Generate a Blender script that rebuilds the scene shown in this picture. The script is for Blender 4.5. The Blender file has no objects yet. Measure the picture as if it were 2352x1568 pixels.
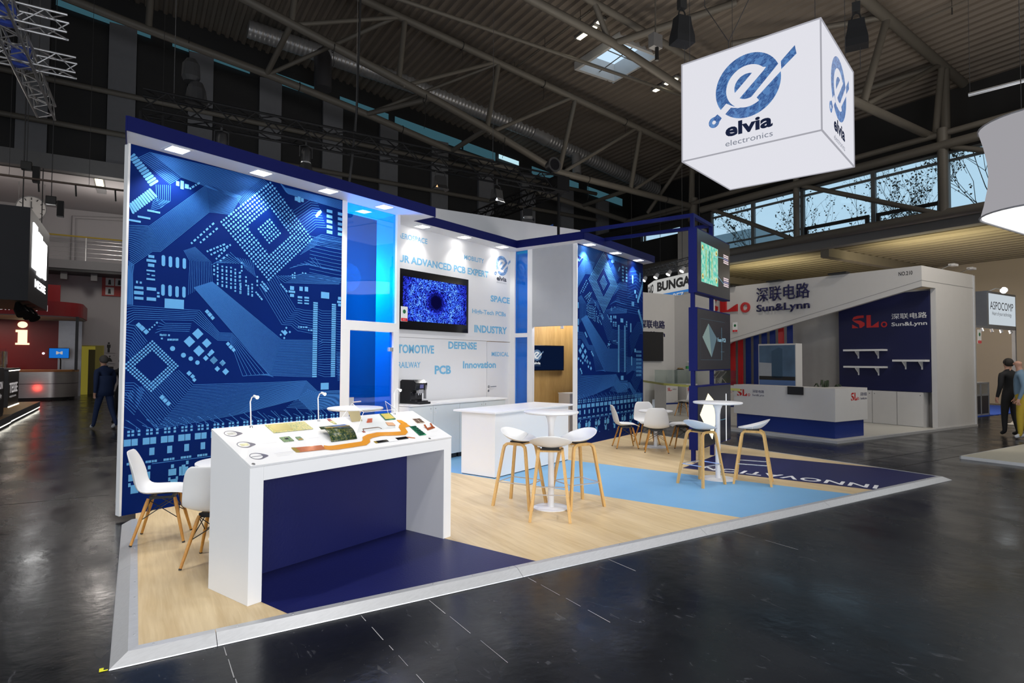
import bpy, bmesh, math, random
from mathutils import Vector, Matrix
random.seed(7)
D = bpy.data
SC = bpy.context.scene
C = SC.collection
R = math.radians
# ---------------------------------------------------------------- camera
CAMZ = 1.70
PITCH, ROLL = R(1.806), R(0.299)
cd = D.cameras.new('camera'); cam = D.objects.new('camera', cd); C.objects.link(cam)
cd.sensor_width = 36; cd.lens = 1370.94*36/2352; cd.clip_start = .05; cd.clip_end = 400
_fw = Vector((0, math.cos(PITCH), math.sin(PITCH))); _up = Vector((0, -math.sin(PITCH), math.cos(PITCH))); _rt = Vector((1, 0, 0))
_r2 = _rt*math.cos(ROLL)+_up*math.sin(ROLL); _u2 = _up*math.cos(ROLL)-_rt*math.sin(ROLL)
m = Matrix.Identity(4)
for i in range(3):
    m[i][0] = _r2[i]; m[i][1] = _u2[i]; m[i][2] = -_fw[i]
m[2][3] = CAMZ
cam.matrix_world = m
SC.camera = cam
# two plan frames: the stand is turned against the hall
YB, YH = R(53.509), R(32.173)
def BW(u, v, z=0): return Vector((u*math.cos(YB)-v*math.sin(YB), u*math.sin(YB)+v*math.cos(YB), z))
def HW(s, t, z=0): return Vector((s*math.cos(YH)-t*math.sin(YH), s*math.sin(YH)+t*math.cos(YH), z))
DL = YB-YH
def uv2st(u, v): return u*math.cos(DL)-v*math.sin(DL), u*math.sin(DL)+v*math.cos(DL)
def st2uv(s, t): return s*math.cos(DL)+t*math.sin(DL), -s*math.sin(DL)+t*math.cos(DL)
# ---------------------------------------------------------------- world, exposure
w = D.worlds.new('world'); SC.world = w; w.use_nodes = True
bg = w.node_tree.nodes['Background']; bg.inputs[0].default_value = (.50, .73, .90, 1); bg.inputs[1].default_value = 1.0
SC.view_settings.view_transform = 'Standard'; SC.view_settings.look = 'None'
SC.view_settings.exposure = 0.0; SC.view_settings.gamma = 1.0; SC.view_settings.use_curve_mapping = False
# ---------------------------------------------------------------- large lights
def light(name, kind, loc, energy, col=(1, 1, 1), target=None, size=.2, angle=90, blend=.5):
    ld = D.lights.new(name, kind); ld.energy = energy; ld.color = col
    if kind == 'AREA': ld.shape = 'RECTANGLE'; ld.size = size[0]; ld.size_y = size[1]
    else: ld.shadow_soft_size = size
    if kind == 'SPOT': ld.spot_size = R(angle); ld.spot_blend = blend
    o = D.objects.new(name, ld); C.objects.link(o); o.location = loc
    if target is not None:
        o.rotation_euler = (Vector(target)-Vector(loc)).to_track_quat('-Z', 'Y').to_euler()
    return o
# unseen uplights added to brighten the roof, down-facing hall lamps, fills for the stand
for s, t, e in ((3, 9, 30), (11, 11, 95), (15.8, 4.6, 150), (14, 2, 150), (4, 2, 40), (15, 15, 80)):
    p = HW(s, t, 6.9); light('roof_fill', 'AREA', p, e, (1, .90, .76), p+Vector((0, 0, 1)), (2.0, 2.0))
for s, t, e in ((-6, 6, 160), (14, -3, 200), (18.0, 3.5, 200), (-7, 15, 130)):
    p = HW(s, t, 10.6); light('hall_lamp', 'AREA', p, e, (1, .94, .86), p-Vector((0, 0, 1)), (2.4, .5))
light('stand_fill', 'AREA', HW(2.5, -4.5, 2.2), 820, (.93, .96, 1), HW(3.2, 6, 1.6), (11, 3.2))  # unseen frontal fill panel, in place of the lit stands opposite
light('stand_fill', 'AREA', HW(-9, 5, 2.4), 330, (.82, .91, 1), HW(2, 6, 1.4), (5, 3))  # added cool fill for the left side of the counter
# aisle lamps under the low roof
for s, t, e in ((25, 2, 160), (25, 11, 160), (26, 20, 90)):
    p = HW(s, t, 5.3); light('aisle_lamp', 'AREA', p, e, (1, .9, .75), p-Vector((0, 0, 1)), (2.5, .4))
for t in (4.0, 9.5, 16.0):
    light('aisle_uplight', 'AREA', HW(22.5, t, 4.9), 75, (1, .86, .50), HW(23.2, t, 6), (3.5, .3))
# recess lamps by the information desk
for s, t, e in ((-6, 28, 300), (-1, 29, 320), (2.5, 30, 160)):
    light('recess_lamp', 'POINT', HW(s, t, 7.0), e*.36, (1, .93, .86), None, .35)
# stand spotlights on the rigging above the platform front
for (s, t), (ts, tt, tz), e in (((-2.2, 4.6), (.6, 4.9, .5), 620), ((.6, 1.0), (1.6, 4.6, .6), 520), ((1.0, 2.2), (1.2, 5.2, .6), 260), ((3.2, 2.6), (3.3, 6.2, .6), 520), ((5.2, 3.0), (4.6, 7.2, .8), 620), ((6.6, 5.2), (6.8, 7.2, .3), 520),
                               ((2.4, 6.3), (2.9, 5.6, 0), 260), ((9.2, 3.2), (8.6, 6.8, .5), 420), ((9.0, 7.6), (8.6, 8.2, 0), 300)):
    light('stand_spot', 'SPOT', HW(s, t, 6.6), e*.62, (1, .985, .97), HW(ts, tt, tz), .12, 72, .7)
for (s, t), (ts, tt, tz), e in (((10.5, 4.0), (14, 9, 1.5), 260), ((14.5, 4.0), (16.6, 9, 2), 330), ((16, 5.0), (18.4, 7.2, 2), 160), ((13.5, 11.5), (15.5, 13.5, 1.5), 160)):
    light('neighbour_spot', 'SPOT', HW(s, t, 7.0), e*1.15, (1, .93, .83), HW(ts, tt, tz), .2, 80, .7)
# ---------------------------------------------------------------- materials
def S(r, g, b):
    f = lambda c: (c/255/12.92 if c/255 <= .04045 else ((c/255+.055)/1.055)**2.4)
    return (f(r), f(g), f(b), 1)
MT = {}
def mat(name, col, rough=.5, metal=0., var=.06, scale=6., spec=.5, emit=None, estr=0., coat=0., bump=0., bscale=200., stretch=None, trans=0., alpha=1.):
    if name in MT: return MT[name]
    m = D.materials.new(name); m.use_nodes = True; nt = m.node_tree; N = nt.nodes; L = nt.links
    p = N['Principled BSDF']
    p.inputs['Base Color'].default_value = col; p.inputs['Roughness'].default_value = rough; p.inputs['Metallic'].default_value = metal
    p.inputs['Specular IOR Level'].default_value = spec; p.inputs['Coat Weight'].default_value = coat
    p.inputs['Transmission Weight'].default_value = trans; p.inputs['Alpha'].default_value = alpha
    if emit: p.inputs['Emission Color'].default_value = emit; p.inputs['Emission Strength'].default_value = estr
    tc = N.new('ShaderNodeTexCoord'); mp = N.new('ShaderNodeMapping'); L.new(tc.outputs['Object'], mp.inputs[0])
    if stretch: mp.inputs['Scale'].default_value = stretch
    if var:
        n = N.new('ShaderNodeTexNoise'); n.inputs['Scale'].default_value = scale; n.inputs['Detail'].default_value = 5; L.new(mp.outputs[0], n.inputs[0])
        mx = N.new('ShaderNodeMix'); mx.data_type = 'RGBA'
        a = [max(0, c*(1-var)) for c in col[:3]]; b = [min(1, c*(1+var)) for c in col[:3]]
        mx.inputs[6].default_value = (*a, 1); mx.inputs[7].default_value = (*b, 1)
        L.new(n.outputs[0], mx.inputs[0]); L.new(mx.outputs[2], p.inputs['Base Color'])
    if bump:
        n2 = N.new('ShaderNodeTexNoise'); n2.inputs['Scale'].default_value = bscale; n2.inputs['Detail'].default_value = 3; L.new(mp.outputs[0], n2.inputs[0])
        bp = N.new('ShaderNodeBump'); bp.inputs['Strength'].default_value = bump; bp.inputs['Distance'].default_value = .01
        L.new(n2.outputs[0], bp.inputs['Height']); L.new(bp.outputs[0], p.inputs['Normal'])
    MT[name] = m
    return m
def wood(name, c1, c2, rough=.45, scale=3., stretch=(1, .08, 1), rotz=0.):
    m = D.materials.new(name); m.use_nodes = True; nt = m.node_tree; N = nt.nodes; L = nt.links; p = N['Principled BSDF']
    tc = N.new('ShaderNodeTexCoord'); mp = N.new('ShaderNodeMapping'); mp.inputs['Scale'].default_value = stretch; mp.inputs['Rotation'].default_value = (0, 0, rotz)
    L.new(tc.outputs['Object'], mp.inputs[0])
    n = N.new('ShaderNodeTexNoise'); n.inputs['Scale'].default_value = scale*6; n.inputs['Detail'].default_value = 6; n.inputs['Distortion'].default_value = .6; L.new(mp.outputs[0], n.inputs[0])
    n2 = N.new('ShaderNodeTexNoise'); n2.inputs['Scale'].default_value = scale*.9; n2.inputs['Detail'].default_value = 2; L.new(mp.outputs[0], n2.inputs[0])
    ad = N.new('ShaderNodeMath'); ad.operation = 'ADD'; L.new(n.outputs[0], ad.inputs[0]); L.new(n2.outputs[0], ad.inputs[1])
    cr = N.new('ShaderNodeValToRGB'); cr.color_ramp.elements[0].position = .75; cr.color_ramp.elements[1].position = 1.25
    ml = N.new('ShaderNodeMath'); ml.operation = 'MULTIPLY'; ml.inputs[1].default_value = 1.0; L.new(ad.outputs[0], ml.inputs[0])
    mr = N.new('ShaderNodeMapRange'); mr.inputs[1].default_value = .7; mr.inputs[2].default_value = 1.35; L.new(ml.outputs[0], mr.inputs[0])
    mx = N.new('ShaderNodeMix'); mx.data_type = 'RGBA'; mx.inputs[6].default_value = c1; mx.inputs[7].default_value = c2
    N.remove(cr); L.new(mr.outputs[0], mx.inputs[0]); L.new(mx.outputs[2], p.inputs['Base Color'])
    p.inputs['Roughness'].default_value = rough
    MT[name] = m; return m
def glass(name, tint, mixf=.12, rough=.02, gloss=(1, 1, 1, 1)):
    m = D.materials.new(name); m.use_nodes = True; nt = m.node_tree; N = nt.nodes; L = nt.links
    out = N['Material Output']; N.remove(N['Principled BSDF'])
    t = N.new('ShaderNodeBsdfTransparent'); t.inputs[0].default_value = tint
    g = N.new('ShaderNodeBsdfGlossy'); g.inputs['Roughness'].default_value = rough; g.inputs[0].default_value = gloss
    fr = N.new('ShaderNodeLayerWeight'); fr.inputs[0].default_value = .5; pw = N.new('ShaderNodeMath'); pw.operation = 'POWER'; pw.inputs[1].default_value = 4.; L.new(fr.outputs['Facing'], pw.inputs[0])
    ad = N.new('ShaderNodeMath'); ad.operation = 'ADD'; ad.inputs[1].default_value = .04+mixf; ad.use_clamp = True; L.new(pw.outputs[0], ad.inputs[0])
    mx = N.new('ShaderNodeMixShader'); L.new(ad.outputs[0], mx.inputs[0]); L.new(t.outputs[0], mx.inputs[1]); L.new(g.outputs[0], mx.inputs[2]); L.new(mx.outputs[0], out.inputs[0])
    MT[name] = m; return m
def emis(name, col, strength, var=0., scale=8., col2=None):
    m = D.materials.new(name); m.use_nodes = True; nt = m.node_tree; N = nt.nodes; L = nt.links
    out = N['Material Output']; N.remove(N['Principled BSDF'])
    e = N.new('ShaderNodeEmission'); e.inputs[0].default_value = col; e.inputs[1].default_value = strength
    if col2:
        tc = N.new('ShaderNodeTexCoord'); n = N.new('ShaderNodeTexNoise'); n.inputs['Scale'].default_value = scale; n.inputs['Detail'].default_value = 8; L.new(tc.outputs['Object'], n.inputs[0])
        mr = N.new('ShaderNodeMapRange'); mr.inputs[1].default_value = .4; mr.inputs[2].default_value = .62; L.new(n.outputs[0], mr.inputs[0])
        mx = N.new('ShaderNodeMix'); mx.data_type = 'RGBA'; mx.inputs[6].default_value = col; mx.inputs[7].default_value = col2
        L.new(mr.outputs[0], mx.inputs[0]); L.new(mx.outputs[2], e.inputs[0])
    L.new(e.outputs[0], out.inputs[0]); MT[name] = m; return m
white = mat('white_lacquer', (.80, .80, .81, 1), .35, var=.02, scale=3)
white_matt = mat('white_wall_paint', (.80, .80, .82, 1), .6, var=.02, scale=2)
plastic = mat('white_plastic_shell', (.82, .82, .82, 1), .38, var=.01)
navy = mat('navy_paint', (.005, .009, .10, 1), .5, spec=.15, var=.06)
blue_print = mat('blue_wall_print', (.001, .014, .125, 1), .6, spec=.06, var=.12, scale=1.3)
trace = mat('print_trace_blue', (.045, .19, .56, 1), .6, spec=.06, var=.05)
padm = mat('print_pad_blue', (.12, .38, .74, 1), .6, spec=.06, var=.05)
alu = mat('aluminium', (.60, .61, .63, 1), .42, .55, var=.12, scale=14, stretch=(1, 6, 6))
steel = mat('brushed_steel', (.55, .55, .55, 1), .28, 1., var=.1, scale=20)
chrome = mat('chrome', (.72, .72, .74, 1), .2, .6, var=.02)
black = mat('black_paint', (.012, .012, .013, 1), .45, var=.1)
blackgloss = mat('black_gloss', (.008, .008, .01, 1), .12, var=.05)
rubber = mat('dark_rubber', (.02, .02, .02, 1), .7, var=.1)
tubepaint = mat('taupe_tube_paint', (.115, .105, .09, 1), .55, var=.12, scale=2)
grey = mat('light_grey_panel', (.42, .43, .45, 1), .55, var=.04)
oak = wood('oak', S(196, 150, 84), S(222, 182, 118), .42, 4, (9, 9, .6))
oakdark = wood('oak_leg_warm', S(176, 118, 42), S(206, 150, 70), .42, 4, (9, 9, .6))
floorwood = wood('laminate_floor', S(196, 170, 126), S(222, 200, 160), .42, 1.1, (5.5, .38, 1))
lightblue = mat('light_blue_vinyl', S(116, 168, 208), .5, var=.05, scale=3, bump=.15, bscale=60)
navyvinyl = mat('navy_vinyl', (.005, .008, .085, 1), .42, var=.15, scale=2, bump=.15, bscale=60)
bglass = glass('blue_film_glass', (.0, .40, .95, 1), .03, .02)
clear = glass('clear_glass', (.93, .96, .95, 1), .0, .02)
acrylic = glass('clear_acrylic', (.95, .97, .97, 1), .02, .03)
skin_m = mat('skin', S(196, 150, 128), .55, var=.05)
letter_blue = mat('light_blue_lettering', S(120, 186, 224), .6, var=.02)
letter_dark = mat('dark_navy_lettering', S(24, 30, 52), .5, var=.02)
red = mat('red_paint', (.32, .012, .012, 1), .45, var=.08)
# ---------------------------------------------------------------- mesh collector
class MB:
    def __init__(s): s.v = []; s.f = []; s.mi = []
    def add(s, vs, fs, m=0):
        o = len(s.v); s.v += [tuple(p) for p in vs]; s.f += [tuple(i+o for i in f) for f in fs]; s.mi += [m]*len(fs); return s
    def box(s, x0, x1, y0, y1, z0, z1, m=0):
        return s.add([(x0, y0, z0), (x1, y0, z0), (x1, y1, z0), (x0, y1, z0), (x0, y0, z1), (x1, y0, z1), (x1, y1, z1), (x0, y1, z1)],
                     [(0, 3, 2, 1), (4, 5, 6, 7), (0, 1, 5, 4), (1, 2, 6, 5), (2, 3, 7, 6), (3, 0, 4, 7)], m)
    def prism(s, poly, z0, z1, m=0):           # polygon in x,y pushed up along z
        n = len(poly)
        vs = [(x, y, z0) for x, y in poly]+[(x, y, z1) for x, y in poly]
        return s.add(vs, [tuple(range(n-1, -1, -1)), tuple(range(n, 2*n))]+[(i, (i+1) % n, n+(i+1) % n, n+i) for i in range(n)], m)
    def prismy(s, poly, y0, y1, m=0):          # polygon in x,z pushed along y
        n = len(poly)
        vs = [(x, y0, z) for x, z in poly]+[(x, y1, z) for x, z in poly]
        return s.add(vs, [tuple(range(n)), tuple(range(2*n-1, n-1, -1))]+[(i, n+i, n+(i+1) % n, (i+1) % n) for i in range(n)], m)
    def prismx(s, poly, x0, x1, m=0):          # polygon in y,z pushed along x
        n = len(poly)
        vs = [(x0, y, z) for y, z in poly]+[(x1, y, z) for y, z in poly]
        return s.add(vs, [tuple(range(n)), tuple(range(2*n-1, n-1, -1))]+[(i, n+i, n+(i+1) % n, (i+1) % n) for i in range(n)], m)
    def tube(s, pts, r, n=8, m=0, flat=None):  # round tube; flat=(a,b) gives a rectangular bar
        pts = [Vector(p) for p in pts]; k = len(pts); rr = r if isinstance(r, (list, tuple)) else [r]*k
        vs = []; fs = []; prev = None
        for i, p in enumerate(pts):
            d = ((pts[min(i+1, k-1)]-p).normalized()+(p-pts[max(i-1, 0)]).normalized())
            if d.length < 1e-6: d = pts[min(i+1, k-1)]-pts[max(i-1, 0)]
            d.normalize()
            a = prev if prev is not None else (Vector((0, 0, 1)) if abs(d.z) < .9 else Vector((1, 0, 0)))
            x = (a-d*a.dot(d)).normalized(); y = d.cross(x); prev = x
            for j in range(n):
                th = 2*math.pi*j/n+(math.pi/n if n == 4 else 0)
                vs.append(p+(x*math.cos(th)+y*math.sin(th))*rr[i])
        for i in range(k-1):
            for j in range(n): fs.append((i*n+j, i*n+(j+1) % n, (i+1)*n+(j+1) % n, (i+1)*n+j))
        fs += [tuple(range(n-1, -1, -1)), tuple(range((k-1)*n, k*n))]
        return s.add(vs, fs, m)
    def lathe(s, prof, n=32, cx=0, cy=0, m=0):
        vs = []; fs = []; k = len(prof)
        for r, z in prof:
            for j in range(n): vs.append((cx+r*math.cos(2*math.pi*j/n), cy+r*math.sin(2*math.pi*j/n), z))
        for i in range(k-1):
            for j in range(n): fs.append((i*n+j, i*n+(j+1) % n, (i+1)*n+(j+1) % n, (i+1)*n+j))
        fs += [tuple(range(n-1, -1, -1)), tuple(range((k-1)*n, k*n))]
        return s.add(vs, fs, m)
    def mesh(s, name, mats):
        me = D.meshes.new(name); me.from_pydata(s.v, [], s.f)
        for x in (mats if isinstance(mats, (list, tuple)) else [mats]): me.materials.append(x)
        me.polygons.foreach_set('material_index', s.mi)
        bm = bmesh.new(); bm.from_mesh(me); bmesh.ops.recalc_face_normals(bm, faces=bm.faces); bm.to_mesh(me); bm.free()
        return me
    def build(s, name, mats, parent=None, smooth=False, bevel=0., loc=None, rotz=None):
        return link(name, s.mesh(name, mats), parent, smooth, bevel, loc, rotz)
def link(name, me, parent=None, smooth=False, bevel=0., loc=None, rotz=None):
    o = D.objects.new(name, me); C.objects.link(o); o.parent = parent
    if loc is not None: o.location = loc
    if rotz is not None: o.rotation_euler = (0, 0, rotz)
    if smooth:
        me.polygons.foreach_set('use_smooth', [True]*len(me.polygons))
        try: me.set_sharp_from_angle(angle=R(40))
        except Exception: pass
    if bevel:
        b = o.modifiers.new('bevel', 'BEVEL'); b.width = bevel; b.segments = 2; b.limit_method = 'ANGLE'; b.angle_limit = R(50)
    return o
def tag(o, label, cat, group=None):
    o['label'] = label; o['category'] = cat
    if group: o['group'] = group
    return o
def thing(name, label, cat, loc=(0, 0, 0), rotz=0., group=None):
    o = D.objects.new(name, None); C.objects.link(o); o.location = loc; o.rotation_euler = (0, 0, rotz); o.empty_display_size = .1
    return tag(o, label, cat, group)
def struct(o): o['kind'] = 'structure'; return o
def sroot(name, loc=(0, 0, 0), rotz=0.):
    o = D.objects.new(name, None); C.objects.link(o); o.location = loc; o.rotation_euler = (0, 0, rotz); return struct(o)
def dup(root, loc, rotz, label=None, group=None):
    def cp(o, par):
        c = o.copy(); C.objects.link(c); c.parent = par
        for ch in kids.get(o, []): cp(ch, c)
        return c
    kids = {}
    for o in root.children_recursive: kids.setdefault(o.parent, []).append(o)
    r = cp(root, None); r.location = loc; r.rotation_euler = (0, 0, rotz)
    if label: r['label'] = label
    if group: r['group'] = group
    return r
def textmesh(body, bold=0., spacing=1.):
    cu = D.curves.new('lettering', 'FONT'); cu.body = body; cu.offset = bold; cu.space_character = spacing; cu.resolution_u = 3
    o = D.objects.new('lettering_tmp', cu); C.objects.link(o)
    dg = bpy.context.evaluated_depsgraph_get()
    me = D.meshes.new_from_object(o.evaluated_get(dg)); D.objects.remove(o); D.curves.remove(cu)
    return me
def text(parent, body, x0, x1, z0, z1, y, mt, bold=0., name='lettering', spacing=1., depth=0., flat=False, mirror=False):
    """lettering fitted into x0..x1, z0..z1 of the parent's front plane (facing -y)"""
    me = textmesh(body, bold, spacing)
    xs = [v.co.x for v in me.vertices]; ys = [v.co.y for v in me.vertices]
    ax, bx, ay, by = min(xs), max(xs), min(ys), max(ys)
    for v in me.vertices:
        fx = (v.co.x-ax)/(bx-ax); fz = (v.co.y-ay)/(by-ay)
        X = x0+(x1-x0)*fx; Z = z0+(z1-z0)*fz
        v.co = (X, Z, y) if flat else (X, y, Z)
    if depth:
        bm = bmesh.new(); bm.from_mesh(me)
        r = bmesh.ops.extrude_face_region(bm, geom=bm.faces[:])
        for e in r['geom']:
            if isinstance(e, bmesh.types.BMVert): e.co.y -= depth
        bmesh.ops.recalc_face_normals(bm, faces=bm.faces); bm.to_mesh(me); bm.free()
    me.materials.clear(); me.materials.append(mt)
    return link(name, me, parent)
def facing(du, dv, frame=None): # rotation that turns a thing's front (-y) towards a plan direction of the stand
    return (YB if frame is None else frame)+math.atan2(dv, du)+math.pi/2
# ================================================================ the hall
def floor_material():
    m = D.materials.new('polished_dark_floor'); m.use_nodes = True; nt = m.node_tree; N = nt.nodes; L = nt.links; p = N['Principled BSDF']
    tc = N.new('ShaderNodeTexCoord')
    def noise(scale, det=5, sc=(1, 1, 1), dist=0.):
        mp = N.new('ShaderNodeMapping'); mp.inputs['Scale'].default_value = sc; L.new(tc.outputs['Object'], mp.inputs[0])
        n = N.new('ShaderNodeTexNoise'); n.inputs['Scale'].default_value = scale; n.inputs['Detail'].default_value = det; n.inputs['Distortion'].default_value = dist; L.new(mp.outputs[0], n.inputs[0]); return n
    def rng(n, a, b, c=0., d=1.):
        r = N.new('ShaderNodeMapRange'); r.inputs[1].default_value = a; r.inputs[2].default_value = b; r.inputs[3].default_value = c; r.inputs[4].default_value = d; L.new(n.outputs[0], r.inputs[0]); return r
    big = rng(noise(.7, 4), .35, .7)
    scuff = rng(noise(16, 8, (1, .35, 1), 1.5), .64, .72)
    speck = rng(noise(55, 3), .72, .76)
    c0 = N.new('ShaderNodeMix'); c0.data_type = 'RGBA'; c0.inputs[6].default_value = (.005, .006, .008, 1); c0.inputs[7].default_value = (.012, .013, .016, 1); L.new(big.outputs[0], c0.inputs[0])
    c1 = N.new('ShaderNodeMix'); c1.data_type = 'RGBA'; c1.inputs[7].default_value = (.07, .072, .08, 1); L.new(c0.outputs[2], c1.inputs[6])
    f = N.new('ShaderNodeMath'); f.operation = 'MULTIPLY'; f.inputs[1].default_value = .6; L.new(scuff.outputs[0], f.inputs[0]); L.new(f.outputs[0], c1.inputs[0])
    c2 = N.new('ShaderNodeMix'); c2.data_type = 'RGBA'; c2.inputs[7].default_value = (.10, .10, .11, 1); L.new(c1.outputs[2], c2.inputs[6]); L.new(speck.outputs[0], c2.inputs[0])
    L.new(c2.outputs[2], p.inputs['Base Color'])
    rr = rng(noise(2.2, 6, (1, .5, 1)), .3, .75, .16, .34); L.new(rr.outputs[0], p.inputs['Roughness'])
    n = noise(9, 6); bp = N.new('ShaderNodeBump'); bp.inputs['Strength'].default_value = .3; bp.inputs['Distance'].default_value = .006; L.new(n.outputs[0], bp.inputs['Height']); L.new(bp.outputs[0], p.inputs['Normal'])
    p.inputs['Specular IOR Level'].default_value = .32
    return m
floor_m = floor_material()
deck_m = mat('steel_roof_deck', (.155, .130, .108, 1), .6, var=.2, scale=.6)
aisle_deck_m = mat('low_roof_deck', (.19, .165, .115, 1), .6, var=.2, scale=.6)
wallw = mat('hall_white_wall', (.44, .42, .43, 1), .7, var=.05, scale=.5)
beige = mat('aisle_beige_wall', (.36, .31, .25, 1), .7, var=.06, scale=.5)
dark_m = mat('dark_hall_wall', (.016, .016, .017, 1), .7, var=.1)
panel_m = mat('charcoal_acoustic_panel', (.020, .020, .021, 1), .8, var=.12, scale=2)
column_m = mat('grey_column_paint', (.16, .165, .18, 1), .7, var=.08)
beam_m = mat('grey_beam_paint', (.17, .17, .175, 1), .6, var=.06)
fl = struct(MB().add([(-60, -40, 0), (70, -40, 0), (70, 60, 0), (-60, 60, 0)], [(0, 1, 2, 3)]).build('floor', floor_m, rotz=YH))
chalk = mat('chalk_dust', (.36, .36, .37, 1), .9, var=.3, scale=40)
jointm = mat('floor_joint', (.004, .004, .005, 1), .6, var=.1)
rj = random.Random(3)
for i, s in enumerate((.474, 1.30, 1.79, 2.63, 3.46, 5.1)):          # scored joints with chalk dust running away from the stand edge
    mb = MB(); t = 3.93
    while t > (3.0 if i < 4 else 3.5):
        l = rj.uniform(.05, .35); w = rj.uniform(.0015, .0035); x = s+(3.93-t)*.02
        mb.add([(x-w, t-l, .0015), (x+w, t-l, .0015), (x+w*.6, t, .0015), (x-w*.7, t, .0015)], [(0, 1, 2, 3)]); t -= l+rj.uniform(.01, .12)
    mb.build('chalk_line', chalk, fl)
for t in (12.6, 9.0, 2.0, -1.2):
    MB().add([(-16, t, .001), (-.25, t, .001), (-.25, t+.012, .001), (-16, t+.012, .001)], [(0, 1, 2, 3)]).build('floor_joint', jointm, fl)
for x0, x1, t in ((10.2, 12.4, 6.05), (10.2, 22, 4.9), (10.4, 22, 5.5)):
    MB().add([(x0, t, .001), (x1, t, .001), (x1, t+.012, .001), (x0, t+.012, .001)], [(0, 1, 2, 3)]).build('floor_joint', jointm, fl)
MB().add([(-.135, 3.965, .002), (-.095, 3.965, .002), (-.095, 3.98, .002), (-.115, 3.98, .002), (-.115, 4.01, .002), (-.135, 4.01, .002)], [(0, 1, 2, 3, 4, 5)]).build('yellow_tape', mat('yellow_tape', S(226, 226, 20), .5), fl)
# corrugated roof deck falling towards the window wall
def deck(name, s0, s1, t0, t1, z, period, h, mt, hole=None):
    mb = MB(); vs = []; s = s0; k = 0
    while s < s1:
        for ds, dz in ((0, 0), (.36, 0), (.5, h), (.86, h)): vs.append((s+ds*period, z(s+ds*period)+dz))
        s += period
    n = len(vs)
    cuts = [t0]+([hole[2], hole[3]] if hole else [])+[t1]
    for k in range(len(cuts)-1):
        ta_, tb_ = cuts[k], cuts[k+1]
        mb.add([(a, ta_, b) for a, b in vs]+[(a, tb_, b) for a, b in vs], [(i, i+1, n+i+1, n+i) for i in range(n-1) if not (hole and k == 1 and hole[0] < vs[i][0] < hole[1])])
    return struct(mb.build(name, mt, rotz=YH))
RZ = lambda s: 14.7-.1336*s
deck('ceiling', -18, 24.5, -14, 26, RZ, .30, .09, deck_m, (13.85, 15.65, 15.1, 17.5))
deck('ceiling_aisle', 21.7, 31, -14, 34.4, lambda s: 5.95, .52, .15, aisle_deck_m)
H0 = (0, 0, 0)
def hbox(name, s0, s1, t0, t1, z0, z1, mt, par=None):
    o = MB().box(s0, s1, t0, t1, z0, z1).build(name, mt, par, rotz=None if par else YH)
    if not par: struct(o)
    return o
hbox('wall_front', -18, 32, -14.2, -14, 0, 17.2, dark_m)
hbox('wall_left', -18.2, -18, -14, 34.5, 0, 17.2, wallw)
wb = hbox('wall_back', -18, 24.5, 25.6, 25.8, 8.1, 17.2, dark_m)
hbox('wall_back_lower', 6.2, 24.5, 25.6, 25.8, 0, 8.1, dark_m)
hbox('beam', -18, 24.5, 25.3, 25.6, 8.1, 8.62, beam_m, wb)
k = 0
for i in range(-6, 9):
    s = 25.5*(.0734+.0985*i)
    hbox('column', s-.42, s+.42, 25.38, 25.6, 8.62, RZ(s)-1.1, column_m, wb)
    hbox('acoustic_panel', s+.44, s+2.07, 25.52, 25.6, 8.64, RZ(s+1.3)-1.35, panel_m, wb)
for z in (9.55, 11.0):                                                # two pipes along the dark wall
    MB().tube([(-18, 25.2, z+.25), (21.3, 25.2, z-.1)], .10, 10).build('wall_pipe', tubepaint, wb, smooth=True)
strip_m = emis('dim_skylight_strip', (.10, .28, .36, 1), .28)
stripb_m = emis('bright_skylight_strip', (.55, .85, .95, 1), .9)
for a, b, brt in ((-12, -3.2, 1), (-2.6, .2, 0), (.9, 3.6, 0), (4.2, 6.3, 0), (7.2, 9.4, 0), (9.7, 13.1, 0), (13.2, 15.0, 0), (15.2, 16.4, 1), (17.2, 20.3, 0), (20.9, 23.5, 0)):
    zt = lambda s: 13.95-.125*s
    lo = .22 if brt else .42
    o = MB().add([(a, 25.5, zt(a)), (b, 25.5, zt(b)), (b, 25.5, zt(b)-lo), (a, 25.5, zt(a)-lo)], [(0, 1, 2, 3)]).build('clerestory_pane', stripb_m if brt else strip_m, wb)
# recess behind: information desk wall with a balcony
hbox('ceiling_recess', -18, 6.4, 25.8, 34.5, 8.62, 8.8, wallw)
wr = hbox('wall_rear', -18, 6.4, 34.3, 34.5, 0, 8.7, wallw)
hbox('wall_rear_side', 6.2, 6.4, 25.8, 34.5, 0, 8.7, wallw)
hbox('baseboard_rear', -1.2, 6.2, 34.24, 34.3, 0, .12, black)
hbox('wall_end', 30.4, 30.6, -14, 34.5, 0, 6.2, beige)
hbox('wall_upper_right', 24.4, 24.6, -14, 26, 9.3, 12.4, dark_m)
hbox('wall_aisle_back', 24.5, 30.6, 34.3, 34.5, 0, 6.2, beige)
hbox('wall_aisle_front', 21.7, 30.6, -14.2, -14, 0, 6.2, beige)
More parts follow.
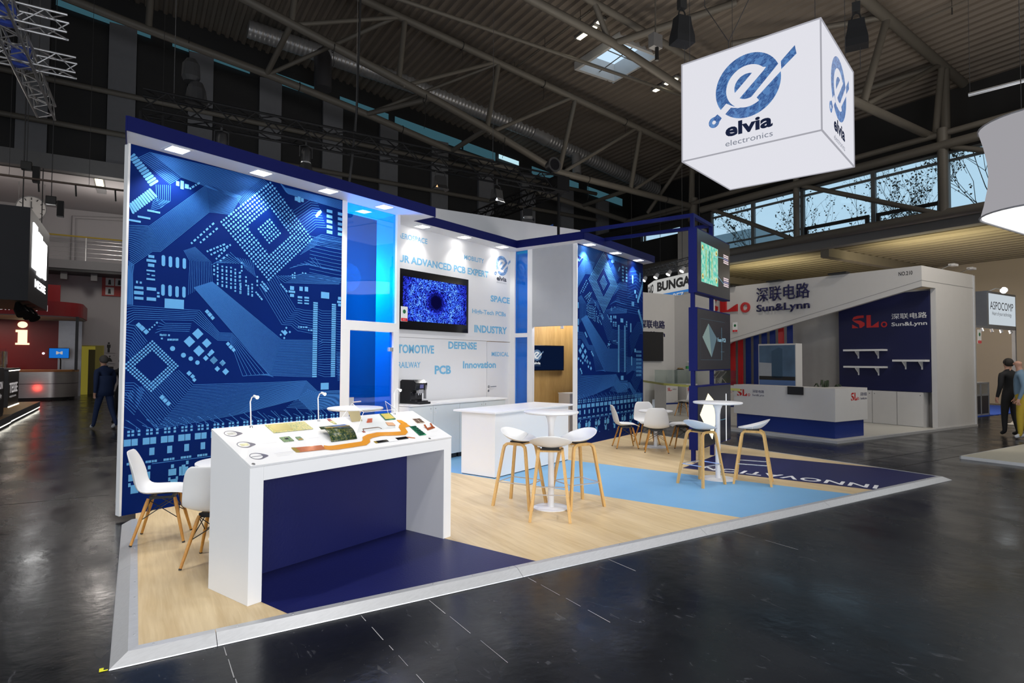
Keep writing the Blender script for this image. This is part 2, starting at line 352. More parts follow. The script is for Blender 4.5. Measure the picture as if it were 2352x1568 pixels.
# window wall: grey beam, bays of frames, panes
wl = hbox('wall_right', 21.35, 21.75, -14, 25.6, 5.9, 6.36, beam_m)
MB().prismy([(21.4, 8.34), (21.75, 8.34), (24.5, 9.3), (24.5, 9.6), (21.4, 8.62)], -14, 25.6).build('header', dark_m, wl)
for t in (5.6, 12.6, 19.6): hbox('ceiling_beam', 21.75, 30.4, t-.16, t+.16, 5.62, 5.95, mat('aisle_beam', (.20, .18, .14, 1), .6), wl)
framegrey = mat('grey_window_frame', (.12, .13, .135, 1), .45, var=.05)
pane_m = glass('window_glass', (.97, .99, 1, 1), .0, .02)
mt_t = [17.62, 15.5, 13.33, 10.72, 8.5, 6.1, 3.6, 1.1]
for i in range(len(mt_t)-1):
    a, b = mt_t[i+1], mt_t[i]
    wn = sroot('window_%d' % (i+1), HW(21.55, 0, 0), YH)
    f = MB(); f.box(-.06, .06, a, a+.07, 6.36, 8.34); f.box(-.06, .06, b-.07, b, 6.36, 8.34); f.box(-.06, .06, a+.07, b-.07, 6.36, 6.43); f.box(-.06, .06, a+.07, b-.07, 8.27, 8.34)
    f.build('window_frame', framegrey, wn)
    MB().box(-.05, .05, a+.07, b-.07, 8.02, 8.09).build('transom', framegrey, wn)
    MB().box(-.008, .008, a+.07, b-.07, 6.43, 8.27).build('pane', pane_m, wn)
    if i in (2, 3):
        g = MB(); g.box(-.12, -.05, a+.12, b-.12, 6.70, 6.82); g.box(-.12, -.05, a+.12, a+.25, 6.44, 6.7); g.box(-.12, -.05, b-.25, b-.12, 6.44, 6.7); g.box(-.12, -.05, a+.25, b-.25, 6.44, 6.50)
        g.build('awning_frame', black, wn)
    if i in (0, 1): MB().box(-.05, .05, a+.07, b-.07, 6.78, 6.84).build('lower_transom', framegrey, wn)
hbox('wall_right_solid', 21.5, 21.7, 17.62, 25.6, 6.36, 7.72, dark_m); hbox('wall_right_solid', 21.5, 21.7, 17.62, 25.6, 8.06, 8.34, dark_m); hbox('wall_right_solid', 21.5, 21.7, 17.62, 19.4, 7.72, 8.06, dark_m); hbox('wall_right_solid', 21.5, 21.7, 22.0, 25.6, 7.72, 8.06, dark_m); hbox('wall_right_lower', 21.5, 21.7, 17.0, 25.6, 0, 5.9, dark_m)
wn = sroot('window_8', HW(21.6, 0, 0), YH); MB().box(-.01, .01, 19.4, 22.0, 7.72, 8.06).build('pane', pane_m, wn); MB().box(-.05, .05, 21.75, 21.82, 7.72, 8.06).build('mullion', framegrey, wn)
# tube bracing in front of the windows and the roof trusses; each tube is a part
def tubes(root, lst, mt, name):
    for pts, r in lst: MB().tube(pts, r, 10).build(name, mt, root, smooth=True)
wt = thing('window_truss', 'taupe tube truss running in front of the strip windows above the aisle', 'truss', H0, YH)
tubes(wt, [([(21.2, -8, 8.85), (21.2, 22.8, 8.85)], .10), ([(21.1, -8, 8.50), (21.1, 17.8, 8.42)], .15), ([(21.15, -8, 6.30), (21.15, 22, 6.32)], .16)], tubepaint, 'chord')
tubes(wt, [([(21.15, 17.4, 8.4), (21.15, 13.44, 6.36)], .085), ([(21.15, 13.1, 8.35), (21.15, 8.7, 6.4)], .085), ([(21.15, 8.2, 8.35), (21.15, 3.8, 6.4)], .085), ([(21.15, 13.33, 8.8), (21.15, 13.33, 6.3)], .12), ([(21.15, 8.45, 9.0), (21.15, 8.45, 6.3)], .15), ([(21.15, 3.6, 8.8), (21.15, 3.6, 6.3)], .12)], tubepaint, 'brace')
cl = thing('hall_column', 'pale concrete hall column with tube joint beside the strip windows', 'column', HW(21.3, 18.4, 0), YH)
MB().box(-.45, .45, -.55, .55, 0, 7.6).build('shaft', mat('pale_concrete', (.42, .40, .37, 1), .7), cl)
MB().lathe([(.18, 7.6), (.18, 8.0), (.26, 8.05), (.26, 8.2), (.18, 8.25), (.18, 9.1)], 16).build('joint', tubepaint, cl, smooth=True)
A = 18.5
ta = thing('roof_truss', 'long taupe tube roof truss with kinked lower chord crossing above the blue wall', 'truss', H0, YH)
botA = lambda s: 12.75-.27*s if s < 13.7 else 9.02-(s-13.7)*.036
tubes(ta, [([(-14, A, 15.9), (24, A, 10.85)], .13)], tubepaint, 'top_chord')
tubes(ta, [([(-9, A, 15.0), (2.44, A, 12.1), (8.49, A, 10.6), (10.47, A, 10.05), (13.7, A, 9.02), (21.4, A, 8.75)], .13)], tubepaint, 'lower_chord')
topA = lambda s: 14.04-.1336*s
tubes(ta, [([(s0, A, topA(s0)), (s1, A, botA(s1))], .095) for s0, s1 in ((3.9, 3.73), (7.35, 7.15), (11.0, 10.5), (14.55, 13.75), (18.1, 17.5), (21.3, 21.2))], tubepaint, 'post')
tubes(ta, [([(s0, A, botA(s0)), (s1, A, topA(s1))], .07) for s0, s1 in ((3.73, 7.2), (7.3, 10.9), (10.6, 14.4), (13.9, 17.9), (17.6, 21.2))], tubepaint, 'diagonal')
tubes(ta, [([(-7, 21.3, 13.0), (-.36, 21.3, 11.88), (3.53, 21.3, 11.34), (7.0, 21.3, 10.75), (10.54, 21.3, 10.05), (13.6, 21.3, 9.75)], .13), ([(15.2, 22.8, 9.62), (21.5, 22.8, 8.9)], .13)], tubepaint, 'outer_chord')
tubes(ta, [([(3.73, A, 11.75), (3.53, 21.3, 11.34)], .09), ([(8.3, A, 10.6), (7.0, 21.3, 10.75)], .09), ([(10.47, A, 10.0), (10.5, 21.3, 10.05)], .09), ([(17.4, A, 8.9), (18.39, 22.8, 9.3)], .09), ([(.1, 21.3, 11.8), (.2, 21.3, 14.4)], .10), ([(3.53, 21.3, 11.3), (7, A, 13.0)], .07), ([(7, 21.3, 10.75), (10.9, A, 12.5)], .06)], tubepaint, 'cross_tube')
tubes(ta, [([(21.4, A, 8.75), (21.5, 22.8, 8.9)], .11), ([(21.3, A, 8.0), (21.3, A, 10.4)], .13), ([(20.9, A, 10.9), (20.6, 20.6, 8.8)], .09)], tubepaint, 'end_tube')
tb = thing('roof_truss', 'tube roof truss whose lower chord passes behind the hanging cube sign', 'truss', H0, YH)
Tm = 13.7
tubes(tb, [([(-10, Tm, 15.3), (24, Tm, 10.9)], .11)], tubepaint, 'top_chord')
tubes(tb, [([(2, Tm, 12.9), (9.2, Tm, 11.85), (12.2, Tm, 11.5), (15.3, Tm, 10.85), (21.3, Tm, 9.5)], .13)], tubepaint, 'lower_chord')
tubes(tb, [([(12.1, Tm, 11.5), (11.5, Tm, 12.5)], .09), ([(12.3, Tm, 11.5), (15.2, 11.5, 12.6)], .11), ([(12.5, Tm, 11.5), (15.5, 14.8, 11.9)], .07), ([(15.8, Tm, 10.8), (18.6, Tm, 11.6)], .08)], tubepaint, 'diagonal')
tc_ = thing('roof_truss', 'tube roof truss landing on the window truss next to the grey lamp shade', 'truss', H0, YH)
Tc = 8.9
tubes(tc_, [([(6, Tm-4.8, 13.7), (23.9, Tc, 11.3)], .155)], tubepaint, 'top_chord')
tubes(tc_, [([(14.3, Tc, 9.05), (22.2, Tc, 8.95)], .125)], tubepaint, 'lower_chord')
tubes(tc_, [([(22.5, Tc, 11.45), (22.5, Tc, 8.7)], .14), ([(22.3, Tc, 11.4), (21.75, Tc, 9.0)], .10)], tubepaint, 'post')
tubes(tc_, [([(18.8, Tc, 12.0), (17.4, Tc, 9.1)], .11), ([(22.2, Tc, 11.5), (17.6, Tc, 9.1)], .075), ([(18.7, Tc, 12.0), (15.5, Tc+3, 11.6)], .09), ([(22.2, Tc, 11.5), (20.5, Tc+4, 10.9)], .10)], tubepaint, 'diagonal')
pu = thing('roof_purlin', 'slim level tube hung below the ribbed roof deck', 'tube', H0, YH)
tubes(pu, [([(-8, 16, 12.0), (21.4, 16, 12.1)], .06)], tubepaint, 'pipe')
# spiral duct
ductm = mat('galvanised_duct', (.40, .40, .41, 1), .35, .5, var=.25, scale=3)
dt = thing('ventilation_duct', 'long silver spiral duct slung under the roof', 'duct', H0, YH)
def ribbed(pts, r, step):
    out = []; rad = []
    for i in range(len(pts)-1):
        a, b = Vector(pts[i]), Vector(pts[i+1]); n = max(1, int((b-a).length/step))
        for j in range(n):
            for f, k in ((0, 1.), (.5, 1.), (.6, 1.035), (.9, 1.035)):
                out.append(a.lerp(b, (j+f)/n)); rad.append(r*k)
    return out, rad
for pts in ([(3.2, 23.3, 13.75), (9.6, 23.3, 13.3), (15.7, 23.3, 12.6)], [(16.6, 23.3, 12.4), (24.0, 23.3, 11.1)]):
    p_, r_ = ribbed(pts, .32, .16); MB().tube(p_, r_, 18).build('spiral_pipe', ductm, dt, smooth=True)
MB().tube([(15.7, 23.3, 12.6), (16.1, 23.3, 12.55), (16.6, 23.3, 12.4)], .36, 18).build('elbow', ductm, dt, smooth=True)
MB().tube([(5.85, 23.3, 13.55), (5.83, 23.0, 13.2), (5.82, 22.9, 12.0)], .33, 16).build('branch', mat('dull_duct', (.10, .10, .11, 1), .45, .6), dt, smooth=True)
MB().tube([(18.2, 23.1, 11.9), (18.2, 23.0, 10.9)], .22, 16).build('outlet', ductm, dt, smooth=True)
# skylight and roof lamps
sk = thing('roof_skylight', 'square roof skylight with white reveal and stays', 'skylight', HW(14.75, 16.3, RZ(14.75)-.02), YH)
fr = MB()
for x0, x1, y0, y1 in ((-1.0, 1.0, -1.25, -1.12), (-1.0, 1.0, 1.12, 1.25), (-1.0, -.88, -1.12, 1.12), (.88, 1.0, -1.12, 1.12)): fr.box(x0, x1, y0, y1, -.06, .75)
fr.build('reveal', mat('skylight_reveal', (.5, .5, .5, 1), .6), sk)
MB().box(-.88, .88, -1.12, 1.12, .62, .66).build('pane', emis('skylight_pane', (.55, .74, .92, 1), 1.1), sk)
MB().tube([(-.9, -.3, .1), (.9, -.2, .1)], .02, 6).build('stay', tubepaint, sk); MB().tube([(-.1, -1.1, .1), (.1, 1.1, .1)], .02, 6).build('stay', tubepaint, sk)
lampglow = emis('fluorescent_glow', (1, .93, .66, 1), 5.)
for s, t, l, lab in ((12.8, 15.65, .9, 'strip lamp beside the square roof skylight'), (17.0, 15.75, .55, 'short strip lamp near the roof truss and cube sign'), (17.05, 16.5, .35, 'small strip lamp farthest from the cube sign'), (9.0, 15.4, .7, 'strip lamp on the bare ribbed roof deck'), (12.75, 14.9, .2, 'tiny lamp glint beside the thick truss chord')):
    z = RZ(s)-.12; o = thing('roof_lamp', lab, 'lamp', HW(s, t, z), YH)
    MB().box(-.11, .11, -l/2-.1, l/2+.1, .03, .1).build('housing', beam_m, o); MB().box(-.08, .08, -l/2, l/2, 0, .03).build('tube', lampglow, o)
# camera / sprinkler box hanging under the roof and the trees outside the windows
bx = thing('wall_camera', 'small grey camera box hanging from the roof beside the cube sign', 'camera', HW(11.5, 11.2, 10.0), YH)
MB().box(-.16, .16, -.10, .10, 0, .36).build('box', beam_m, bx); MB().tube([(0, 0, .36), (0, 0, 2.6)], .02, 6).build('rod', tubepaint, bx); MB().tube([(0, -.05, 0), (0, -.05, -.35)], .05, 8).build('lens', black, bx)
bark = mat('dark_bark', (.03, .028, .025, 1), .9); leafm = mat('dark_autumn_leaf', (.035, .032, .02, 1), .8)
def tree(seed, loc, h, lab):
    rd = random.Random(seed); o = thing('bare_tree', lab, 'tree', loc, 0, 'trees beyond the strip windows'); tr = MB(); lf = MB()
    def grow(p, d, l, r, lev):
        q = p+d*l; r_ = r*.45; tr.tube([p, (p+q)/2+Vector((rd.uniform(-1, 1), rd.uniform(-1, 1), 0))*l*.06, q], [r_, r_*.85, r_*.65], 5)
        if lev > 2:
            for _ in range(3):
                c = p.lerp(q, rd.uniform(.3, 1))+Vector([rd.uniform(-.1, .1) for _ in range(3)]); a = Vector([rd.uniform(-1, 1) for _ in range(3)]).normalized()*.075; b = a.cross(Vector([rd.uniform(-1, 1) for _ in range(3)])).normalized()*.05
                lf.add([c-a, c-b, c+a, c+b], [(0, 1, 2, 3)])
        if lev == 5: return
        for _ in range(3 if lev < 4 else 2):
            e = (d+Vector((rd.uniform(-1, 1), rd.uniform(-1, 1), rd.uniform(-.25, .8)))*.75).normalized(); grow(q if rd.random() < .6 else p.lerp(q, rd.uniform(.5, .95)), e, l*rd.uniform(.62, .82), r*.6, lev+1)
    grow(Vector((0, 0, 0)), Vector((rd.uniform(-.05, .05), rd.uniform(-.05, .05), 1)).normalized(), h*.33, .16, 0)
    tr.build('branches', bark, o); l = lf.build('leaves', leafm, o); l['kind'] = 'stuff'
tree(4, HW(37.5, 24.5, 0), 15.5, 'bare tree with sparse leaves outside the window bay nearest the concrete column')
tree(11, HW(38.5, 17.0, 0), 14.0, 'smaller bare tree outside the bay with the awning frames')
tree(8, HW(37.5, 11.5, 0), 16.5, 'bare tree outside the bay beside the grey lamp shade')
ob = MB().box(42, 46, 30, 38, 0, 12.5).build('outbuilding', mat('pale_blue_cladding', (.30, .38, .42, 1), .6), rotz=YH); tag(ob, 'pale blue clad building block outside the strip windows', 'building')
# ================================================================ the stand: platform
ZB = .05
pf = sroot('floor_stand', (0, 0, 0), YB)
def edge_v(u, t=4.055): return (t-u*math.sin(DL))/math.cos(DL)
base = [st2uv(*p) for p in ((.03, 4.055), (9.89, 4.055), (9.89, 10.9), (.03, 10.9))]
wf = MB().prism([(.03, 4.055), (9.89, 4.055), (9.89, 10.9), (.03, 10.9)], .002, ZB).build('wood_floor', floorwood, pf); wf.rotation_euler = (0, 0, -DL)
MB().prism([(2.297, edge_v(2.297)), (4.115, edge_v(4.115)), (4.115, 4.32), (2.297, 4.32)], ZB, ZB+.0015).build('navy_strip', navyvinyl, pf)
MB().prism([(6.57, edge_v(6.57)), (8.58, edge_v(8.58)), (8.58, 7.49), (6.57, 7.49)], ZB, ZB+.0015).build('light_blue_strip', lightblue, pf)
cu_, cv_ = st2uv(9.89, 4.055)
MB().prism([(9.04, edge_v(9.04)), (cu_, cv_), (10.97, (10.97*math.cos(DL)-9.89)/math.sin(DL)), (10.97, 3.39), (9.04, 3.39)], ZB, ZB+.0015).build('navy_walkway', navyvinyl, pf)
me = textmesh('INNOVATION', .022, 1.12)
xs = [v.co.x for v in me.vertices]; ys = [v.co.y for v in me.vertices]
for v in me.vertices:
    a = (v.co.x-min(xs))/(max(xs)-min(xs)); b = (v.co.y-min(ys))/(max(ys)-min(ys)); v.co = (9.40-.27*b, .83+2.33*a, ZB+.0025)
me.materials.clear(); me.materials.append(white_matt); link('floor_lettering', me, pf)
# aluminium ramp profile around the platform, in lengths with joints and screws
prof = [(-.09, .002), (-.088, .008), (-.005, ZB+.001), (.045, ZB+.003), (.045, ZB+.001), (.045, .01)]
def rail(p0, p1, m0, m1):         # p0,p1 in hall plan; inside is to the left of p0->p1
    a, b = Vector((*p0, 0)), Vector((*p1, 0)); d = (b-a).normalized(); n = Vector((-d.y, d.x, 0)); mb = MB(); vs = []
    for q, mit, sg in ((a, m0, 1), (b, m1, -1)):
        for o, z in prof:
            w_ = q+n*o+(d*sg*o if mit else Vector((0, 0, 0))); u, v = st2uv(w_.x, w_.y); vs.append((u, v, z))
    k = len(prof); mb.add(vs, [tuple(range(k)), tuple(range(2*k-1, k-1, -1))]+[(i, k+i, k+(i+1) % k, (i+1) % k) for i in range(k)])
    o = mb.build('edge_profile', alu, pf)
    sc = MB(); l = (b-a).length; x = .12
    while x < l-.05:
        c = a+d*x+n*.025; u, v = st2uv(c.x, c.y); sc.lathe([(.006, ZB+.001), (.006, ZB+.0045), (.002, ZB+.005)], 8, u, v); x += .33
    sc.build('screws', steel, o)
sx = [0, .44, 2.6, 4.75, 6.9, 9.05, 9.92]
for i in range(6): rail((sx[i]+(.004 if i else 0), 4.045), (sx[i+1], 4.045), i == 0, i == 5)
tx = [4.045, 6.2, 8.35, 10.9]
for i in range(3): rail((9.92, tx[i]), (9.92, tx[i+1]-.004), i == 0, False)
tx = [7.3, 5.7, 4.045]
for i in range(2): rail((0, tx[i]), (0, tx[i+1]+(.004 if i == 0 else 0)), False, i == 1)
# ================================================================ printed walls
BUND=[[24,0.008,[[0.08,3.81],[0.19,3.9],[1.51,3.94],[1.6,3.89]],[[0.4,3.6],[0.52,3.71],[1.18,3.62],[1.24,3.54]]],[8,0.008,[[0.26,3.56],[0.27,3.42],[0.26,3.4]],[[0.41,3.59],[0.41,3.41],[0.31,3.32]]],[6,0.008,[[0.28,3.41],[0.26,3.4],[0.23,3.36]],[[0.4,3.41],[0.32,3.32],[0.21,3.26]]],[22,0.008,[[1.24,3.65],[0.81,3.69],[0.2,3.09],[0.18,3.09],[-0.01,3.06]],[[1.11,3.4],[0.85,3.38],[0.32,2.83],[0.24,2.82],[0.03,2.63]]],[14,0.006,[[0.57,2.88],[0.64,2.77],[0.63,2.38]],[[0.69,2.94],[0.88,2.79],[0.9,2.56]]],[34,0.008,[[0.69,2.47],[1.67,1.44],[2.3,1.41]],[[0.9,2.56],[1.82,1.9],[2.29,1.91]]],[12,0.008,[[1.74,3.96],[1.83,3.9],[2.75,3.92]],[[1.84,3.85],[1.88,3.83],[2.75,3.8]]],[12,0.008,[[1.95,3.61],[2.21,3.82],[2.32,3.83]],[[2.19,3.35],[2.32,3.47],[2.48,3.49]]],[8,0.008,[[2.25,3.29],[2.4,3.38],[2.74,3.38]],[[2.07,3.05],[2.32,3.22],[2.75,3.23]]],[9,0.008,[[2.0,2.76],[2.11,2.8],[2.75,2.81]],[[1.72,2.73],[1.85,2.65],[2.71,2.72]]],[8,0.008,[[1.92,2.85],[2.19,2.95],[2.28,2.93]],[[2.3,3.05],[2.42,2.91],[2.73,2.92]]],[10,0.008,[[1.5,2.55],[1.82,2.1],[1.95,2.1],[2.05,2.03],[2.29,2.0]],[[1.72,2.73],[2.02,2.32],[2.09,2.32],[2.15,2.31],[2.29,2.31]]],[14,0.008,[[2.37,2.34],[2.43,2.32],[2.59,2.33]],[[2.38,1.91],[2.43,1.89],[2.6,1.89]]],[16,0.008,[[2.38,1.88],[2.45,1.92],[2.6,1.92]],[[2.38,1.44],[2.49,1.41],[2.59,1.41]]],[26,0.008,[[2.67,2.33],[2.7,2.33],[2.75,2.33]],[[2.68,1.44],[2.72,1.43],[2.75,1.43]]],[7,0.008,[[-0.01,2.2],[0.06,2.21],[0.76,2.21],[1.0,1.96],[1.15,1.96],[1.64,1.46],[1.71,1.42]],[[-0.0,2.0],[0.08,2.07],[0.69,2.09],[0.98,1.87],[1.13,1.87],[1.3,1.44],[1.63,1.46]]],[5,0.008,[[0.34,2.08],[0.39,2.04],[0.67,2.05]],[[0.29,1.93],[0.35,1.96],[0.65,1.96]]],[26,0.008,[[0.54,1.52],[0.71,1.35],[1.66,1.35],[2.2,1.36],[2.38,1.21],[2.76,1.21]],[[0.01,1.28],[0.32,0.88],[1.22,0.97],[2.08,1.12],[2.28,0.96],[2.76,0.96]]],[12,0.008,[[-0.01,2.01],[0.08,2.0],[0.21,1.83]],[[-0.01,1.7],[0.03,1.67],[0.05,1.64]]],[10,0.008,[[0.01,1.39],[0.09,1.39],[0.19,1.3]],[[0.0,1.16],[0.02,1.14],[0.1,1.05]]],[12,0.006,[[0.97,0.91],[1.07,0.83],[1.08,0.8]],[[2.65,1.07],[2.75,0.94],[2.76,0.92]]],[9,0.006,[[0.02,1.0],[0.12,0.92],[0.13,0.87]],[[0.87,0.98],[0.95,0.93],[0.97,0.88]]],[8,0.008,[[-0.01,2.7],[0.0,2.59],[0.0,2.22]],[[0.06,2.65],[0.05,2.54],[0.06,2.22]]],[9,0.008,[[1.11,2.94],[1.16,2.9],[1.29,2.82]],[[0.89,2.76],[0.94,2.79],[1.02,2.8]]],[8,0.008,[[1.17,2.89],[1.29,2.8],[1.3,2.77]],[[1.4,2.88],[1.42,2.76],[1.44,2.68]]],[12,0.008,[[2.22,3.33],[2.55,3.32],[2.82,3.33]],[[2.22,2.78],[2.68,2.75],[3.57,2.73]]],[8,0.008,[[2.89,3.67],[3.24,3.73],[3.58,3.69]],[[2.75,3.06],[3.17,3.21],[3.57,3.03]]],[8,0.008,[[2.85,2.16],[3.31,2.55],[3.57,2.54]],[[2.95,1.8],[3.42,2.3],[3.57,2.29]]],[20,0.008,[[2.68,1.74],[3.17,1.71],[3.57,1.68]],[[2.71,1.35],[3.02,1.44],[3.56,1.37]]],[14,0.008,[[2.22,1.24],[2.41,1.17],[2.88,1.17],[3.23,0.92],[3.56,0.9]],[[1.91,1.02],[2.35,0.97],[2.88,1.05],[3.16,0.8],[3.56,0.76]]],[10,0.008,[[2.95,1.2],[3.24,1.5],[3.57,1.46]],[[3.2,0.95],[3.49,1.25],[3.56,1.23]]]]
CAPS=[[-0.008,3.793,0.036,3.831,0.052],[0.013,3.769,0.059,3.808,0.052],[0.034,3.744,0.082,3.786,0.052],[0.054,3.72,0.105,3.764,0.052],[0.075,3.695,0.128,3.741,0.052],[0.097,3.67,0.151,3.719,0.052],[0.118,3.645,0.174,3.696,0.052],[0.139,3.62,0.198,3.673,0.052],[0.161,3.595,0.221,3.65,0.052],[0.182,3.569,0.245,3.627,0.052],[0.204,3.544,0.269,3.604,0.052],[-0.003,3.275,0.04,3.206,0.05],[0.017,3.296,0.062,3.228,0.05],[0.036,3.317,0.083,3.25,0.05],[0.056,3.339,0.105,3.272,0.05],[0.076,3.36,0.127,3.294,0.05],[0.096,3.382,0.149,3.317,0.05],[0.116,3.404,0.171,3.339,0.05],[0.136,3.426,0.194,3.362,0.05],[0.157,3.448,0.216,3.385,0.05],[0.177,3.47,0.239,3.408,0.05],[0.198,3.492,0.262,3.431,0.05],[0.353,2.777,0.355,2.691,0.075],[0.427,2.775,0.429,2.688,0.075],[0.502,2.776,0.504,2.689,0.075],[0.577,2.774,0.579,2.689,0.075],[0.356,2.453,0.358,2.363,0.075],[0.43,2.452,0.432,2.361,0.075],[0.505,2.447,0.507,2.359,0.075],[0.58,2.45,0.582,2.361,0.075]]
RECTS=[[0.377,2.211,0.584,2.317],[0.2,2.747,0.26,2.777],[0.182,2.702,0.28,2.731],[0.198,2.649,0.262,2.683],[0.184,2.597,0.271,2.615],[0.186,2.503,0.273,2.523],[0.07,2.395,0.158,2.423],[0.067,2.336,0.16,2.373],[0.072,2.281,0.161,2.311],[0.191,2.39,0.286,2.425],[0.193,2.279,0.288,2.315],[0.189,2.559,0.217,2.571],[0.236,2.549,0.272,2.564],[0.084,2.454,0.103,2.482],[0.12,2.454,0.141,2.477],[0.296,2.359,0.322,2.381],[0.296,2.321,0.325,2.344],[0.346,1.898,0.367,1.918],[0.378,1.899,0.399,1.92],[0.347,1.861,0.367,1.88],[0.461,1.849,0.482,1.87],[0.498,1.851,0.521,1.873],[2.482,3.71,2.576,3.752],[2.67,3.708,2.749,3.75],[2.483,3.636,2.577,3.679],[2.671,3.636,2.751,3.677],[2.484,3.563,2.578,3.606],[2.672,3.563,2.752,3.605],[2.486,3.489,2.58,3.533],[2.674,3.49,2.753,3.533],[2.487,3.415,2.581,3.46],[2.675,3.417,2.754,3.46],[1.976,3.763,2.02,3.816],[2.021,3.753,2.064,3.829],[2.071,3.768,2.112,3.818],[1.928,2.565,1.988,2.616],[1.908,2.528,2.005,2.555],[1.93,2.473,1.99,2.513],[2.069,2.566,2.12,2.623],[2.15,2.566,2.203,2.629],[2.41,2.497,2.545,2.586],[2.044,2.465,2.114,2.493],[2.045,2.429,2.114,2.444],[2.046,2.394,2.115,2.411],[2.147,2.469,2.219,2.494],[2.147,2.435,2.219,2.453],[2.148,2.394,2.22,2.414],[2.694,2.499,2.745,2.541],[2.679,2.452,2.746,2.483],[2.696,2.406,2.747,2.443],[1.952,2.756,1.974,2.777],[1.953,2.719,1.975,2.739],[1.984,2.786,2.006,2.805],[1.984,2.755,2.006,2.771],[1.985,2.723,2.007,2.742],[2.104,2.801,2.126,2.82],[2.148,2.803,2.171,2.82],[0.469,3.602,0.505,3.655],[0.517,3.576,0.553,3.671],[0.565,3.595,0.609,3.645],[2.427,1.231,2.558,1.324]]
DIA=[[0.746,1.938,0.115],[0.654,1.846,0.115],[0.851,1.833,0.1],[0.763,1.74,0.115],[0.912,1.729,0.06],[0.886,1.701,0.05],[0.844,1.657,0.06],[0.938,1.633,0.085],[1.044,1.601,0.07],[0.848,2.202,0.05],[0.88,2.168,0.055],[0.913,2.133,0.05],[1.107,1.83,0.05],[1.142,1.793,0.055],[1.177,1.759,0.05],[0.121,2.006,0.055],[0.156,1.974,0.06],[0.196,1.938,0.055],[0.303,2.043,0.025],[0.28,2.016,0.02],[0.255,1.991,0.02],[0.23,1.966,0.025],[1.043,1.597,0.06],[0.982,1.531,0.06],[1.084,1.497,0.075],[0.937,1.633,0.08],[0.658,1.483,0.055],[0.698,1.446,0.05],[0.718,1.406,0.045],[0.374,1.222,0.055],[0.406,1.186,0.05],[0.441,1.15,0.05],[1.824,2.012,0.03],[1.884,2.06,0.03],[1.936,2.008,0.03],[1.805,1.966,0.03],[1.856,1.926,0.03],[1.865,1.996,0.07],[2.321,3.628,0.05],[2.35,3.664,0.06],[2.378,3.695,0.05]]
CIRC=[[0.472,1.762,0.05],[0.591,1.689,0.05],[0.673,1.65,0.046],[0.749,1.605,0.046]]
STRIP=[[0.655,2.979,0.895,3.246,8],[0.756,3.004,0.939,3.194,6],[0.837,2.911,1.03,3.02,6],[0.884,2.881,1.107,3.027,7],[0.945,2.839,1.069,2.988,5],[0.996,2.823,1.071,2.899,3],[0.919,2.747,0.921,2.65,3],[0.96,2.771,0.965,2.544,6],[1.017,2.755,1.022,2.527,6],[1.069,2.753,1.074,2.523,6],[1.124,2.755,1.129,2.514,6],[1.178,2.738,1.183,2.477,7],[1.241,2.708,1.246,2.464,6],[1.258,2.832,1.26,2.734,3],[1.233,2.704,1.235,2.607,3],[1.249,2.573,1.251,2.466,4],[1.317,2.661,1.319,2.562,3],[1.349,2.556,1.351,2.457,4],[1.399,2.579,1.402,2.444,4],[1.465,2.682,1.467,2.577,3],[2.068,2.081,2.069,2.006,1],[1.534,2.626,1.61,2.551,4],[1.515,2.587,1.585,2.521,4],[1.454,2.485,1.528,2.41,4],[1.797,2.621,1.877,2.544,4],[2.066,2.081,2.184,2.082,4],[2.222,2.045,2.264,2.044,2],[0.625,3.605,0.717,3.686,4],[0.188,3.26,0.299,3.259,5],[0.094,3.174,0.201,3.175,5],[0.004,3.121,0.106,3.121,5],[0.344,1.911,0.431,1.91,3],[0.425,1.86,0.514,1.863,4]]
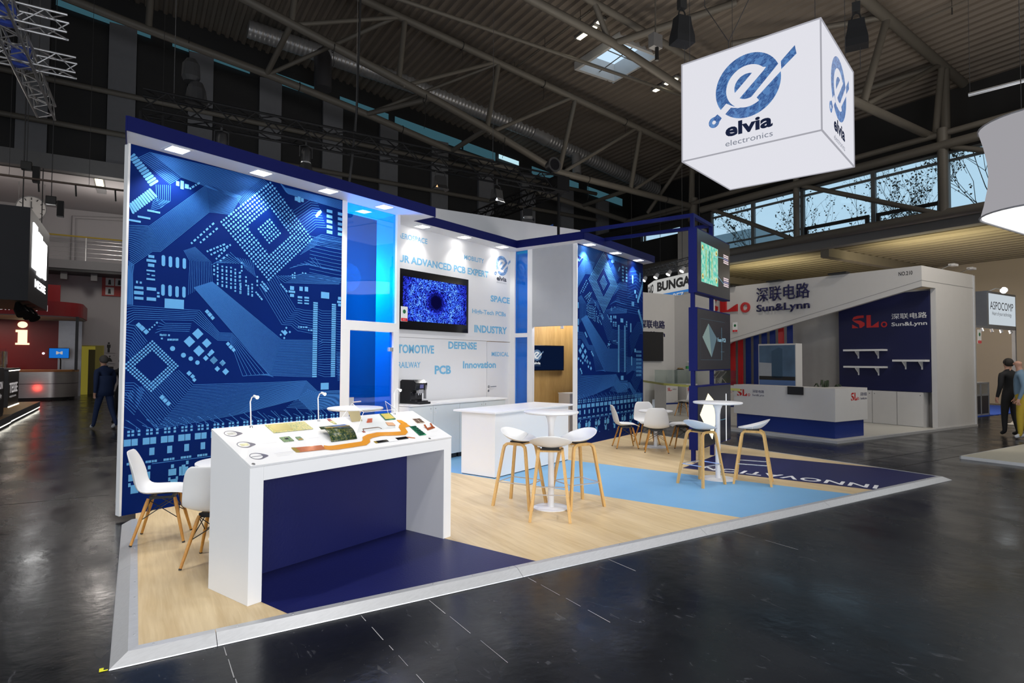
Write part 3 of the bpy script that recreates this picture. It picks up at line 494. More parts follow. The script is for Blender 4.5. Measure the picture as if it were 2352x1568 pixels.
def circuit_art(x0, x1, z1):
    """flat circuit-board print between art columns x0..x1: traces (slot 0) and pads (slot 1)"""
    mb = MB(); Z = 3.94
    def seg(p, q, w, m, lay):
        # clip to the sheet
        (ax, ay), (bx_, by) = p, q
        for lo, hi, i in ((x0+.004, x1-.004, 0), (.004, z1-.004, 1)):
            a, b = ((ax, ay)[i], (bx_, by)[i])
            if a < lo and b < lo or a > hi and b > hi: return
            if abs(b-a) > 1e-9:
                t0, t1 = (lo-a)/(b-a), (hi-a)/(b-a)
                if t0 > t1: t0, t1 = t1, t0
                t0, t1 = max(0, t0), min(1, t1)
                if t0 >= t1: return
                ax, ay, bx_, by = ax+(bx_-ax)*t0, ay+(by-ay)*t0, ax+(bx_-ax)*t1, ay+(by-ay)*t1
        dx, dy = bx_-ax, by-ay; l = math.hypot(dx, dy)
        if l < 1e-4: return
        ex, ey = dx/l*w*.4, dy/l*w*.4; nx, ny = -dy/l*w/2, dx/l*w/2; y = -.0008*lay
        cl_ = lambda X, Y: (min(max(X, x0), x1)-x0, y, min(max(Y, 0), z1))
        mb.add([cl_(ax-ex+nx, ay-ey+ny), cl_(ax-ex-nx, ay-ey-ny), cl_(bx_+ex-nx, by+ey-ny), cl_(bx_+ex+nx, by+ey+ny)], [(0, 1, 2, 3)], m)
    def poly(pts, m=1, lay=2):
        if all(x0 <= x <= x1 and 0 <= z <= z1 for x, z in pts): mb.add([(x-x0, -.0008*lay, z) for x, z in pts], [tuple(range(len(pts)))], m)
        else:
            q = [(min(max(x, x0), x1), min(max(z, 0), z1)) for x, z in pts]
            if max(a for a, b in q)-min(a for a, b in q) > .01: mb.add([(x-x0, -.0008*lay, z) for x, z in q], [tuple(range(len(q)))], m)
    def disc(x, z, r, n=10, m=1, lay=2): poly([(x+r*math.cos(2*math.pi*i/n), z+r*math.sin(2*math.pi*i/n)) for i in range(n)], m, lay)
    for n, w, P, Q in BUND:
        w *= .62
        for i in range(n):
            t = i/max(1, n-1); pts = [(a[0]+(b[0]-a[0])*t, a[1]+(b[1]-a[1])*t) for a, b in zip(P, Q)]
            for j in range(len(pts)-1): seg(pts[j], pts[j+1], w, 0, 1)
    for x, z, x2, z2, w in CAPS:
        w *= .5
        a = math.atan2(z2-z, x2-x); r = w/2
        poly([(x+r*math.cos(a+math.pi/2+i*math.pi/6), z+r*math.sin(a+math.pi/2+i*math.pi/6)) for i in range(7)]+[(x2+r*math.cos(a-math.pi/2+i*math.pi/6), z2+r*math.sin(a-math.pi/2+i*math.pi/6)) for i in range(7)])
    for a, b, c, d in RECTS: poly([(a, b), (c, b), (c, d), (a, d)])
    for x, z, h in DIA: poly([(x, z-h*.56), (x+h*.56, z), (x, z+h*.56), (x-h*.56, z)])
    for x, z, r in CIRC: disc(x, z, r*.55, 20)
    for ax, az, bx_, bz, n in STRIP:
        a = math.atan2(bz-az, bx_-ax); ca, sa = math.cos(a), math.sin(a)
        for i in range(n):
            t = i/max(1, n-1); x, z = ax+(bx_-ax)*t, az+(bz-az)*t; lw, hw = (.017, .0105) if i % 2 else (.010, .0105)
            poly([(x+ca*p-sa*q, z+sa*p+ca*q) for p, q in ((-lw, -hw), (lw, -hw), (lw, hw), (-lw, hw))])
    # big ball grid, turned 45 degrees
    cx, cz, hd, n = 1.62, 3.288, .625, 22
    for i in range(n):
        for j in range(n):
            if 6 <= min(i, j, n-1-i, n-1-j) and not (8 <= i <= 13 and 8 <= j <= 13): continue
            a, b = (i-(n-1)/2)/(n-1), (j-(n-1)/2)/(n-1); x = cx+(a-b)*hd; z = cz+(a+b)*hd
            r = .0135 if (i+j) % 5 else .016
            disc(x, z, r, 8)
            if (i*7+j*3) % 4 == 0 and min(i, j, n-1-i, n-1-j) < 6: seg((x, z), (x+.022, z+.022), .008, 0, 1)
    cx, cz, hd, n = .26, 1.567, .27, 14
    for i in range(n):
        for j in range(n):
            if min(i, j, n-1-i, n-1-j) > 2: continue
            a, b = (i-(n-1)/2)/(n-1), (j-(n-1)/2)/(n-1); disc(cx+(a-b)*hd, cz+(a+b)*hd, .0115, 8)
    for cx in (2.324, 2.626):                          # two connector columns
        for i in range(35): zz = 1.405+i*.0296; poly([(cx-.036, zz), (cx+.036, zz), (cx+.036, zz+.021), (cx-.036, zz+.021)])
    # repeating rows along the bottom
    rb = random.Random(5); k = -1
    while k*.183 < x1+.2:
        X = .10+k*.183; k += 1
        if X > 3.45: break
        for dx, zz, w, h in ((0, .757, .034, .036), (.07, .757, .030, .036)): poly([(X-.06+dx-w, zz-h), (X-.06+dx+w, zz-h), (X-.06+dx+w, zz+h), (X-.06+dx-w, zz+h)])
        for dx in (-.05, -.01, .05):
            for zz in (.835, .872): poly([(X+dx-.013, zz-.012), (X+dx+.013, zz-.012), (X+dx+.013, zz+.012), (X+dx-.013, zz+.012)])
        poly([(X-.026, .60), (X+.026, .60), (X+.026, .68), (X-.026, .68)])
        for dx, hw in ((-.05, .012), (-.02, .015), (.012, .01), (.04, .013)): poly([(X+dx-hw, .52), (X+dx+hw, .52), (X+dx+hw, .545), (X+dx-hw, .545)])
        seg((X-.10, .93), (X+.0, .885), .006, 0, 1); seg((X-.06, .99), (X+.06, .885), .006, 0, 1)
    seg((.29, .506), (3.3, .506), .008, 0, 1)
    for k in range(0, 9):
        X = .10+k*.40
        for dx, zz, w, h in ((0, .384, .042, .036), (.09, .384, .018, .05), (.12, .39, .02, .06), (.155, .385, .016, .04), (.0, .45, .016, .02), (.16, .47, .014, .02), (.02, .26, .038, .045), (-.03, .31, .012, .02), (.05, .31, .012, .02)):
            poly([(X+dx-w, zz-h), (X+dx+w, zz-h), (X+dx+w, zz+h), (X+dx-w, zz+h)])
        if k < 7: disc(X+.15, .2, .012, 8)
    # right part, visible on the second wall only
    for a, b, c, d in ((3.0, 3.42, 3.06, 3.6), (3.12, 3.2, 3.2, 3.28), (3.2, 3.1, 3.27, 3.18), (3.28, 3.0, 3.36, 3.08), (3.4, 3.5, 3.46, 3.7), (2.98, 2.9, 3.03, 3.0), (3.05, 2.9, 3.1, 3.0), (3.3, .60, 3.5, .80), (2.9, 2.3, 2.96, 2.5), (3.12, 1.85, 3.2, 1.93), (2.95, 1.55, 3.0, 1.75)): poly([(a, b), (c, b), (c, d), (a, d)])
    for i in range(8):
        t = i/7; ax, az = 3.3+.22*t, 3.1+.35*t
        poly([(ax, az), (ax+.05, az-.05), (ax+.16, az+.08), (ax+.11, az+.13)]); poly([(3.3+.22*t, 2.8-.3*t), (3.36+.22*t, 2.86-.3*t), (3.46+.22*t, 2.74-.3*t), (3.40+.22*t, 2.68-.3*t)])
    for i in range(7):
        for j in range(5): poly([(3.22+j*.06, 1.3+i*.09), (3.25+j*.06, 1.3+i*.09), (3.25+j*.06, 1.35+i*.09), (3.22+j*.06, 1.35+i*.09)])
    return mb
def printed_wall(u0, u1, v, ax0, label):
    o = thing('printed_wall', label, 'wall panel', BW(u0, v, ZB), YB)
    W_ = u1-u0
    MB().box(0, W_, 0, .08, 0, 4.05).build('panel', blue_print, o)
    art = circuit_art(ax0, ax0+W_, 3.94)
    pr = link('circuit_print', art.mesh('circuit_print', [trace, padm]), o); pr.location = (0, -.0006, 0)
    MB().box(-.022, 0, -.004, .09, 0, 3.94).build('edge_profile', white, o)
    return o
printed_wall(2.64, 5.39, 7.03, 0.0, 'large blue wall printed with circuit traces behind the white display counter')
printed_wall(10.07, 13.12, 5.87, .546, 'blue circuit printed wall beside the meeting room opening and white shell chairs')
# ================================================================ canopy with navy fascia
cn = thing('canopy', 'stepped white soffit with a navy fascia running above all stand walls', 'canopy', (0, 0, 0), YB)
def cut(v, s): return (s+v*math.sin(DL))/math.cos(DL)     # u where a stand line v meets hall line s
sl, sr = -.13, 10.16
front = [(cut(6.644, sl), 6.644), (6.894, 6.644), (6.894, 7.125), (9.78, 7.125), (9.78, 5.568), (cut(5.568, sr), 5.568)]
poly = front+[(cut(5.96, sr), 5.96), (10.16, 5.96), (10.16, 7.60), (5.0, 7.60), (5.0, 7.12), (cut(7.12, sl), 7.12)]
MB().prism(poly, 3.99, 4.03).build('soffit', white_matt, cn)
for i in range(5):
    (a, b), (c, d) = front[i], front[i+1]; L_ = Vector((c-a, d-b, 0)); n = Vector((L_.y, -L_.x, 0)).normalized()*.012; e = L_.normalized()*.011
    q = [(a-e.x*(i > 0)*0, b), (c, d), (c-n.x*1, d-n.y*1), (a-n.x, b-n.y)]
    MB().prism([(a, b), (c, d), (c+n.x, d+n.y), (a+n.x, b+n.y)], 3.985, 4.137).build('fascia', navy, cn)
for p, q in (((cut(6.644, sl), 6.644), (cut(7.12, sl), 7.12)), ((cut(5.568, sr), 5.568), (cut(5.96, sr), 5.96))):
    d = Vector((q[0]-p[0], q[1]-p[1], 0)); n = Vector((d.y, -d.x, 0)).normalized()*.012*(1 if p[0] > 8 else -1)
    MB().prism([p, q, (q[0]+n.x, q[1]+n.y), (p[0]+n.x, p[1]+n.y)], 3.985, 4.137).build('fascia', navy, cn)
MB().prism([(a, b+(.02 if i in (0, 1) else .02)) for i, (a, b) in enumerate(front)]+poly[6:], 4.12, 4.135).build('cover', grey, cn)
dlm = emis('downlight_glow', (1, .97, .92, 1), 14.)
DLP = [(3.02, 6.815, 'first', 130), (4.01, 6.825, 'second', 140), (4.985, 6.81, 'third', 140), (6.0, 6.835, '', 60), (7.28, 7.31, '', 34), (8.37, 7.31, '', 36), (9.53, 7.31, '', 36), (10.32, 5.745, 'first', 130), (11.45, 5.745, 'second', 130), (12.57, 5.735, 'third', 130)]
LABD = ['square downlight over the left end of the large circuit wall', 'square downlight over the big ball grid of the large circuit wall', 'square downlight over the edge of the large circuit wall by the glass door', 'square downlight over the blue glass door',
        'square downlight over the white word wall beside the glass door', 'square downlight over the wall television', 'square downlight over the round logo on the white word wall',
        'square downlight over the meeting room edge of the second circuit wall', 'square downlight over the middle of the second circuit wall', 'square downlight over the free end of the second circuit wall']
for (u, v, _, e), lab in zip(DLP, LABD):
    o = thing('downlight', lab, 'lamp', BW(u, v, 3.99), YB, 'downlights in the canopy soffit')
    f = MB()
    for x0, x1, y0, y1 in ((-.12, .12, -.12, -.095), (-.12, .12, .095, .12), (-.12, -.095, -.095, .095), (.095, .12, -.095, .095)): f.box(x0, x1, y0, y1, -.006, -.001)
    f.build('frame', white, o); MB().box(-.09, .09, -.09, .09, -.004, -.002).build('diffuser', dlm, o)
    l = light('downlight_lamp', 'SPOT', (0, 0, 0), e, (1, .97, .93), None, .05, 104, .55); l.parent = o; l.location = (0, 0, -.012)
# ================================================================ blue glass door and side pane
def glass_front():
    o = thing('glass_partition', 'white framed partition with blue film glass door and pane over it, beside the large circuit wall', 'partition', BW(5.39, 7.03, ZB), YB)
    z2, z3, H_ = 2.08, 2.22, 3.94
    MB().box(0, .09, 0, .10, z3, H_).build('post', white, o, bevel=.002); MB().box(1.05, 1.12, 0, .10, z3, H_).build('post', white, o, bevel=.002)
    MB().box(0, .165, 0, .10, 0, z2).build('door_post', white, o, bevel=.002); MB().box(1.0, 1.12, 0, .10, 0, z2).build('door_post', white, o, bevel=.002)
    MB().box(0, 1.12, 0, .10, z2, z3).build('transom', white, o, bevel=.002)
    MB().box(.09, 1.05, .04, .05, z3, H_).build('upper_pane', bglass, o)
    d = MB().box(.17, .995, .03, .04, .01, z2-.005).build('door_leaf', bglass, o)
    h = MB(); h.box(.17, .26, .015, .055, .97, 1.10); h.tube([(.23, .0, 1.03), (.36, -.02, 1.035)], .010, 8); h.build('lock_case', chrome, d)
    for z in (.35, 1.78): MB().box(.93, 1.0, .0, .05, z, z+.06).build('hinge', chrome, d)
    MB().box(1.07, 1.12, .10, .48, 0, H_).build('return_wall', white_matt, o)
    MB().box(-.02, 1.07, 1.25, 1.27, 0, 3.2).build('inner_wall', mat('store_inner_wall', (.75, .77, .8, 1), .6), o)
    return o
glass_front()
light('glass_backlight', 'POINT', BW(6.0, 7.7, 3.0), 150, (1, .97, .93), None, .25)  # unseen lamp added behind the blue film glass to make it luminous
def side_pane():
    o = thing('glass_side_panel', 'narrow white framed blue film panes between word wall and meeting room', 'partition', BW(10.07, 7.5, ZB), YB-R(90))
    # local x runs towards the aisle (-v), local y away (+u)
    MB().box(0, .115, 0, .09, 0, 3.94).build('post', white, o, bevel=.002); MB().box(.44, .56, 0, .09, 0, 3.94).build('post', white, o, bevel=.002)
    MB().box(.115, .44, 0, .09, 2.13, 2.215).build('transom', white, o, bevel=.002)
    sg = glass('teal_film_glass', (.0, .66, .98, 1), .02, .02); MB().box(.115, .44, .035, .045, 2.215, 3.94).build('upper_pane', sg, o); MB().box(.115, .44, .035, .045, 0, 2.13).build('lower_pane', sg, o)
    MB().box(.0, .50, .13, .15, 0, 3.9).build('inner_wall', MT['store_inner_wall'], o)
    return o
side_pane()
lw = thing('lintel_wall', 'light grey wall above the meeting room opening', 'wall panel', BW(10.07, 6.94, 2.39), YB-R(90))
MB().box(0, 1.0, 0, .08, 0, 1.60).build('panel', grey, lw); MB().box(1.0, 1.065, -.004, .082, -2.34, 1.60).build('white_jamb', white, lw)
# ================================================================ round logo
def circuit_blue(name, emit=0., c1=(.10, .22, .48, 1), c2=(.30, .50, .78, 1)):
    m = D.materials.new(name); m.use_nodes = True; nt = m.node_tree; N = nt.nodes; L = nt.links; p = N['Principled BSDF']
    tc = N.new('ShaderNodeTexCoord'); mp = N.new('ShaderNodeMapping'); mp.inputs['Rotation'].default_value = (0, R(35), 0); L.new(tc.outputs['Object'], mp.inputs[0])
    n = N.new('ShaderNodeTexNoise'); n.inputs['Scale'].default_value = 11; L.new(tc.outputs['Object'], n.inputs[0])
    v = N.new('ShaderNodeTexBrick'); v.inputs['Scale'].default_value = 26; v.inputs['Mortar Size'].default_value = .028; v.inputs['Brick Width'].default_value = .9; v.inputs['Row Height'].default_value = .22; v.inputs['Color1'].default_value = c1; v.inputs['Color2'].default_value = c2; v.inputs['Mortar'].default_value = (.02, .05, .18, 1)
    sw = N.new('ShaderNodeSeparateXYZ'); L.new(mp.outputs[0], sw.inputs[0]); cb = N.new('ShaderNodeCombineXYZ'); L.new(sw.outputs[0], cb.inputs[0]); L.new(sw.outputs[2], cb.inputs[1]); L.new(cb.outputs[0], v.inputs[0])
    mx = N.new('ShaderNodeMix'); mx.data_type = 'RGBA'; mx.inputs[7].default_value = c2; L.new(v.outputs[0], mx.inputs[6]); mrn = N.new('ShaderNodeMapRange'); mrn.inputs[1].default_value = .52; mrn.inputs[2].default_value = .56; mrn.inputs[4].default_value = .75; L.new(n.outputs[0], mrn.inputs[0]); L.new(mrn.outputs[0], mx.inputs[0])
    p.inputs['Roughness'].default_value = .5
    if not emit: L.new(mx.outputs[2], p.inputs['Base Color'])
    else: p.inputs['Base Color'].default_value = (.01, .02, .05, 1)
    if emit: L.new(mx.outputs[2], p.inputs['Emission Color']); p.inputs['Emission Strength'].default_value = emit; 
    MT[name] = m; return m
logo_m = circuit_blue('logo_circuit_blue')
def logo(parent, cx, cz, Rr, y, blue, wht, name='round_logo'):
    """disc with a slanted lower-case e cut out, a bar and a node tail"""
    k = Rr/262
    P = lambda x, z: (cx+(x-613)*k, cz+(628-z)*k)
    b = MB(); w_ = MB(); e = .0012
    def flat(mb, pts, yy): mb.add([(x, yy, z) for x, z in pts], [tuple(range(len(pts)))])
    flat(b, [P(613+262*math.cos(2*math.pi*i/56), 628-262*math.sin(2*math.pi*i/56)) for i in range(56)], y)
    flat(b, [P(*q) for q in ((874, 512), (978, 420), (990, 490), (877, 577))], y)
    flat(b, [P(*q) for q in ((330, 822), (365, 800), (402, 842), (372, 878))], y)
    ring = 20
    for i in range(ring):
        a0, a1 = 2*math.pi*i/ring, 2*math.pi*(i+1)/ring
        flat(b, [P(335+16*math.cos(a0), 862+16*math.sin(a0)), P(335+46*math.cos(a0), 862+46*math.sin(a0)), P(335+46*math.cos(a1), 862+46*math.sin(a1)), P(335+16*math.cos(a1), 862+16*math.sin(a1))], y)
    n = 40
    for i in range(n):                              # open bowl of the e
        a0, a1 = R(38+i*265/n), R(38+(i+1)*265/n); c = (612, 632); ro, ri = 172, 104
        q = lambda a, r: P(c[0]+r*math.cos(a), c[1]-r*math.sin(a))
        flat(w_, [q(a0, ri), q(a0, ro), q(a1, ro), q(a1, ri)], y-e)
    flat(w_, [P(*q) for q in ((500, 672), (655, 533), (690, 500), (762, 522), (742, 545), (540, 726))], y-e)
    flat(w_, [P(*q) for q in ((365, 797), (440, 730), (500, 770), (585, 790), (870, 512), (876, 590), (690, 745), (620, 795), (540, 795), (478, 775), (402, 843))], y-e*1.4)
    o = b.build(name, blue, parent); w_.build('letter_cut', wht, o); return o
# ================================================================ white wall with words
ww = thing('word_wall', 'white wall lettered with light blue words behind the sideboard', 'wall panel', BW(6.5, 7.5, 0), YB)
MB().box(0, 3.62, 0, .08, 2.085, 4.04).build('upper_panel', white_matt, ww); MB().box(0, 2.79, 0, .08, ZB, 2.078).build('lower_panel', white_matt, ww); MB().box(3.55, 3.62, 0, .08, ZB, 2.078).build('lower_panel', white_matt, ww)
for body, a, b, c, d, bo in (('AEROSPACE', 6.88, 7.589, 3.755, 3.85, 0.017), ('MOBILITY', 8.583, 9.185, 3.625, 3.715, 0.017), ('YOUR ADVANCED PCB EXPERT', 6.62, 9.329, 3.352, 3.482, 0.031), ('SPACE', 9.403, 10.05, 2.885, 3.015, 0.034), ('High-Tech PCBs', 8.834, 9.915, 2.585, 2.70, 0.020),
                             ('INDUSTRY', 8.904, 9.954, 2.24, 2.39, 0.034), ('DEFENSE', 8.161, 8.976, 1.905, 2.045, 0.034), ('AUTOMOTIVE', 6.66, 7.784, 1.81, 1.96, 0.034), ('MEDICAL', 9.448, 10.025, 1.78, 1.87, 0.020), ('RAILWAY', 6.925, 7.448, 1.56, 1.665, 0.020), ('PCB', 7.805, 8.237, 1.44, 1.60, 0.041), ('Innovation', 8.573, 9.587, 1.54, 1.68, 0.031)):
    text(ww, body, a-6.5, b-6.5, c, d, -.002, letter_blue, bo)
logo(ww, 9.77-6.5, 3.655, .205, -.002, logo_m, white_matt)
text(ww, 'elvia', 9.60-6.5, 9.93-6.5, 3.335, 3.435, -.002, letter_dark, .03)
text(ww, 'electronics', 9.60-6.5, 9.93-6.5, 3.285, 3.325, -.002, mat('grey_lettering', (.35, .36, .40, 1), .6), 0.)
dr = sroot('door_1', BW(9.30, 7.5, ZB), YB)
leaf = MB().box(.005, .745, .0, .05, .01, 2.022).build('door_leaf', white_matt, dr)
hd = MB(); hd.tube([(.055, 0, 1.12), (.055, -.05, 1.12)], .011, 8); hd.tube([(.055, -.05, 1.12), (.24, -.05, 1.122)], .009, 8); hd.build('handle', steel, leaf)
MB().tube([(.055, 0, 1.12), (.055, -.008, 1.12)], .028, 14).build('rosette', steel, leaf); MB().tube([(.05, 0, 1.04), (.05, -.008, 1.04)], .026, 14).build('lock_rosette', steel, leaf)
# wall television with a blue swirl
def swirl():
    m = D.materials.new('tv_swirl'); m.use_nodes = True; nt = m.node_tree; N = nt.nodes; L = nt.links; out = N['Material Output']; N.remove(N['Principled BSDF'])
    tc = N.new('ShaderNodeTexCoord'); mp = N.new('ShaderNodeMapping'); mp.inputs['Scale'].default_value = (1, 0, 1.15); L.new(tc.outputs['Object'], mp.inputs[0])
    ln = N.new('ShaderNodeVectorMath'); ln.operation = 'LENGTH'; L.new(mp.outputs[0], ln.inputs[0])
    n = N.new('ShaderNodeTexNoise'); n.inputs['Scale'].default_value = 9; n.inputs['Detail'].default_value = 10; L.new(mp.outputs[0], n.inputs[0])
    w_ = N.new('ShaderNodeTexWave'); w_.wave_type = 'RINGS'; w_.rings_direction = 'SPHERICAL'; w_.inputs['Scale'].default_value = 5; w_.inputs['Distortion'].default_value = 13; w_.inputs['Detail'].default_value = 8; w_.inputs['Detail Scale'].default_value = 4; L.new(mp.outputs[0], w_.inputs[0])
    v = N.new('ShaderNodeTexVoronoi'); v.inputs['Scale'].default_value = 26; v.feature = 'DISTANCE_TO_EDGE'; L.new(mp.outputs[0], v.inputs[0])
    ra = N.new('ShaderNodeMapRange'); ra.inputs[1].default_value = .12; ra.inputs[2].default_value = .28; L.new(ln.outputs['Value'], ra.inputs[0])
    rb = N.new('ShaderNodeMapRange'); rb.inputs[1].default_value = .62; rb.inputs[2].default_value = .95; rb.inputs[3].default_value = 1; rb.inputs[4].default_value = .25; L.new(ln.outputs['Value'], rb.inputs[0])
    m1 = N.new('ShaderNodeMath'); m1.operation = 'MULTIPLY'; L.new(ra.outputs[0], m1.inputs[0]); L.new(rb.outputs[0], m1.inputs[1])
    m2 = N.new('ShaderNodeMath'); m2.operation = 'MULTIPLY'; L.new(w_.outputs['Fac'], m2.inputs[0]); L.new(n.outputs[0], m2.inputs[1])
    m3 = N.new('ShaderNodeMath'); m3.operation = 'MULTIPLY'; L.new(m1.outputs[0], m3.inputs[0]); L.new(m2.outputs[0], m3.inputs[1])
    cr = N.new('ShaderNodeValToRGB'); e = cr.color_ramp.elements; e[0].color = (.002, .002, .03, 1); e[1].position = .62; e[1].color = (.25, .6, 1, 1)
    for pos, col in ((.12, (.006, .01, .22, 1)), (.3, (.03, .05, .75, 1)), (.45, (.05, .2, 1, 1))):
        q = e.new(pos); q.color = col
    L.new(m3.outputs[0], cr.inputs[0]); em = N.new('ShaderNodeEmission'); em.inputs[1].default_value = 1.3; L.new(cr.outputs[0], em.inputs[0]); L.new(em.outputs[0], out.inputs[0])
    return m
tv = thing('television', 'large wall television showing a blue digital swirl on the white word wall', 'television', BW(7.73, 7.43, 2.72), YB)
MB().box(-.88, .88, -.025, .03, -.51, .51).build('housing', blackgloss, tv, bevel=.004)
MB().box(-.80, .82, -.0275, -.0255, -.36, .385).build('screen', swirl(), tv); MB().box(-.4, .4, .03, .07, -.25, .25).build('bracket', black, tv)
# fair number tags
tagred = mat('tag_red', S(214, 30, 40), .5); taggreen = mat('tag_green', S(30, 120, 70), .5); tagdark = mat('tag_dark', (.02, .03, .03, 1), .5)
def fair_tag(loc, rz, lab, k=1.):
    o = thing('stand_number_tag', lab, 'sign', loc, rz); o.scale = (k, k, k)
    MB().box(0, .15, -.003, .003, 0, .25).build('board', white, o); MB().box(.004, .146, -.0042, -.003, .004, .055).build('number_band', tagred, o)
    g = MB(); g.prismy([(.075+.035*math.cos(i*math.pi/8), .165+.035*math.sin(i*math.pi/8)) for i in range(16)], -.0042, -.003); g.build('emblem', taggreen, o)
    g = MB(); g.prismy([(.068, .135), (.085, .15), (.09, .185), (.07, .195), (.078, .165)], -.0052, -.0043); g.build('emblem_mark', tagdark, o)
    text(o, 'B1.211', .045, .105, .018, .04, -.0048, white)
fair_tag(BW(6.53, 7.02, 2.31), YB, 'white tag with green emblem and red band on the glass partition post', .95)
# ================================================================ sideboard, coffee machine, bar
SBF = 6.79
cabm = mat('pale_cabinet_front', (.66, .70, .72, 1), .4, var=.02)
for k, lab in ((0, 'white two door base cabinet under the coffee machine'), (1, 'white two door base cabinet behind the white bar counter')):
    u0 = 6.52 if k == 0 else 7.69; ofs = .12 if k == 0 else 0.; o = thing('base_cabinet', lab, 'cabinet', BW(u0, SBF, ZB), YB, 'sideboard cabinets')
    MB().box(.0, 1.288-ofs*.98, .02, .46, .08, .915).build('carcass', white, o); MB().box(.02, 1.27-ofs, .05, .44, 0, .08).build('plinth', black, o)
    for j in (0, 1):
        d = MB().box(.003+j*(.645-ofs), .642+j*.645-ofs, 0, .019, .085, .912).build('door', cabm, o, bevel=.001)
        x = (.588 if j == 0 else .70)-ofs
        MB().tube([(x, .001, .862), (x, -.006, .862)], .009, 12).build('lock', steel, d); MB().tube([(x, .001, .80), (x, -.004, .80)], .013, 12).build('finger_pull', white, d)
tp = tag(MB().box(6.52, 9.02, SBF-.02, 7.26, .97, .995).build('sideboard_worktop', white, rotz=YB, bevel=.002), 'long thin white worktop across the sideboard cabinets', 'worktop')
cm = thing('coffee_machine', 'black automatic coffee machine on the sideboard worktop', 'coffee machine', BW(6.84, 7.02, .995), YB)
MB().prismx([(-.19, .0), (.20, .0), (.20, .36), (.16, .385), (-.10, .385), (-.17, .33), (-.155, .22), (-.05, .20), (-.05, .06), (-.19, .05)], -.13, .13).build('body', blackgloss, cm, bevel=.008)
MB().box(-.12, .12, -.25, -.06, 0, .035).build('drip_tray', black, cm, bevel=.004); MB().box(-.035, .035, -.175, -.155, .25, .31).build('display', emis('coffee_display', (.25, .25, .6, 1), .5), cm)
sp = MB(); sp.tube([(-.02, -.12, .20), (-.02, -.12, .14)], .008, 8); sp.tube([(.02, -.12, .20), (.02, -.12, .14)], .008, 8); sp.box(-.05, .05, -.16, -.10, .17, .23); sp.build('spout', chrome, cm)
MB().box(.09, .105, -.17, -.12, .08, .3).build('side_trim', chrome, cm)
tg = tag(MB().box(7.16, 7.40, 6.83, 6.98, .9955, 1.000).build('paper_sheet', white_matt, rotz=YB), 'white paper sheet lying beside the coffee machine', 'paper')
bc = thing('bar_counter', 'white box bar counter with thin overhanging top on the light blue floor strip', 'counter', BW(6.6, 5.17, ZB), YB)
MB().box(0, 1.98, 0, .62, .012, .895).build('body', white, bc, bevel=.002); MB().box(.01, 1.97, .01, .61, 0, .012).build('base_gap', black, bc)
MB().box(-.03, 2.09, -.03, .76, .897, .925).build('top', white, bc, bevel=.003)
# ================================================================ meeting room behind the second circuit wall
hw_ = wood('meeting_oak_wall', S(168, 132, 74), S(196, 160, 100), .5, 2.2, (6, 6, .35))
mr = struct(MB().box(5.6, 9.75, 10.72, 10.79, ZB, 2.75).build('wall_meeting', hw_, rotz=YH))
struct(MB().box(3.2, 8.65, 10.8, 10.9, ZB, 4.72).build('wall_stand_rear', grey, rotz=YH))
t2 = thing('television', 'dark television with white round logo on the oak meeting room wall', 'television', HW(7.42, 10.68, 1.755), YH)
MB().box(-.65, .65, -.03, .03, -.275, .275).build('housing', blackgloss, t2, bevel=.003)
MB().box(-.63, .63, -.0315, -.030, -.255, .255).build('screen', emis('tv_dark_navy', (.003, .008, .03, 1), 1.), t2)
lgw = emis('logo_white_glow', (.75, .78, .8, 1), .9); lgb = emis('logo_blue_glow', (.12, .2, .33, 1), .9)
logo(t2, -.08, .06, .12, -.033, lgb, lgw); text(t2, 'elvia', -.17, .01, -.14, -.08, -.033, lgw, .03); text(t2, 'electronics', -.17, .01, -.175, -.155, -.033, lgb)
ts = thing('track_spot', 'small white ceiling spot hanging in the meeting room', 'lamp', HW(7.45, 9.9, 2.36), YH)
MB().lathe([(.035, 0), (.035, .14)], 14).build('head', white, ts, smooth=True); MB().tube([(0, 0, .14), (0, 0, .2)], .008, 6).build('stem', white, ts)
MB().box(-.05, 1.2, -.02, .02, .2, .23).build('track', steel, ts)
light('meeting_lamp', 'POINT', HW(8.0, 9.9, 3.0), 110, (1, .95, .88), None, .3)
mc = thing('meeting_sideboard', 'low white sideboard standing inside the meeting room', 'cabinet', HW(7.85, 10.15, ZB), YH)
MB().box(0, 1.0, 0, .4, .05, .93).build('carcass', white, mc, bevel=.002); MB().box(-.01, 1.01, -.01, .41, .93, .95).build('top', white, mc); MB().box(.03, .97, .02, .38, 0, .05).build('plinth', black, mc)
# ================================================================ display counter with boards
SLP = math.atan2(.211, .525)
dc = thing('display_counter', 'white portal shaped display counter with sloped top and navy recess', 'counter', BW(2.2, 3.81, ZB), YB)
side = [(0, 0), (.525, 0), (.525, 1.126), (0, .915)]
for x in (0, 1.9): MB().prismx(side, x, x+.1).build('side_panel', white, dc, bevel=.002)
MB().prismx([(0, .82), (.52, .82), (.52, 1.124), (0, .915)], .1, 1.9).build('top_box', white, dc)
MB().box(.1, 1.9, .49, .51, 0, .82).build('recess_panel', navyvinyl, dc)
glossw = mat('gloss_white_print', (.84, .84, .85, 1), .12, var=.01)
MB().prismx([(-.002, .917), (.527, 1.129), (.522, 1.143), (-.007, .931)], 0, 2.0).build('top_sheet', glossw, dc)
ic = mat('icon_grey', (.13, .125, .16, 1), .5)
def onslope(a, b, h=0): # board coordinates on the sloped top -> local x,y,z of the counter
    return (a, -.007+b*math.cos(SLP)-h*math.sin(SLP), .931+b*math.sin(SLP)+h*math.cos(SLP))
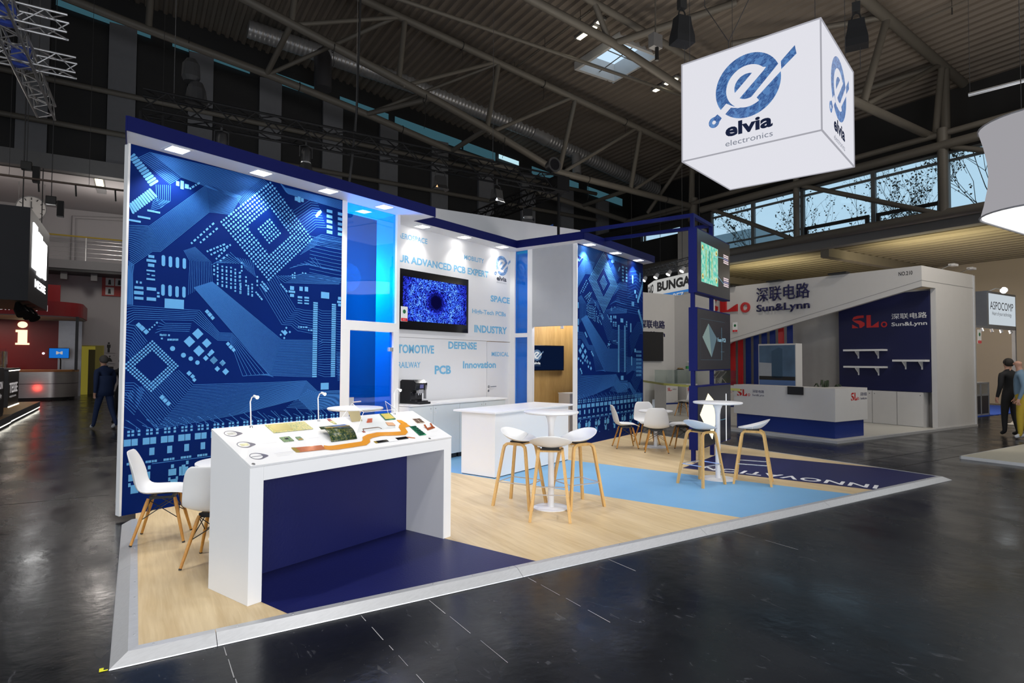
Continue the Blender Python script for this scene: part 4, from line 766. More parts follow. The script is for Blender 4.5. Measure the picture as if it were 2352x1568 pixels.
for j, (a, b) in enumerate(((.098, .468), (.105, .29), (.107, .114))):
    mb = MB(); n = 28
    for i in range(n):
        t0, t1 = 2*math.pi*i/n, 2*math.pi*(i+1)/n
        def o_(t):
            k = max(0, math.cos(t))**6; return (a+.052*math.cos(t)+.028*k, b+.047*math.sin(t)-.01*k)
        def i_(t): return (a+.043*math.cos(t)-.004, b+.038*math.sin(t)+.002)
        mb.add([onslope(*i_(t0), .0008), onslope(*o_(t0), .0008), onslope(*o_(t1), .0008), onslope(*i_(t1), .0008)], [(0, 1, 2, 3)])
    if j == 2: mb.add([onslope(a-.045, b-.004, .0008), onslope(a+.04, b-.004, .0008), onslope(a+.04, b+.002, .0008), onslope(a-.045, b+.002, .0008)], [(0, 1, 2, 3)])
    p_ = mb.build('printed_icon', ic, dc)
    if j < 2: MB().add([onslope(a-.03, b-.018, .0007), onslope(a+.03, b-.018, .0007), onslope(a+.03, b+.018, .0007), onslope(a-.03, b+.018, .0007)], [(0, 1, 2, 3)]).build('icon_picture', mat('icon_gold' if j else 'icon_silver', (.62, .60, .36, 1) if j else (.5, .5, .46, 1), .4, var=.4, scale=60), p_)
cap_m = mat('caption_grey', (.62, .62, .64, 1), .6)
for a, b, l in ((.22, .48, .15), (.22, .46, .13), (.23, .295, .16), (.23, .27, .12), (.24, .115, .17), (.24, .095, .14), (.24, .075, .10), (.62, .40, .14), (.80, .50, .1), (.62, .27, .1), (1.1, .44, .1), (1.2, .245, .2), (1.7, .05, .14), (1.84, .13, .1), (1.84, .44, .1)):
    MB().add([onslope(a, b, .0007), onslope(a+l, b, .0007), onslope(a+l, b+.004, .0007), onslope(a, b+.004, .0007)], [(0, 1, 2, 3)]).build('caption_line', cap_m, dc)
for a, b in ((.03, .02), (1.72, .02), (.29, .545), (.886, .54)):
    MB().add([onslope(a+.012*math.cos(i*.628), b+.012*math.sin(i*.628), .003) for i in range(10)], [tuple(range(10))]).build('fixing_screw', steel, dc)
# boards lying on the counter
def pcb_mat(name, base, c2, sc=60.):
    m = D.materials.new(name); m.use_nodes = True; nt = m.node_tree; N = nt.nodes; L = nt.links; p = N['Principled BSDF']
    tc = N.new('ShaderNodeTexCoord'); v = N.new('ShaderNodeTexVoronoi'); v.inputs['Scale'].default_value = sc; v.distance = 'CHEBYCHEV'; v.feature = 'F1'; L.new(tc.outputs['Object'], v.inputs[0])
    n = N.new('ShaderNodeTexNoise'); n.inputs['Scale'].default_value = sc*.35; n.inputs['Detail'].default_value = 4; L.new(tc.outputs['Object'], n.inputs[0])
    mu = N.new('ShaderNodeMath'); mu.operation = 'MULTIPLY'; L.new(v.outputs['Distance'], mu.inputs[0]); L.new(n.outputs[0], mu.inputs[1])
    mr_ = N.new('ShaderNodeMapRange'); mr_.inputs[1].default_value = .22; mr_.inputs[2].default_value = .32; L.new(mu.outputs[0], mr_.inputs[0])
    mx = N.new('ShaderNodeMix'); mx.data_type = 'RGBA'; mx.inputs[6].default_value = base; mx.inputs[7].default_value = c2; L.new(mr_.outputs[0], mx.inputs[0]); L.new(mx.outputs[2], p.inputs['Base Color']); p.inputs['Roughness'].default_value = .3
    MT[name] = m; return m
gold_pcb = pcb_mat('gold_board', S(206, 194, 124), S(110, 145, 105), 190.); green_pcb = pcb_mat('green_board', S(96, 128, 92), S(176, 184, 130), 260.); dark_pcb = pcb_mat('dark_green_board', S(20, 52, 34), S(130, 128, 62), 170.)
emer_pcb = pcb_mat('emerald_board', S(12, 96, 70), S(60, 160, 110)); flexm = mat('amber_flex', S(214, 142, 26), .3, var=.08, scale=20); copper = mat('copper_print', S(196, 112, 52), .3, .3, var=.2, scale=60)
def item(name, a, b, lab, cat, h=.0):
    o = D.objects.new(name, None); C.objects.link(o); x, y, z = onslope(a, b, h+.0025)
    o.location = BW(2.2+x, 3.81+y, ZB+z); o.rotation_euler = (SLP, 0, YB); o.empty_display_size = .05
    return tag(o, lab, cat)
def plate(par, name, pts, h, mt, z0=0.): return MB().prism(pts, z0, z0+h).build(name, mt, par)
def rc(x0, x1, y0, y1): return [(x0, y0), (x1, y0), (x1, y1), (x0, y1)]
o = item('circuit_board', .40, .408, 'large gold and green circuit board near the back edge of the display counter', 'circuit board'); plate(o, 'board', rc(0, .35, 0, .137), .004, gold_pcb); plate(o, 'gold_field', rc(.02, .18, .02, .12), .0012, mat('gold_foil', S(222, 206, 130), .25, .4, var=.1), .004)
o = item('circuit_board', .40, .257, 'small square green circuit board on the display counter', 'circuit board'); plate(o, 'board', rc(0, .083, 0, .072), .004, green_pcb); plate(o, 'chip', rc(.03, .055, .03, .05), .002, black, .004)
o = item('circuit_board', .523, .257, 'tiny green and gold circuit board beside the small square board', 'circuit board'); plate(o, 'board', rc(0, .042, 0, .05), .004, green_pcb); plate(o, 'pad_row', rc(.006, .036, .004, .014), .001, flexm, .004)
o = item('circuit_board', .765, .165, 'dark green circuit board bent into a curve', 'circuit board'); mb = MB(); n = 16; vs = []
for i in range(n+1):
    t = i/n; y = .005+.20*t-.02*math.sin(t*3.1); z = .002+.055*math.sin(min(1, t*1.25)*math.pi*.62) if t < .8 else .002+.055*math.sin(math.pi*.62)*(1-(t-.8)*1.5); vs.append((y, z))
vs += [(.19, .035), (.165, .03)]
n = len(vs); pts = [(0, y, z) for y, z in vs]+[(.25, y, z) for y, z in vs]; mb.add(pts, [(i, i+1, n+i+1, n+i) for i in range(n-1)]); q = mb.build('bent_board', dark_pcb, o, smooth=True); sm = q.modifiers.new('thickness', 'SOLIDIFY'); sm.thickness = .004
for y in (.05, .12): plate(o, 'gold_contacts', rc(.01, .24, y, y+.012), .003, mat('contact_gold', S(190, 160, 60), .3, .6), .062 if y > .1 else .035)
def ribbon(par, name, path, w, mt, h=.002, z0=.0):
    L_, R_ = [], []
    for i, p in enumerate(path):
        a = Vector(path[max(0, i-1)]); b = Vector(path[min(len(path)-1, i+1)]); d = (b-a).normalized(); n = Vector((-d.y, d.x)); L_.append(Vector(p)+n*w/2); R_.append(Vector(p)-n*w/2)
    mb = MB()
    for i in range(len(path)-1): mb.prism([tuple(R_[i]), tuple(R_[i+1]), tuple(L_[i+1]), tuple(L_[i])], z0, z0+h)
    return mb.build(name, mt, par)
o = item('flex_circuit', .40, .04, 'long amber flexible circuit ribbon winding across the display counter', 'flex circuit')
ribbon(o, 'ribbon', [(.25, .066), (.29, .045), (.34, .04), (.62, .045), (.67, .075), (.70, .12), (.76, .145), (.87, .16), (1.03, .135), (1.12, .125), (1.16, .15), (1.19, .22), (1.22, .25), (1.30, .262)], .062, flexm, .003, .001)
plate(o, 'copper_field', [(.02, .045), (.25, .035), (.25, .10), (.02, .115)], .003, copper, .001); plate(o, 'gold_end', [(0, .05), (.03, .045), (.03, .115), (0, .12)], .004, MT['contact_gold'], .001)
plate(o, 'pink_end', [(1.08, .29), (1.16, .27), (1.17, .33), (1.10, .35)], .003, mat('pink_polyimide', S(214, 160, 120), .4), .001); plate(o, 'gold_tail', [(1.24, .29), (1.31, .28), (1.30, .36), (1.25, .37)], .003, flexm, .001)
o = item('flex_circuit', 1.13, .055, 'short black flexible circuit with white middle near the counter front', 'flex circuit'); plate(o, 'black_end', rc(.02, .14, .008, .04), .003, blackgloss); plate(o, 'white_middle', rc(.14, .24, .0, .045), .004, white); plate(o, 'black_end', rc(.24, .37, .012, .048), .003, blackgloss); plate(o, 'gold_tip', rc(0, .02, .008, .04), .003, MT['contact_gold']); plate(o, 'copper_tail', [(.37, .03), (.44, .0), (.445, .008), (.37, .045)], .003, copper)
o = item('led_module', 1.655, .088, 'emerald green board set with rows of small parts', 'circuit board'); plate(o, 'board', [(0, 0), (.085, 0), (.098, .175), (.035, .178)], .005, emer_pcb)
for i in range(5): plate(o, 'component_row', rc(.012+.008*i, .075+.005*i, .012+.034*i, .03+.034*i), .006, mat('dark_emerald', S(8, 70, 50), .4), .005)
o = item('flex_circuit', 1.825, .16, 'rust red flexible circuit with upturned ends by the counter edge', 'flex circuit'); plate(o, 'base', [(0, 0), (.13, .03), (.13, .06), (.02, .04)], .003, mat('rust_copper', S(170, 84, 40), .35, .3)); MB().prismx([(.04, .003), (.075, .02), (.075, .024), (.036, .006)], .01, .03).build('upturned_end', MT['rust_copper'], o); MB().prismx([(.05, .003), (.085, .02), (.085, .024), (.046, .006)], .10, .12).build('upturned_end', MT['rust_copper'], o)
o = item('chip_set', 1.825, .308, 'four brown square chips on a pale carrier at the counter corner', 'chips'); plate(o, 'carrier', [(0, 0), (.10, -.005), (.108, .09), (.022, .1)], .002, mat('carrier_beige', S(206, 190, 170), .5))
for i in (0, 1):
    for j in (0, 1): plate(o, 'chip', rc(.008+.05*i+.01*j, .048+.05*i+.01*j, .006+.045*j, .042+.045*j), .003, mat('chip_brown', S(84, 62, 50), .4), .002)
o = item('circuit_board', 1.53, .43, 'pale gold board with green rim behind the clear case', 'circuit board'); plate(o, 'board', [(0, 0), (.13, 0), (.16, .13), (.035, .13)], .004, emer_pcb); plate(o, 'gold_panel', [(.012, .012), (.125, .012), (.14, .118), (.04, .118)], .002, mat('pale_gold', S(228, 206, 110), .25, .3), .004)
o = item('copper_flex', 1.31, .42, 'tiny orange folded copper part inside the clear case', 'flex circuit')
for i in range(4): plate(o, 'finger', [(.0+.015*i, .0+.015*i), (.06+.012*i, .0+.015*i), (.06+.012*i, .01+.015*i), (.0+.015*i, .01+.015*i)], .004, mat('orange_copper', S(206, 96, 60), .4), .002*i)
o = item('tan_plate', 1.175, .46, 'small tan plate standing inside the clear case', 'plate'); MB().prismx([(0, 0), (.004, 0), (.085, .06), (.08, .062)], 0, .115).build('plate', mat('tan_card', S(170, 156, 118), .6), o); MB().prismx([(.078, .0), (.082, .0), (.082, .06), (.078, .06)], .05, .06).build('prop', acrylic, o)
o = item('thin_flex', 1.16, .27, 'thin brown bracket shaped flexible strip in front of the clear case', 'flex circuit'); ribbon(o, 'strip', [(.0, .0), (.03, .05), (.2, .05), (.215, .02)], .008, mat('brown_flex', S(120, 90, 64), .4), .002); plate(o, 'tip', rc(-.012, .012, -.01, .01), .003, MT['rust_copper'])
o = item('small_flex', .975, .46, 'small amber and cream chip strip near the lamp on the counter', 'flex circuit'); plate(o, 'amber_part', rc(0, .03, .05, .09), .004, MT['rust_copper']); plate(o, 'cream_part', [(.01, .0), (.035, -.01), (.035, .05), (.0, .05)], .004, gold_pcb)
o = item('clear_case', 1.08, .27, 'clear acrylic cover standing over small samples on the counter', 'display case')
ca = MB(); ca.add([(0, 0, 0), (.12, .11, .13), (.50, .11, .13), (.44, 0, 0)], [(0, 1, 2, 3)]); ca.add([(.12, .11, .13), (.13, .29, .13), (.51, .29, .13), (.50, .11, .13)], [(0, 1, 2, 3)])
q = ca.build('cover', acrylic, o)
eg = MB()
for a, b in (((0, 0, 0), (.12, .11, .13)), ((.44, 0, 0), (.50, .11, .13)), ((.12, .11, .13), (.50, .11, .13)), ((.12, .11, .13), (.13, .29, .13)), ((.50, .11, .13), (.51, .29, .13)), ((.13, .29, .13), (.06, .29, 0)), ((.51, .29, .13), (.58, .27, 0))): eg.tube([a, b], .0022, 6)
eg.build('polished_edges', mat('acrylic_edge', (.85, .88, .88, 1), .2), o)
glowtip = emis('reading_lamp_glow', (1, .9, .68, 1), 90.)
for a, lab in ((.285, 'white gooseneck lamp at the back edge beside the large gold board'), (.886, 'white gooseneck lamp between the large gold board and the clear case'), (1.735, 'white gooseneck lamp behind the pale gold board')):
    o = item('gooseneck_lamp', a, .54, lab, 'lamp'); o.rotation_euler = (0, 0, YB); o['group'] = 'gooseneck lamps on the display counter'
    MB().lathe([(.014, -.012), (.014, .004), (.006, .008)], 12).build('foot', steel, o); MB().tube([(0, 0, .004), (-.004, 0, .10), (-.012, -.005, .19), (-.008, -.02, .225), (.0, -.045, .235)], .0045, 8).build('stem', white, o, smooth=True)
    hd_ = MB().tube([(.0, -.035, .236), (.004, -.075, .225)], [.009, .013], 12).build('head', white, o, smooth=True); MB().tube([(.004, -.0755, .2248), (.0045, -.079, .2238)], .011, 10).build('bulb', glowtip, o)
    l = light('gooseneck_bulb', 'SPOT', (0, 0, 0), 1.6, (1, .9, .72), None, .012, 130, .5); l.parent = o; l.location = (.006, -.085, .222); l.rotation_euler = (R(25), 0, 0)
# ================================================================ tables
def table(u, v, rtop, htop, rbase, lab, cat='table'):
    o = thing('round_table', lab, cat, BW(u, v, ZB), YB)
    MB().lathe([(rtop-.012, htop-.026), (rtop, htop-.016), (rtop, htop-.004), (rtop-.006, htop)], 48).build('table_top', white, o, smooth=True)
    MB().lathe([(.040, .012), (.034, .05), (.034, htop-.18), (.045, htop-.10), (.075, htop-.03), (.085, htop-.026)], 24).build('column', white, o, smooth=True)
    MB().lathe([(rbase, 0), (rbase, .006), (rbase-.01, .010), (.04, .014)], 40).build('base_plate', white, o, smooth=True)
    return o
table(5.70, 3.66, .31, 1.08, .20, 'tall white round table between three bar stools near the bar counter')
table(8.53, 2.69, .335, 1.08, .235, 'tall white round table with two bar stools beside the screen tower')
table(10.92, 4.63, .325, .70, .23, 'low white round table with a card holder among white shell chairs')
table(2.98, 5.40, .345, .70, .22, 'low white round table behind the display counter beside two shell chairs')
table(4.63, 5.74, .325, 1.08, .22, 'tall white round table behind the display counter in front of the glass door')
ch = thing('card_holder', 'upright acrylic card holder on the low round table', 'card holder', BW(10.90, 4.66, ZB+.70), YB)
MB().box(-.05, .05, -.035, .035, 0, .006).build('foot', acrylic, ch); MB().box(-.048, .048, -.003, .003, .006, .21).build('card', mat('card_print', (.62, .66, .72, 1), .5, var=.3, scale=30), ch); MB().box(-.05, .05, -.006, -.004, .006, .215).build('front_sheet', acrylic, ch)
# ================================================================ bar stools
def shell_mesh(name, rows, mt, thick):
    mb = MB(); k = len(rows[0]); vs = [p for r in rows for p in r]
    mb.add(vs, [(i*k+j, i*k+j+1, (i+1)*k+j+1, (i+1)*k+j) for i in range(len(rows)-1) for j in range(k-1)])
    return mb.mesh(name, mt)
def make_stool():
    o = thing('bar_stool', '', 'bar stool')
    rows = []
    for i in range(9):
        rho = i/8; row = []
        for j in range(33):
            th = 2*math.pi*j/32; c, s_ = math.cos(th), math.sin(th)
            back = ((1+s_)/2)**1.6; rim = .018+.125*back
            row.append((.225*rho*c*(1+.04*back), .205*rho*s_+.012*rho, .735+rim*rho**2.4))
        rows.append(row)
    me = shell_mesh('seat', rows, plastic, .007); q = link('seat', me, o, smooth=True)
    a = q.modifiers.new('thickness', 'SOLIDIFY'); a.thickness = .009; a.offset = -1
    a = q.modifiers.new('round', 'SUBSURF'); a.levels = a.render_levels = 1
    MB().box(-.09, .09, -.08, .08, .712, .732).build('seat_plate', rubber, o)
    for sx in (-1, 1):                                # bent oak side frames, each an upside-down U
        pts = []
        top = .705; tx_, bx__ = .125*sx, .205*sx
        def P(y, z): return (tx_+(bx__-tx_)*(1-z/top), y, z)
        pts += [P(-.235, 0), P(-.145, .62), P(-.132, .675), P(-.10, .70), P(-.06, .707), P(.06, .707), P(.10, .70), P(.132, .675), P(.145, .62), P(.235, 0)]
        MB().tube(pts, [.0205]*len(pts), 4).build('side_frame', oak, o)
    MB().box(-.14, .14, -.075, .075, .69, .708).build('cross_rail', oak, o)
    fz = .27; k = 1-fz/.705; x = .125+.08*k; y = .235-.09*fz/.62
    for a, b in (((-x, -y), (x, -y)), ((-x, y), (x, y)), ((-x, -y), (-x, y)), ((x, -y), (x, y))): MB().tube([(*a, fz), (*b, fz)], .0065, 8).build('foot_rest', chrome, o, smooth=True)
    return o
st0 = make_stool(); first = [True]
def place(proto, first, u, v, rz, lab, group):
    if first[0]: first[0] = False; proto.location = BW(u, v, ZB); proto.rotation_euler = (0, 0, rz); proto['label'] = lab; proto['group'] = group; return proto
    return dup(proto, BW(u, v, ZB), rz, lab, group)
G = 'bar stools around the tall tables'
place(st0, first, 5.36, 3.45, facing(.85, .53), 'bar stool turned with its rounded back to the aisle, between two stools', G)
place(st0, first, 5.60, 4.02, facing(.12, -1), 'bar stool between the display counter and the tall table, next to the bar counter', G)
place(st0, first, 5.98, 3.49, facing(-.92, .40), 'bar stool standing on the light blue strip side of the tall table near the bar', G)
place(st0, first, 8.04, 2.76, facing(1, -.33), 'bar stool on the light blue strip in front of the screen tower', G)
place(st0, first, 8.55, 2.22, facing(-.2, 1), 'bar stool on the light blue strip next to the floor lettering', G)
# ================================================================ shell chairs
def make_chair():
    o = thing('shell_chair', '', 'chair')
    prof = [(-.235, .408, .175, .0), (-.225, .432, .20, .004), (-.16, .447, .222, .012), (-.05, .438, .23, .028), (.06, .425, .232, .042), (.135, .428, .23, .055), (.19, .462, .227, .062), (.222, .53, .222, .062), (.242, .62, .212, .055), (.262, .71, .196, .042), (.278, .785, .165, .026), (.284, .815, .12, .014)]
    rows = []
    for i, (y, z, hw, cl_) in enumerate(prof):
        b = min(1, max(0, (i-4)/4)); row = []
        for j in range(13):
            t = j/6-1; e = abs(t)**2.2
            row.append((hw*t, y-cl_*e*b*1.1, z+cl_*e*(1-b)*1.0))
        rows.append(row)
    q = link('seat_shell', shell_mesh('seat_shell', rows, plastic, .006), o, smooth=True)
    a = q.modifiers.new('thickness', 'SOLIDIFY'); a.thickness = .008; a.offset = 0
    a = q.modifiers.new('round', 'SUBSURF'); a.levels = a.render_levels = 1
    mt_ = MB(); mt_.box(-.12, .12, -.11, -.09, .385, .415); mt_.box(-.12, .12, .07, .09, .375, .41); mt_.box(-.12, -.10, -.09, .07, .385, .405); mt_.box(.10, .12, -.09, .07, .385, .405); mt_.build('mount', black, o)
    L = {}
    for sx in (-1, 1):
        for sy in (-1, 1):
            a = Vector((.115*sx, -.01+.105*sy, .392)); b = Vector((.205*sx, .0+.205*sy, .012)); L[sx, sy] = (a, b)
            l = MB().tube([a, a.lerp(b, .1), b], [.013, .016, .0115], 10).build('leg', oakdark, o, smooth=True)
            MB().tube([b, b+(b-a).normalized()*.012], .0125, 8).build('foot_cap', rubber, l)
    pt = lambda k, f: L[k][0].lerp(L[k][1], f)
    for k1, k2 in (((-1, -1), (1, -1)), ((-1, 1), (1, 1)), ((-1, -1), (-1, 1)), ((1, -1), (1, 1))):   # crossed wire bracing
        w_ = MB(); w_.tube([pt(k1, .02), pt(k2, .48)], .004, 6); w_.tube([pt(k2, .02), pt(k1, .48)], .004, 6); w_.build('cross_brace', black, o)
    return o
ch0 = make_chair(); fc = [True]; G = 'white shell chairs with dowel legs on the stand'
place(ch0, fc, 2.548, 5.874, facing(.83, -.55), 'white shell chair in front of the large circuit wall at its free end', G)
place(ch0, fc, 2.545, 4.87, facing(.72, .69), 'white shell chair half hidden by the display counter, back to the aisle', G)
place(ch0, fc, 10.49, 5.06, facing(.62, -.78), 'white shell chair in profile against the second circuit wall', G)
place(ch0, fc, 10.385, 4.39, facing(.90, .42), 'white shell chair with its back to the bar counter, at the card holder table', G)
place(ch0, fc, 11.30, 4.98, facing(-.75, -.62), 'white shell chair on the far side of the low table with the card holder', G)
place(ch0, fc, 11.22, 4.20, facing(-.55, .80), 'white shell chair mostly hidden by a bar stool beside the screen tower', G)
# ================================================================ screen tower
tw = thing('screen_tower', 'navy tower of three stacked display boxes on two posts', 'display tower', BW(9.65, 3.372, ZB), YB)
for x in (.035, .98): MB().box(x-.03, x+.03, .05, .11, 0, 4.10).build('post', navy, tw)
MB().box(.065, .95, .05, .11, 4.04, 4.10).build('top_bar', navy, tw)
for x in (.035, .98): MB().box(x-.03, x+.03, .11, 2.19, 4.04, 4.10).build('tie_bar', navy, tw)
scr_dark = mat('screen_charcoal', (.035, .036, .042, 1), .25, var=.05); frame_glow = emis('screen_teal_glow', (.10, .62, .48, 1), .9, col2=(.55, .85, .66, 1), scale=14.)
pinkg = emis('screen_pink_glow', (.85, .70, .72, 1), .9); amberg = emis('screen_amber_glow', (.85, .75, .25, 1), .9); cyang = emis('screen_cyan_line', (.25, .55, .75, 1), .7)
warmg = emis('cutout_warm_glow', (1, .90, .62, 1), 1.5); whiteg = emis('cutout_white_glow', (.92, .95, 1, 1), 2.2); paleg = emis('diamond_light', (.34, .46, .44, 1), .55); paleg2 = emis('diamond_dark', (.18, .27, .32, 1), .55)
for z0, z1, lab in ((2.78, 3.86, ''), (1.49, 2.54, ''), (.20, 1.245, '')):
    b = MB().box(0, 1.81, 0, .14, z0, z1).build('display_box', navy, tw, bevel=.003)
    q = MB().box(.02, 1.79, -.006, 0, z0+.02, z1-.02).build('screen', scr_dark, b)
bx1, bx2, bx3 = [c for c in tw.children if c.name.startswith('display_box')]
def face(par, name, pts, mt, y=-.008): return MB().add([(x, y, z) for x, z in pts], [tuple(range(len(pts)))]).build(name, mt, par)
face(bx1, 'board_picture', rc(.20, 1.08, 2.98, 3.65), frame_glow)
for x, z in ((.27, 3.56), (.99, 3.56), (.27, 3.08), (.99, 3.08)):
    g = face(bx1, 'picture_hole', [(x+.05*math.cos(i*.52), z+.05*math.sin(i*.52)) for i in range(12)], amberg, -.009); face(bx1, 'picture_hole_core', [(x+.022*math.cos(i*.63), z+.022*math.sin(i*.63)) for i in range(10)], scr_dark, -.010)
for x0 in (.42, .58, .72): face(bx1, 'picture_parts', rc(x0, x0+.05, 3.08, 3.55), emis('part_%d' % int(x0*100), (.5, .66, .3, 1) if x0 != .58 else (.05, .3, .25, 1), .8), -.009)
for z in (3.45, 3.025):
    for j in range(5): face(bx1, 'layer_picture', rc(1.40, 1.70, z+j*.035, z+.022+j*.035), pinkg if j != 2 else emis('layer_violet%d' % int(z*100), (.35, .33, .55, 1), .8))
for a, b in (((.85, 3.50), (1.40, 3.53)), ((.80, 3.25), (1.40, 3.06))): face(bx1, 'pointer_line', [a, b, (b[0], b[1]+.01), (a[0], a[1]+.01)], cyang, -.0095)
dL, dR = [], []
for i in range(9):
    t = i/8; dL += [(.25+(.56-.25)*t, 2.05+.245*t)] + ([(.25+(.56-.25)*t+.0, 2.05+.245*t+.02)] if i < 8 else [])
face(bx2, 'diamond_light_half', dL+[(.62, 2.06), (.71, 1.72)], paleg); face(bx2, 'diamond_dark_half', [(.56, 2.295), (.99, 2.06), (.71, 1.72), (.62, 2.06)], paleg2, -.0085)
text(bx2, 'Foam PCB', 1.04, 1.50, 2.0, 2.07, -.009, emis('foam_text', (.35, .6, .75, 1), .8), .01)
face(bx2, 'scan_line', rc(1.265, 1.272, 1.68, 2.26), cyang)
for a in (rc(.15, 1.45, 2.36, 2.363), rc(.15, 1.3, 1.675, 1.678), rc(.15, .153, 1.675, 2.36), rc(1.2, 1.42, 1.82, 1.826)): face(bx2, 'frame_line', a, emis('thin_line', (.12, .2, .26, 1), .6) if 'thin_line' not in MT else MT['thin_line'])
cut = []; n = 11
for i in range(n):                                   # stepped lit diamond cut-out
    t = i/n; x = .50-.40*t; z = 1.105-.33*t; cut += [(x, z), (x-.012, z-.022)]
cut += [(.10, .775)]+[(.10+.60*t, .775-.46*t) for t in (.5, 1)]+[(.735, .31), (.80, .42), (.92, .62), (.985, .83), (.78, .99), (.52, 1.105)]
face(bx3, 'lit_diamond', cut, warmg); face(bx3, 'lit_line', rc(1.495, 1.525, .20, 1.06), whiteg)
face(bx3, 'pointer_line', rc(1.0, 1.50, .60, .606), cyang)
# ================================================================ hanging cube sign
CUY = R(-40.8); CUX, CUYY, CUZ = 2.67, 9.36, 4.85
cu = thing('cube_sign', 'glowing white hanging cube sign with round blue logo', 'sign', (CUX, CUYY, CUZ), CUY)
cub_m = emis('lightbox_white', (.86, .86, .93, 1), .88); seam = emis('lightbox_seam', (.50, .50, .56, 1), .75)
W2, H2 = 2.035, 1.57
MB().box(.012, W2-.012, .012, W2-.012, .012, H2-.012).build('lightbox', cub_m, cu)
for z in (0, H2-.018):
    for x0, x1, y0, y1 in ((0, W2, 0, .018), (0, W2, W2-.018, W2), (0, .018, 0, W2), (W2-.018, W2, 0, W2)): MB().box(x0, x1, y0, y1, z, z+.018).build('edge_frame', seam, cu)
for x in (0, W2-.018):
    for y in (0, W2-.018): MB().box(x, x+.018, y, y+.018, .018, H2-.018).build('edge_frame', seam, cu)
lg_e = circuit_blue('logo_backlit', .85, (.015, .07, .28, 1), (.11, .27, .58, 1)); dk_e = emis('letter_backlit_dark', (.012, .018, .05, 1), .9); gr_e = emis('letter_backlit_grey', (.22, .24, .30, 1), .9)
def signface(par):
    logo(par, 1.03, .925, .475, .009, lg_e, cub_m); text(par, 'elvia', .70, 1.385, .225, .43, .009, dk_e, .035); text(par, 'electronics', .70, 1.385, .085, .17, .009, gr_e, 0.)
signface(cu)
sd = D.objects.new('side_print', None); C.objects.link(sd); sd.parent = cu; sd.location = (W2, 0, 0); sd.rotation_euler = (0, 0, R(90)); sd.empty_display_size = .05
# side face lettering sits straight under the sign (local frame turned a quarter)
Mq = Matrix.Translation((W2, 0, 0)) @ Matrix.Rotation(R(90), 4, 'Z')
before = set(cu.children); signface(cu)
for c in [c for c in cu.children if c not in before]:
    c.matrix_local = Mq
D.objects.remove(sd)
cl_b = light('cube_glow', 'POINT', (0, 0, 0), 1, (.9, .92, 1), None, .5); D.objects.remove(cl_b)
wire = mat('steel_wire', (.05, .05, .052, 1), .6, .2)
for x, y, zt in ((.1, .1, 5.2), (W2-.1, .1, 5.2), (.1, W2-.1, 5.2), (W2-.1, W2-.1, 5.2)): MB().tube([(x, y, H2), (x, y, zt)], .0045, 6).build('suspension_chain', wire, cu)
sl_ = MB(); sl_.tube([(.75, .03, H2), (.75, .03, H2+.12), (.35, .1, H2+.85), (.3, .2, 5.0)], .006, 6); sl_.tube([(.75, .03, H2+.12), (1.15, .1, H2+.9), (1.3, .2, 5.0)], .006, 6); sl_.build('sling', wire, cu)
bagm = mat('black_fabric_bag', (.010, .010, .011, 1), .8, var=.2)
def chain_bag(loc, rz, lab, k=1.):
    o = thing('chain_bag', lab, 'hoist bag', loc, rz, 'chain hoist bags above the cube sign')
    mb = MB(); rows = [(.17, 0), (.165, .12), (.13, .30), (.115, .44)]; vs = []
    for r, z in rows: vs += [(-r*k, -r*.7*k, z), (r*k, -r*.7*k, z), (r*k, r*.7*k, z), (-r*k, r*.7*k, z)]
    mb.add(vs, [(0, 3, 2, 1)]+[(i*4+j, i*4+(j+1) % 4, i*4+4+(j+1) % 4, i*4+4+j) for i in range(3) for j in range(4)]); mb.build('bag', bagm, o)
    MB().tube([(-.08, 0, .42), (-.05, 0, .54), (0, 0, .58), (.05, 0, .54), (.08, 0, .42)], .012, 6).build('strap', bagm, o); MB().box(-.06, .06, -.05, .05, .58, .74).build('hoist_hook', rubber, o); MB().tube([(0, 0, .74), (0, 0, 5.2)], .008, 6).build('chain', wire, o); MB().tube([(.05, 0, .02), (.05, 0, -.38)], .005, 6).build('lower_chain', wire, o)
chain_bag((2.74, 9.55, 6.85), R(20), 'black chain bag above the corner of the cube sign nearest the ribbed skylight'); chain_bag((5.62, 9.62, 6.85), R(-30), 'black chain bag above the far corner of the cube sign')
# ================================================================ black lighting truss with spots
def box_truss(root, p0, p1, size, mt, r=.022, up=Vector((0, 0, 1))):
    p0, p1 = Vector(p0), Vector(p1); d = (p1-p0).normalized(); x = d.cross(up).normalized() if abs(d.dot(up)) < .95 else Vector((1, 0, 0)); y = x.cross(d).normalized(); h = size/2
    cs = [x*h+y*h, -x*h+y*h, -x*h-y*h, x*h-y*h]
    for c in cs: MB().tube([p0+c, p1+c], r, 8).build('chord', mt, root, smooth=True)
    lc = MB(); L_ = (p1-p0).length; n = max(2, int(L_/size)); 
    for k in range(4):
        a, b = cs[k], cs[(k+1) % 4]
        for i in range(n):
            q0 = p0+d*L_*i/n; q1 = p0+d*L_*(i+1)/n; lc.tube([q0+(a if i % 2 == 0 else b), q1+(b if i % 2 == 0 else a)], r*.5, 5)
    lc.build('lacing', mt, root)
bt = thing('lighting_truss', 'black box truss standing behind the stand wall and carrying spotlights', 'truss', H0, YH)
truss_blk = mat('black_truss_tube', (.003, .003, .0035, 1), .7, spec=.2, var=.1)
box_truss(bt, (.0, 10.3, 5.49), (7.7, 10.3, 5.49), .30, truss_blk); box_truss(bt, (7.65, 10.45, 5.49), (7.65, 14.6, 5.49), .30, truss_blk)
for s, t in ((.12, 10.3), ): box_truss(bt, (s, t, 4.3), (s, t, 5.3), .28, truss_blk)
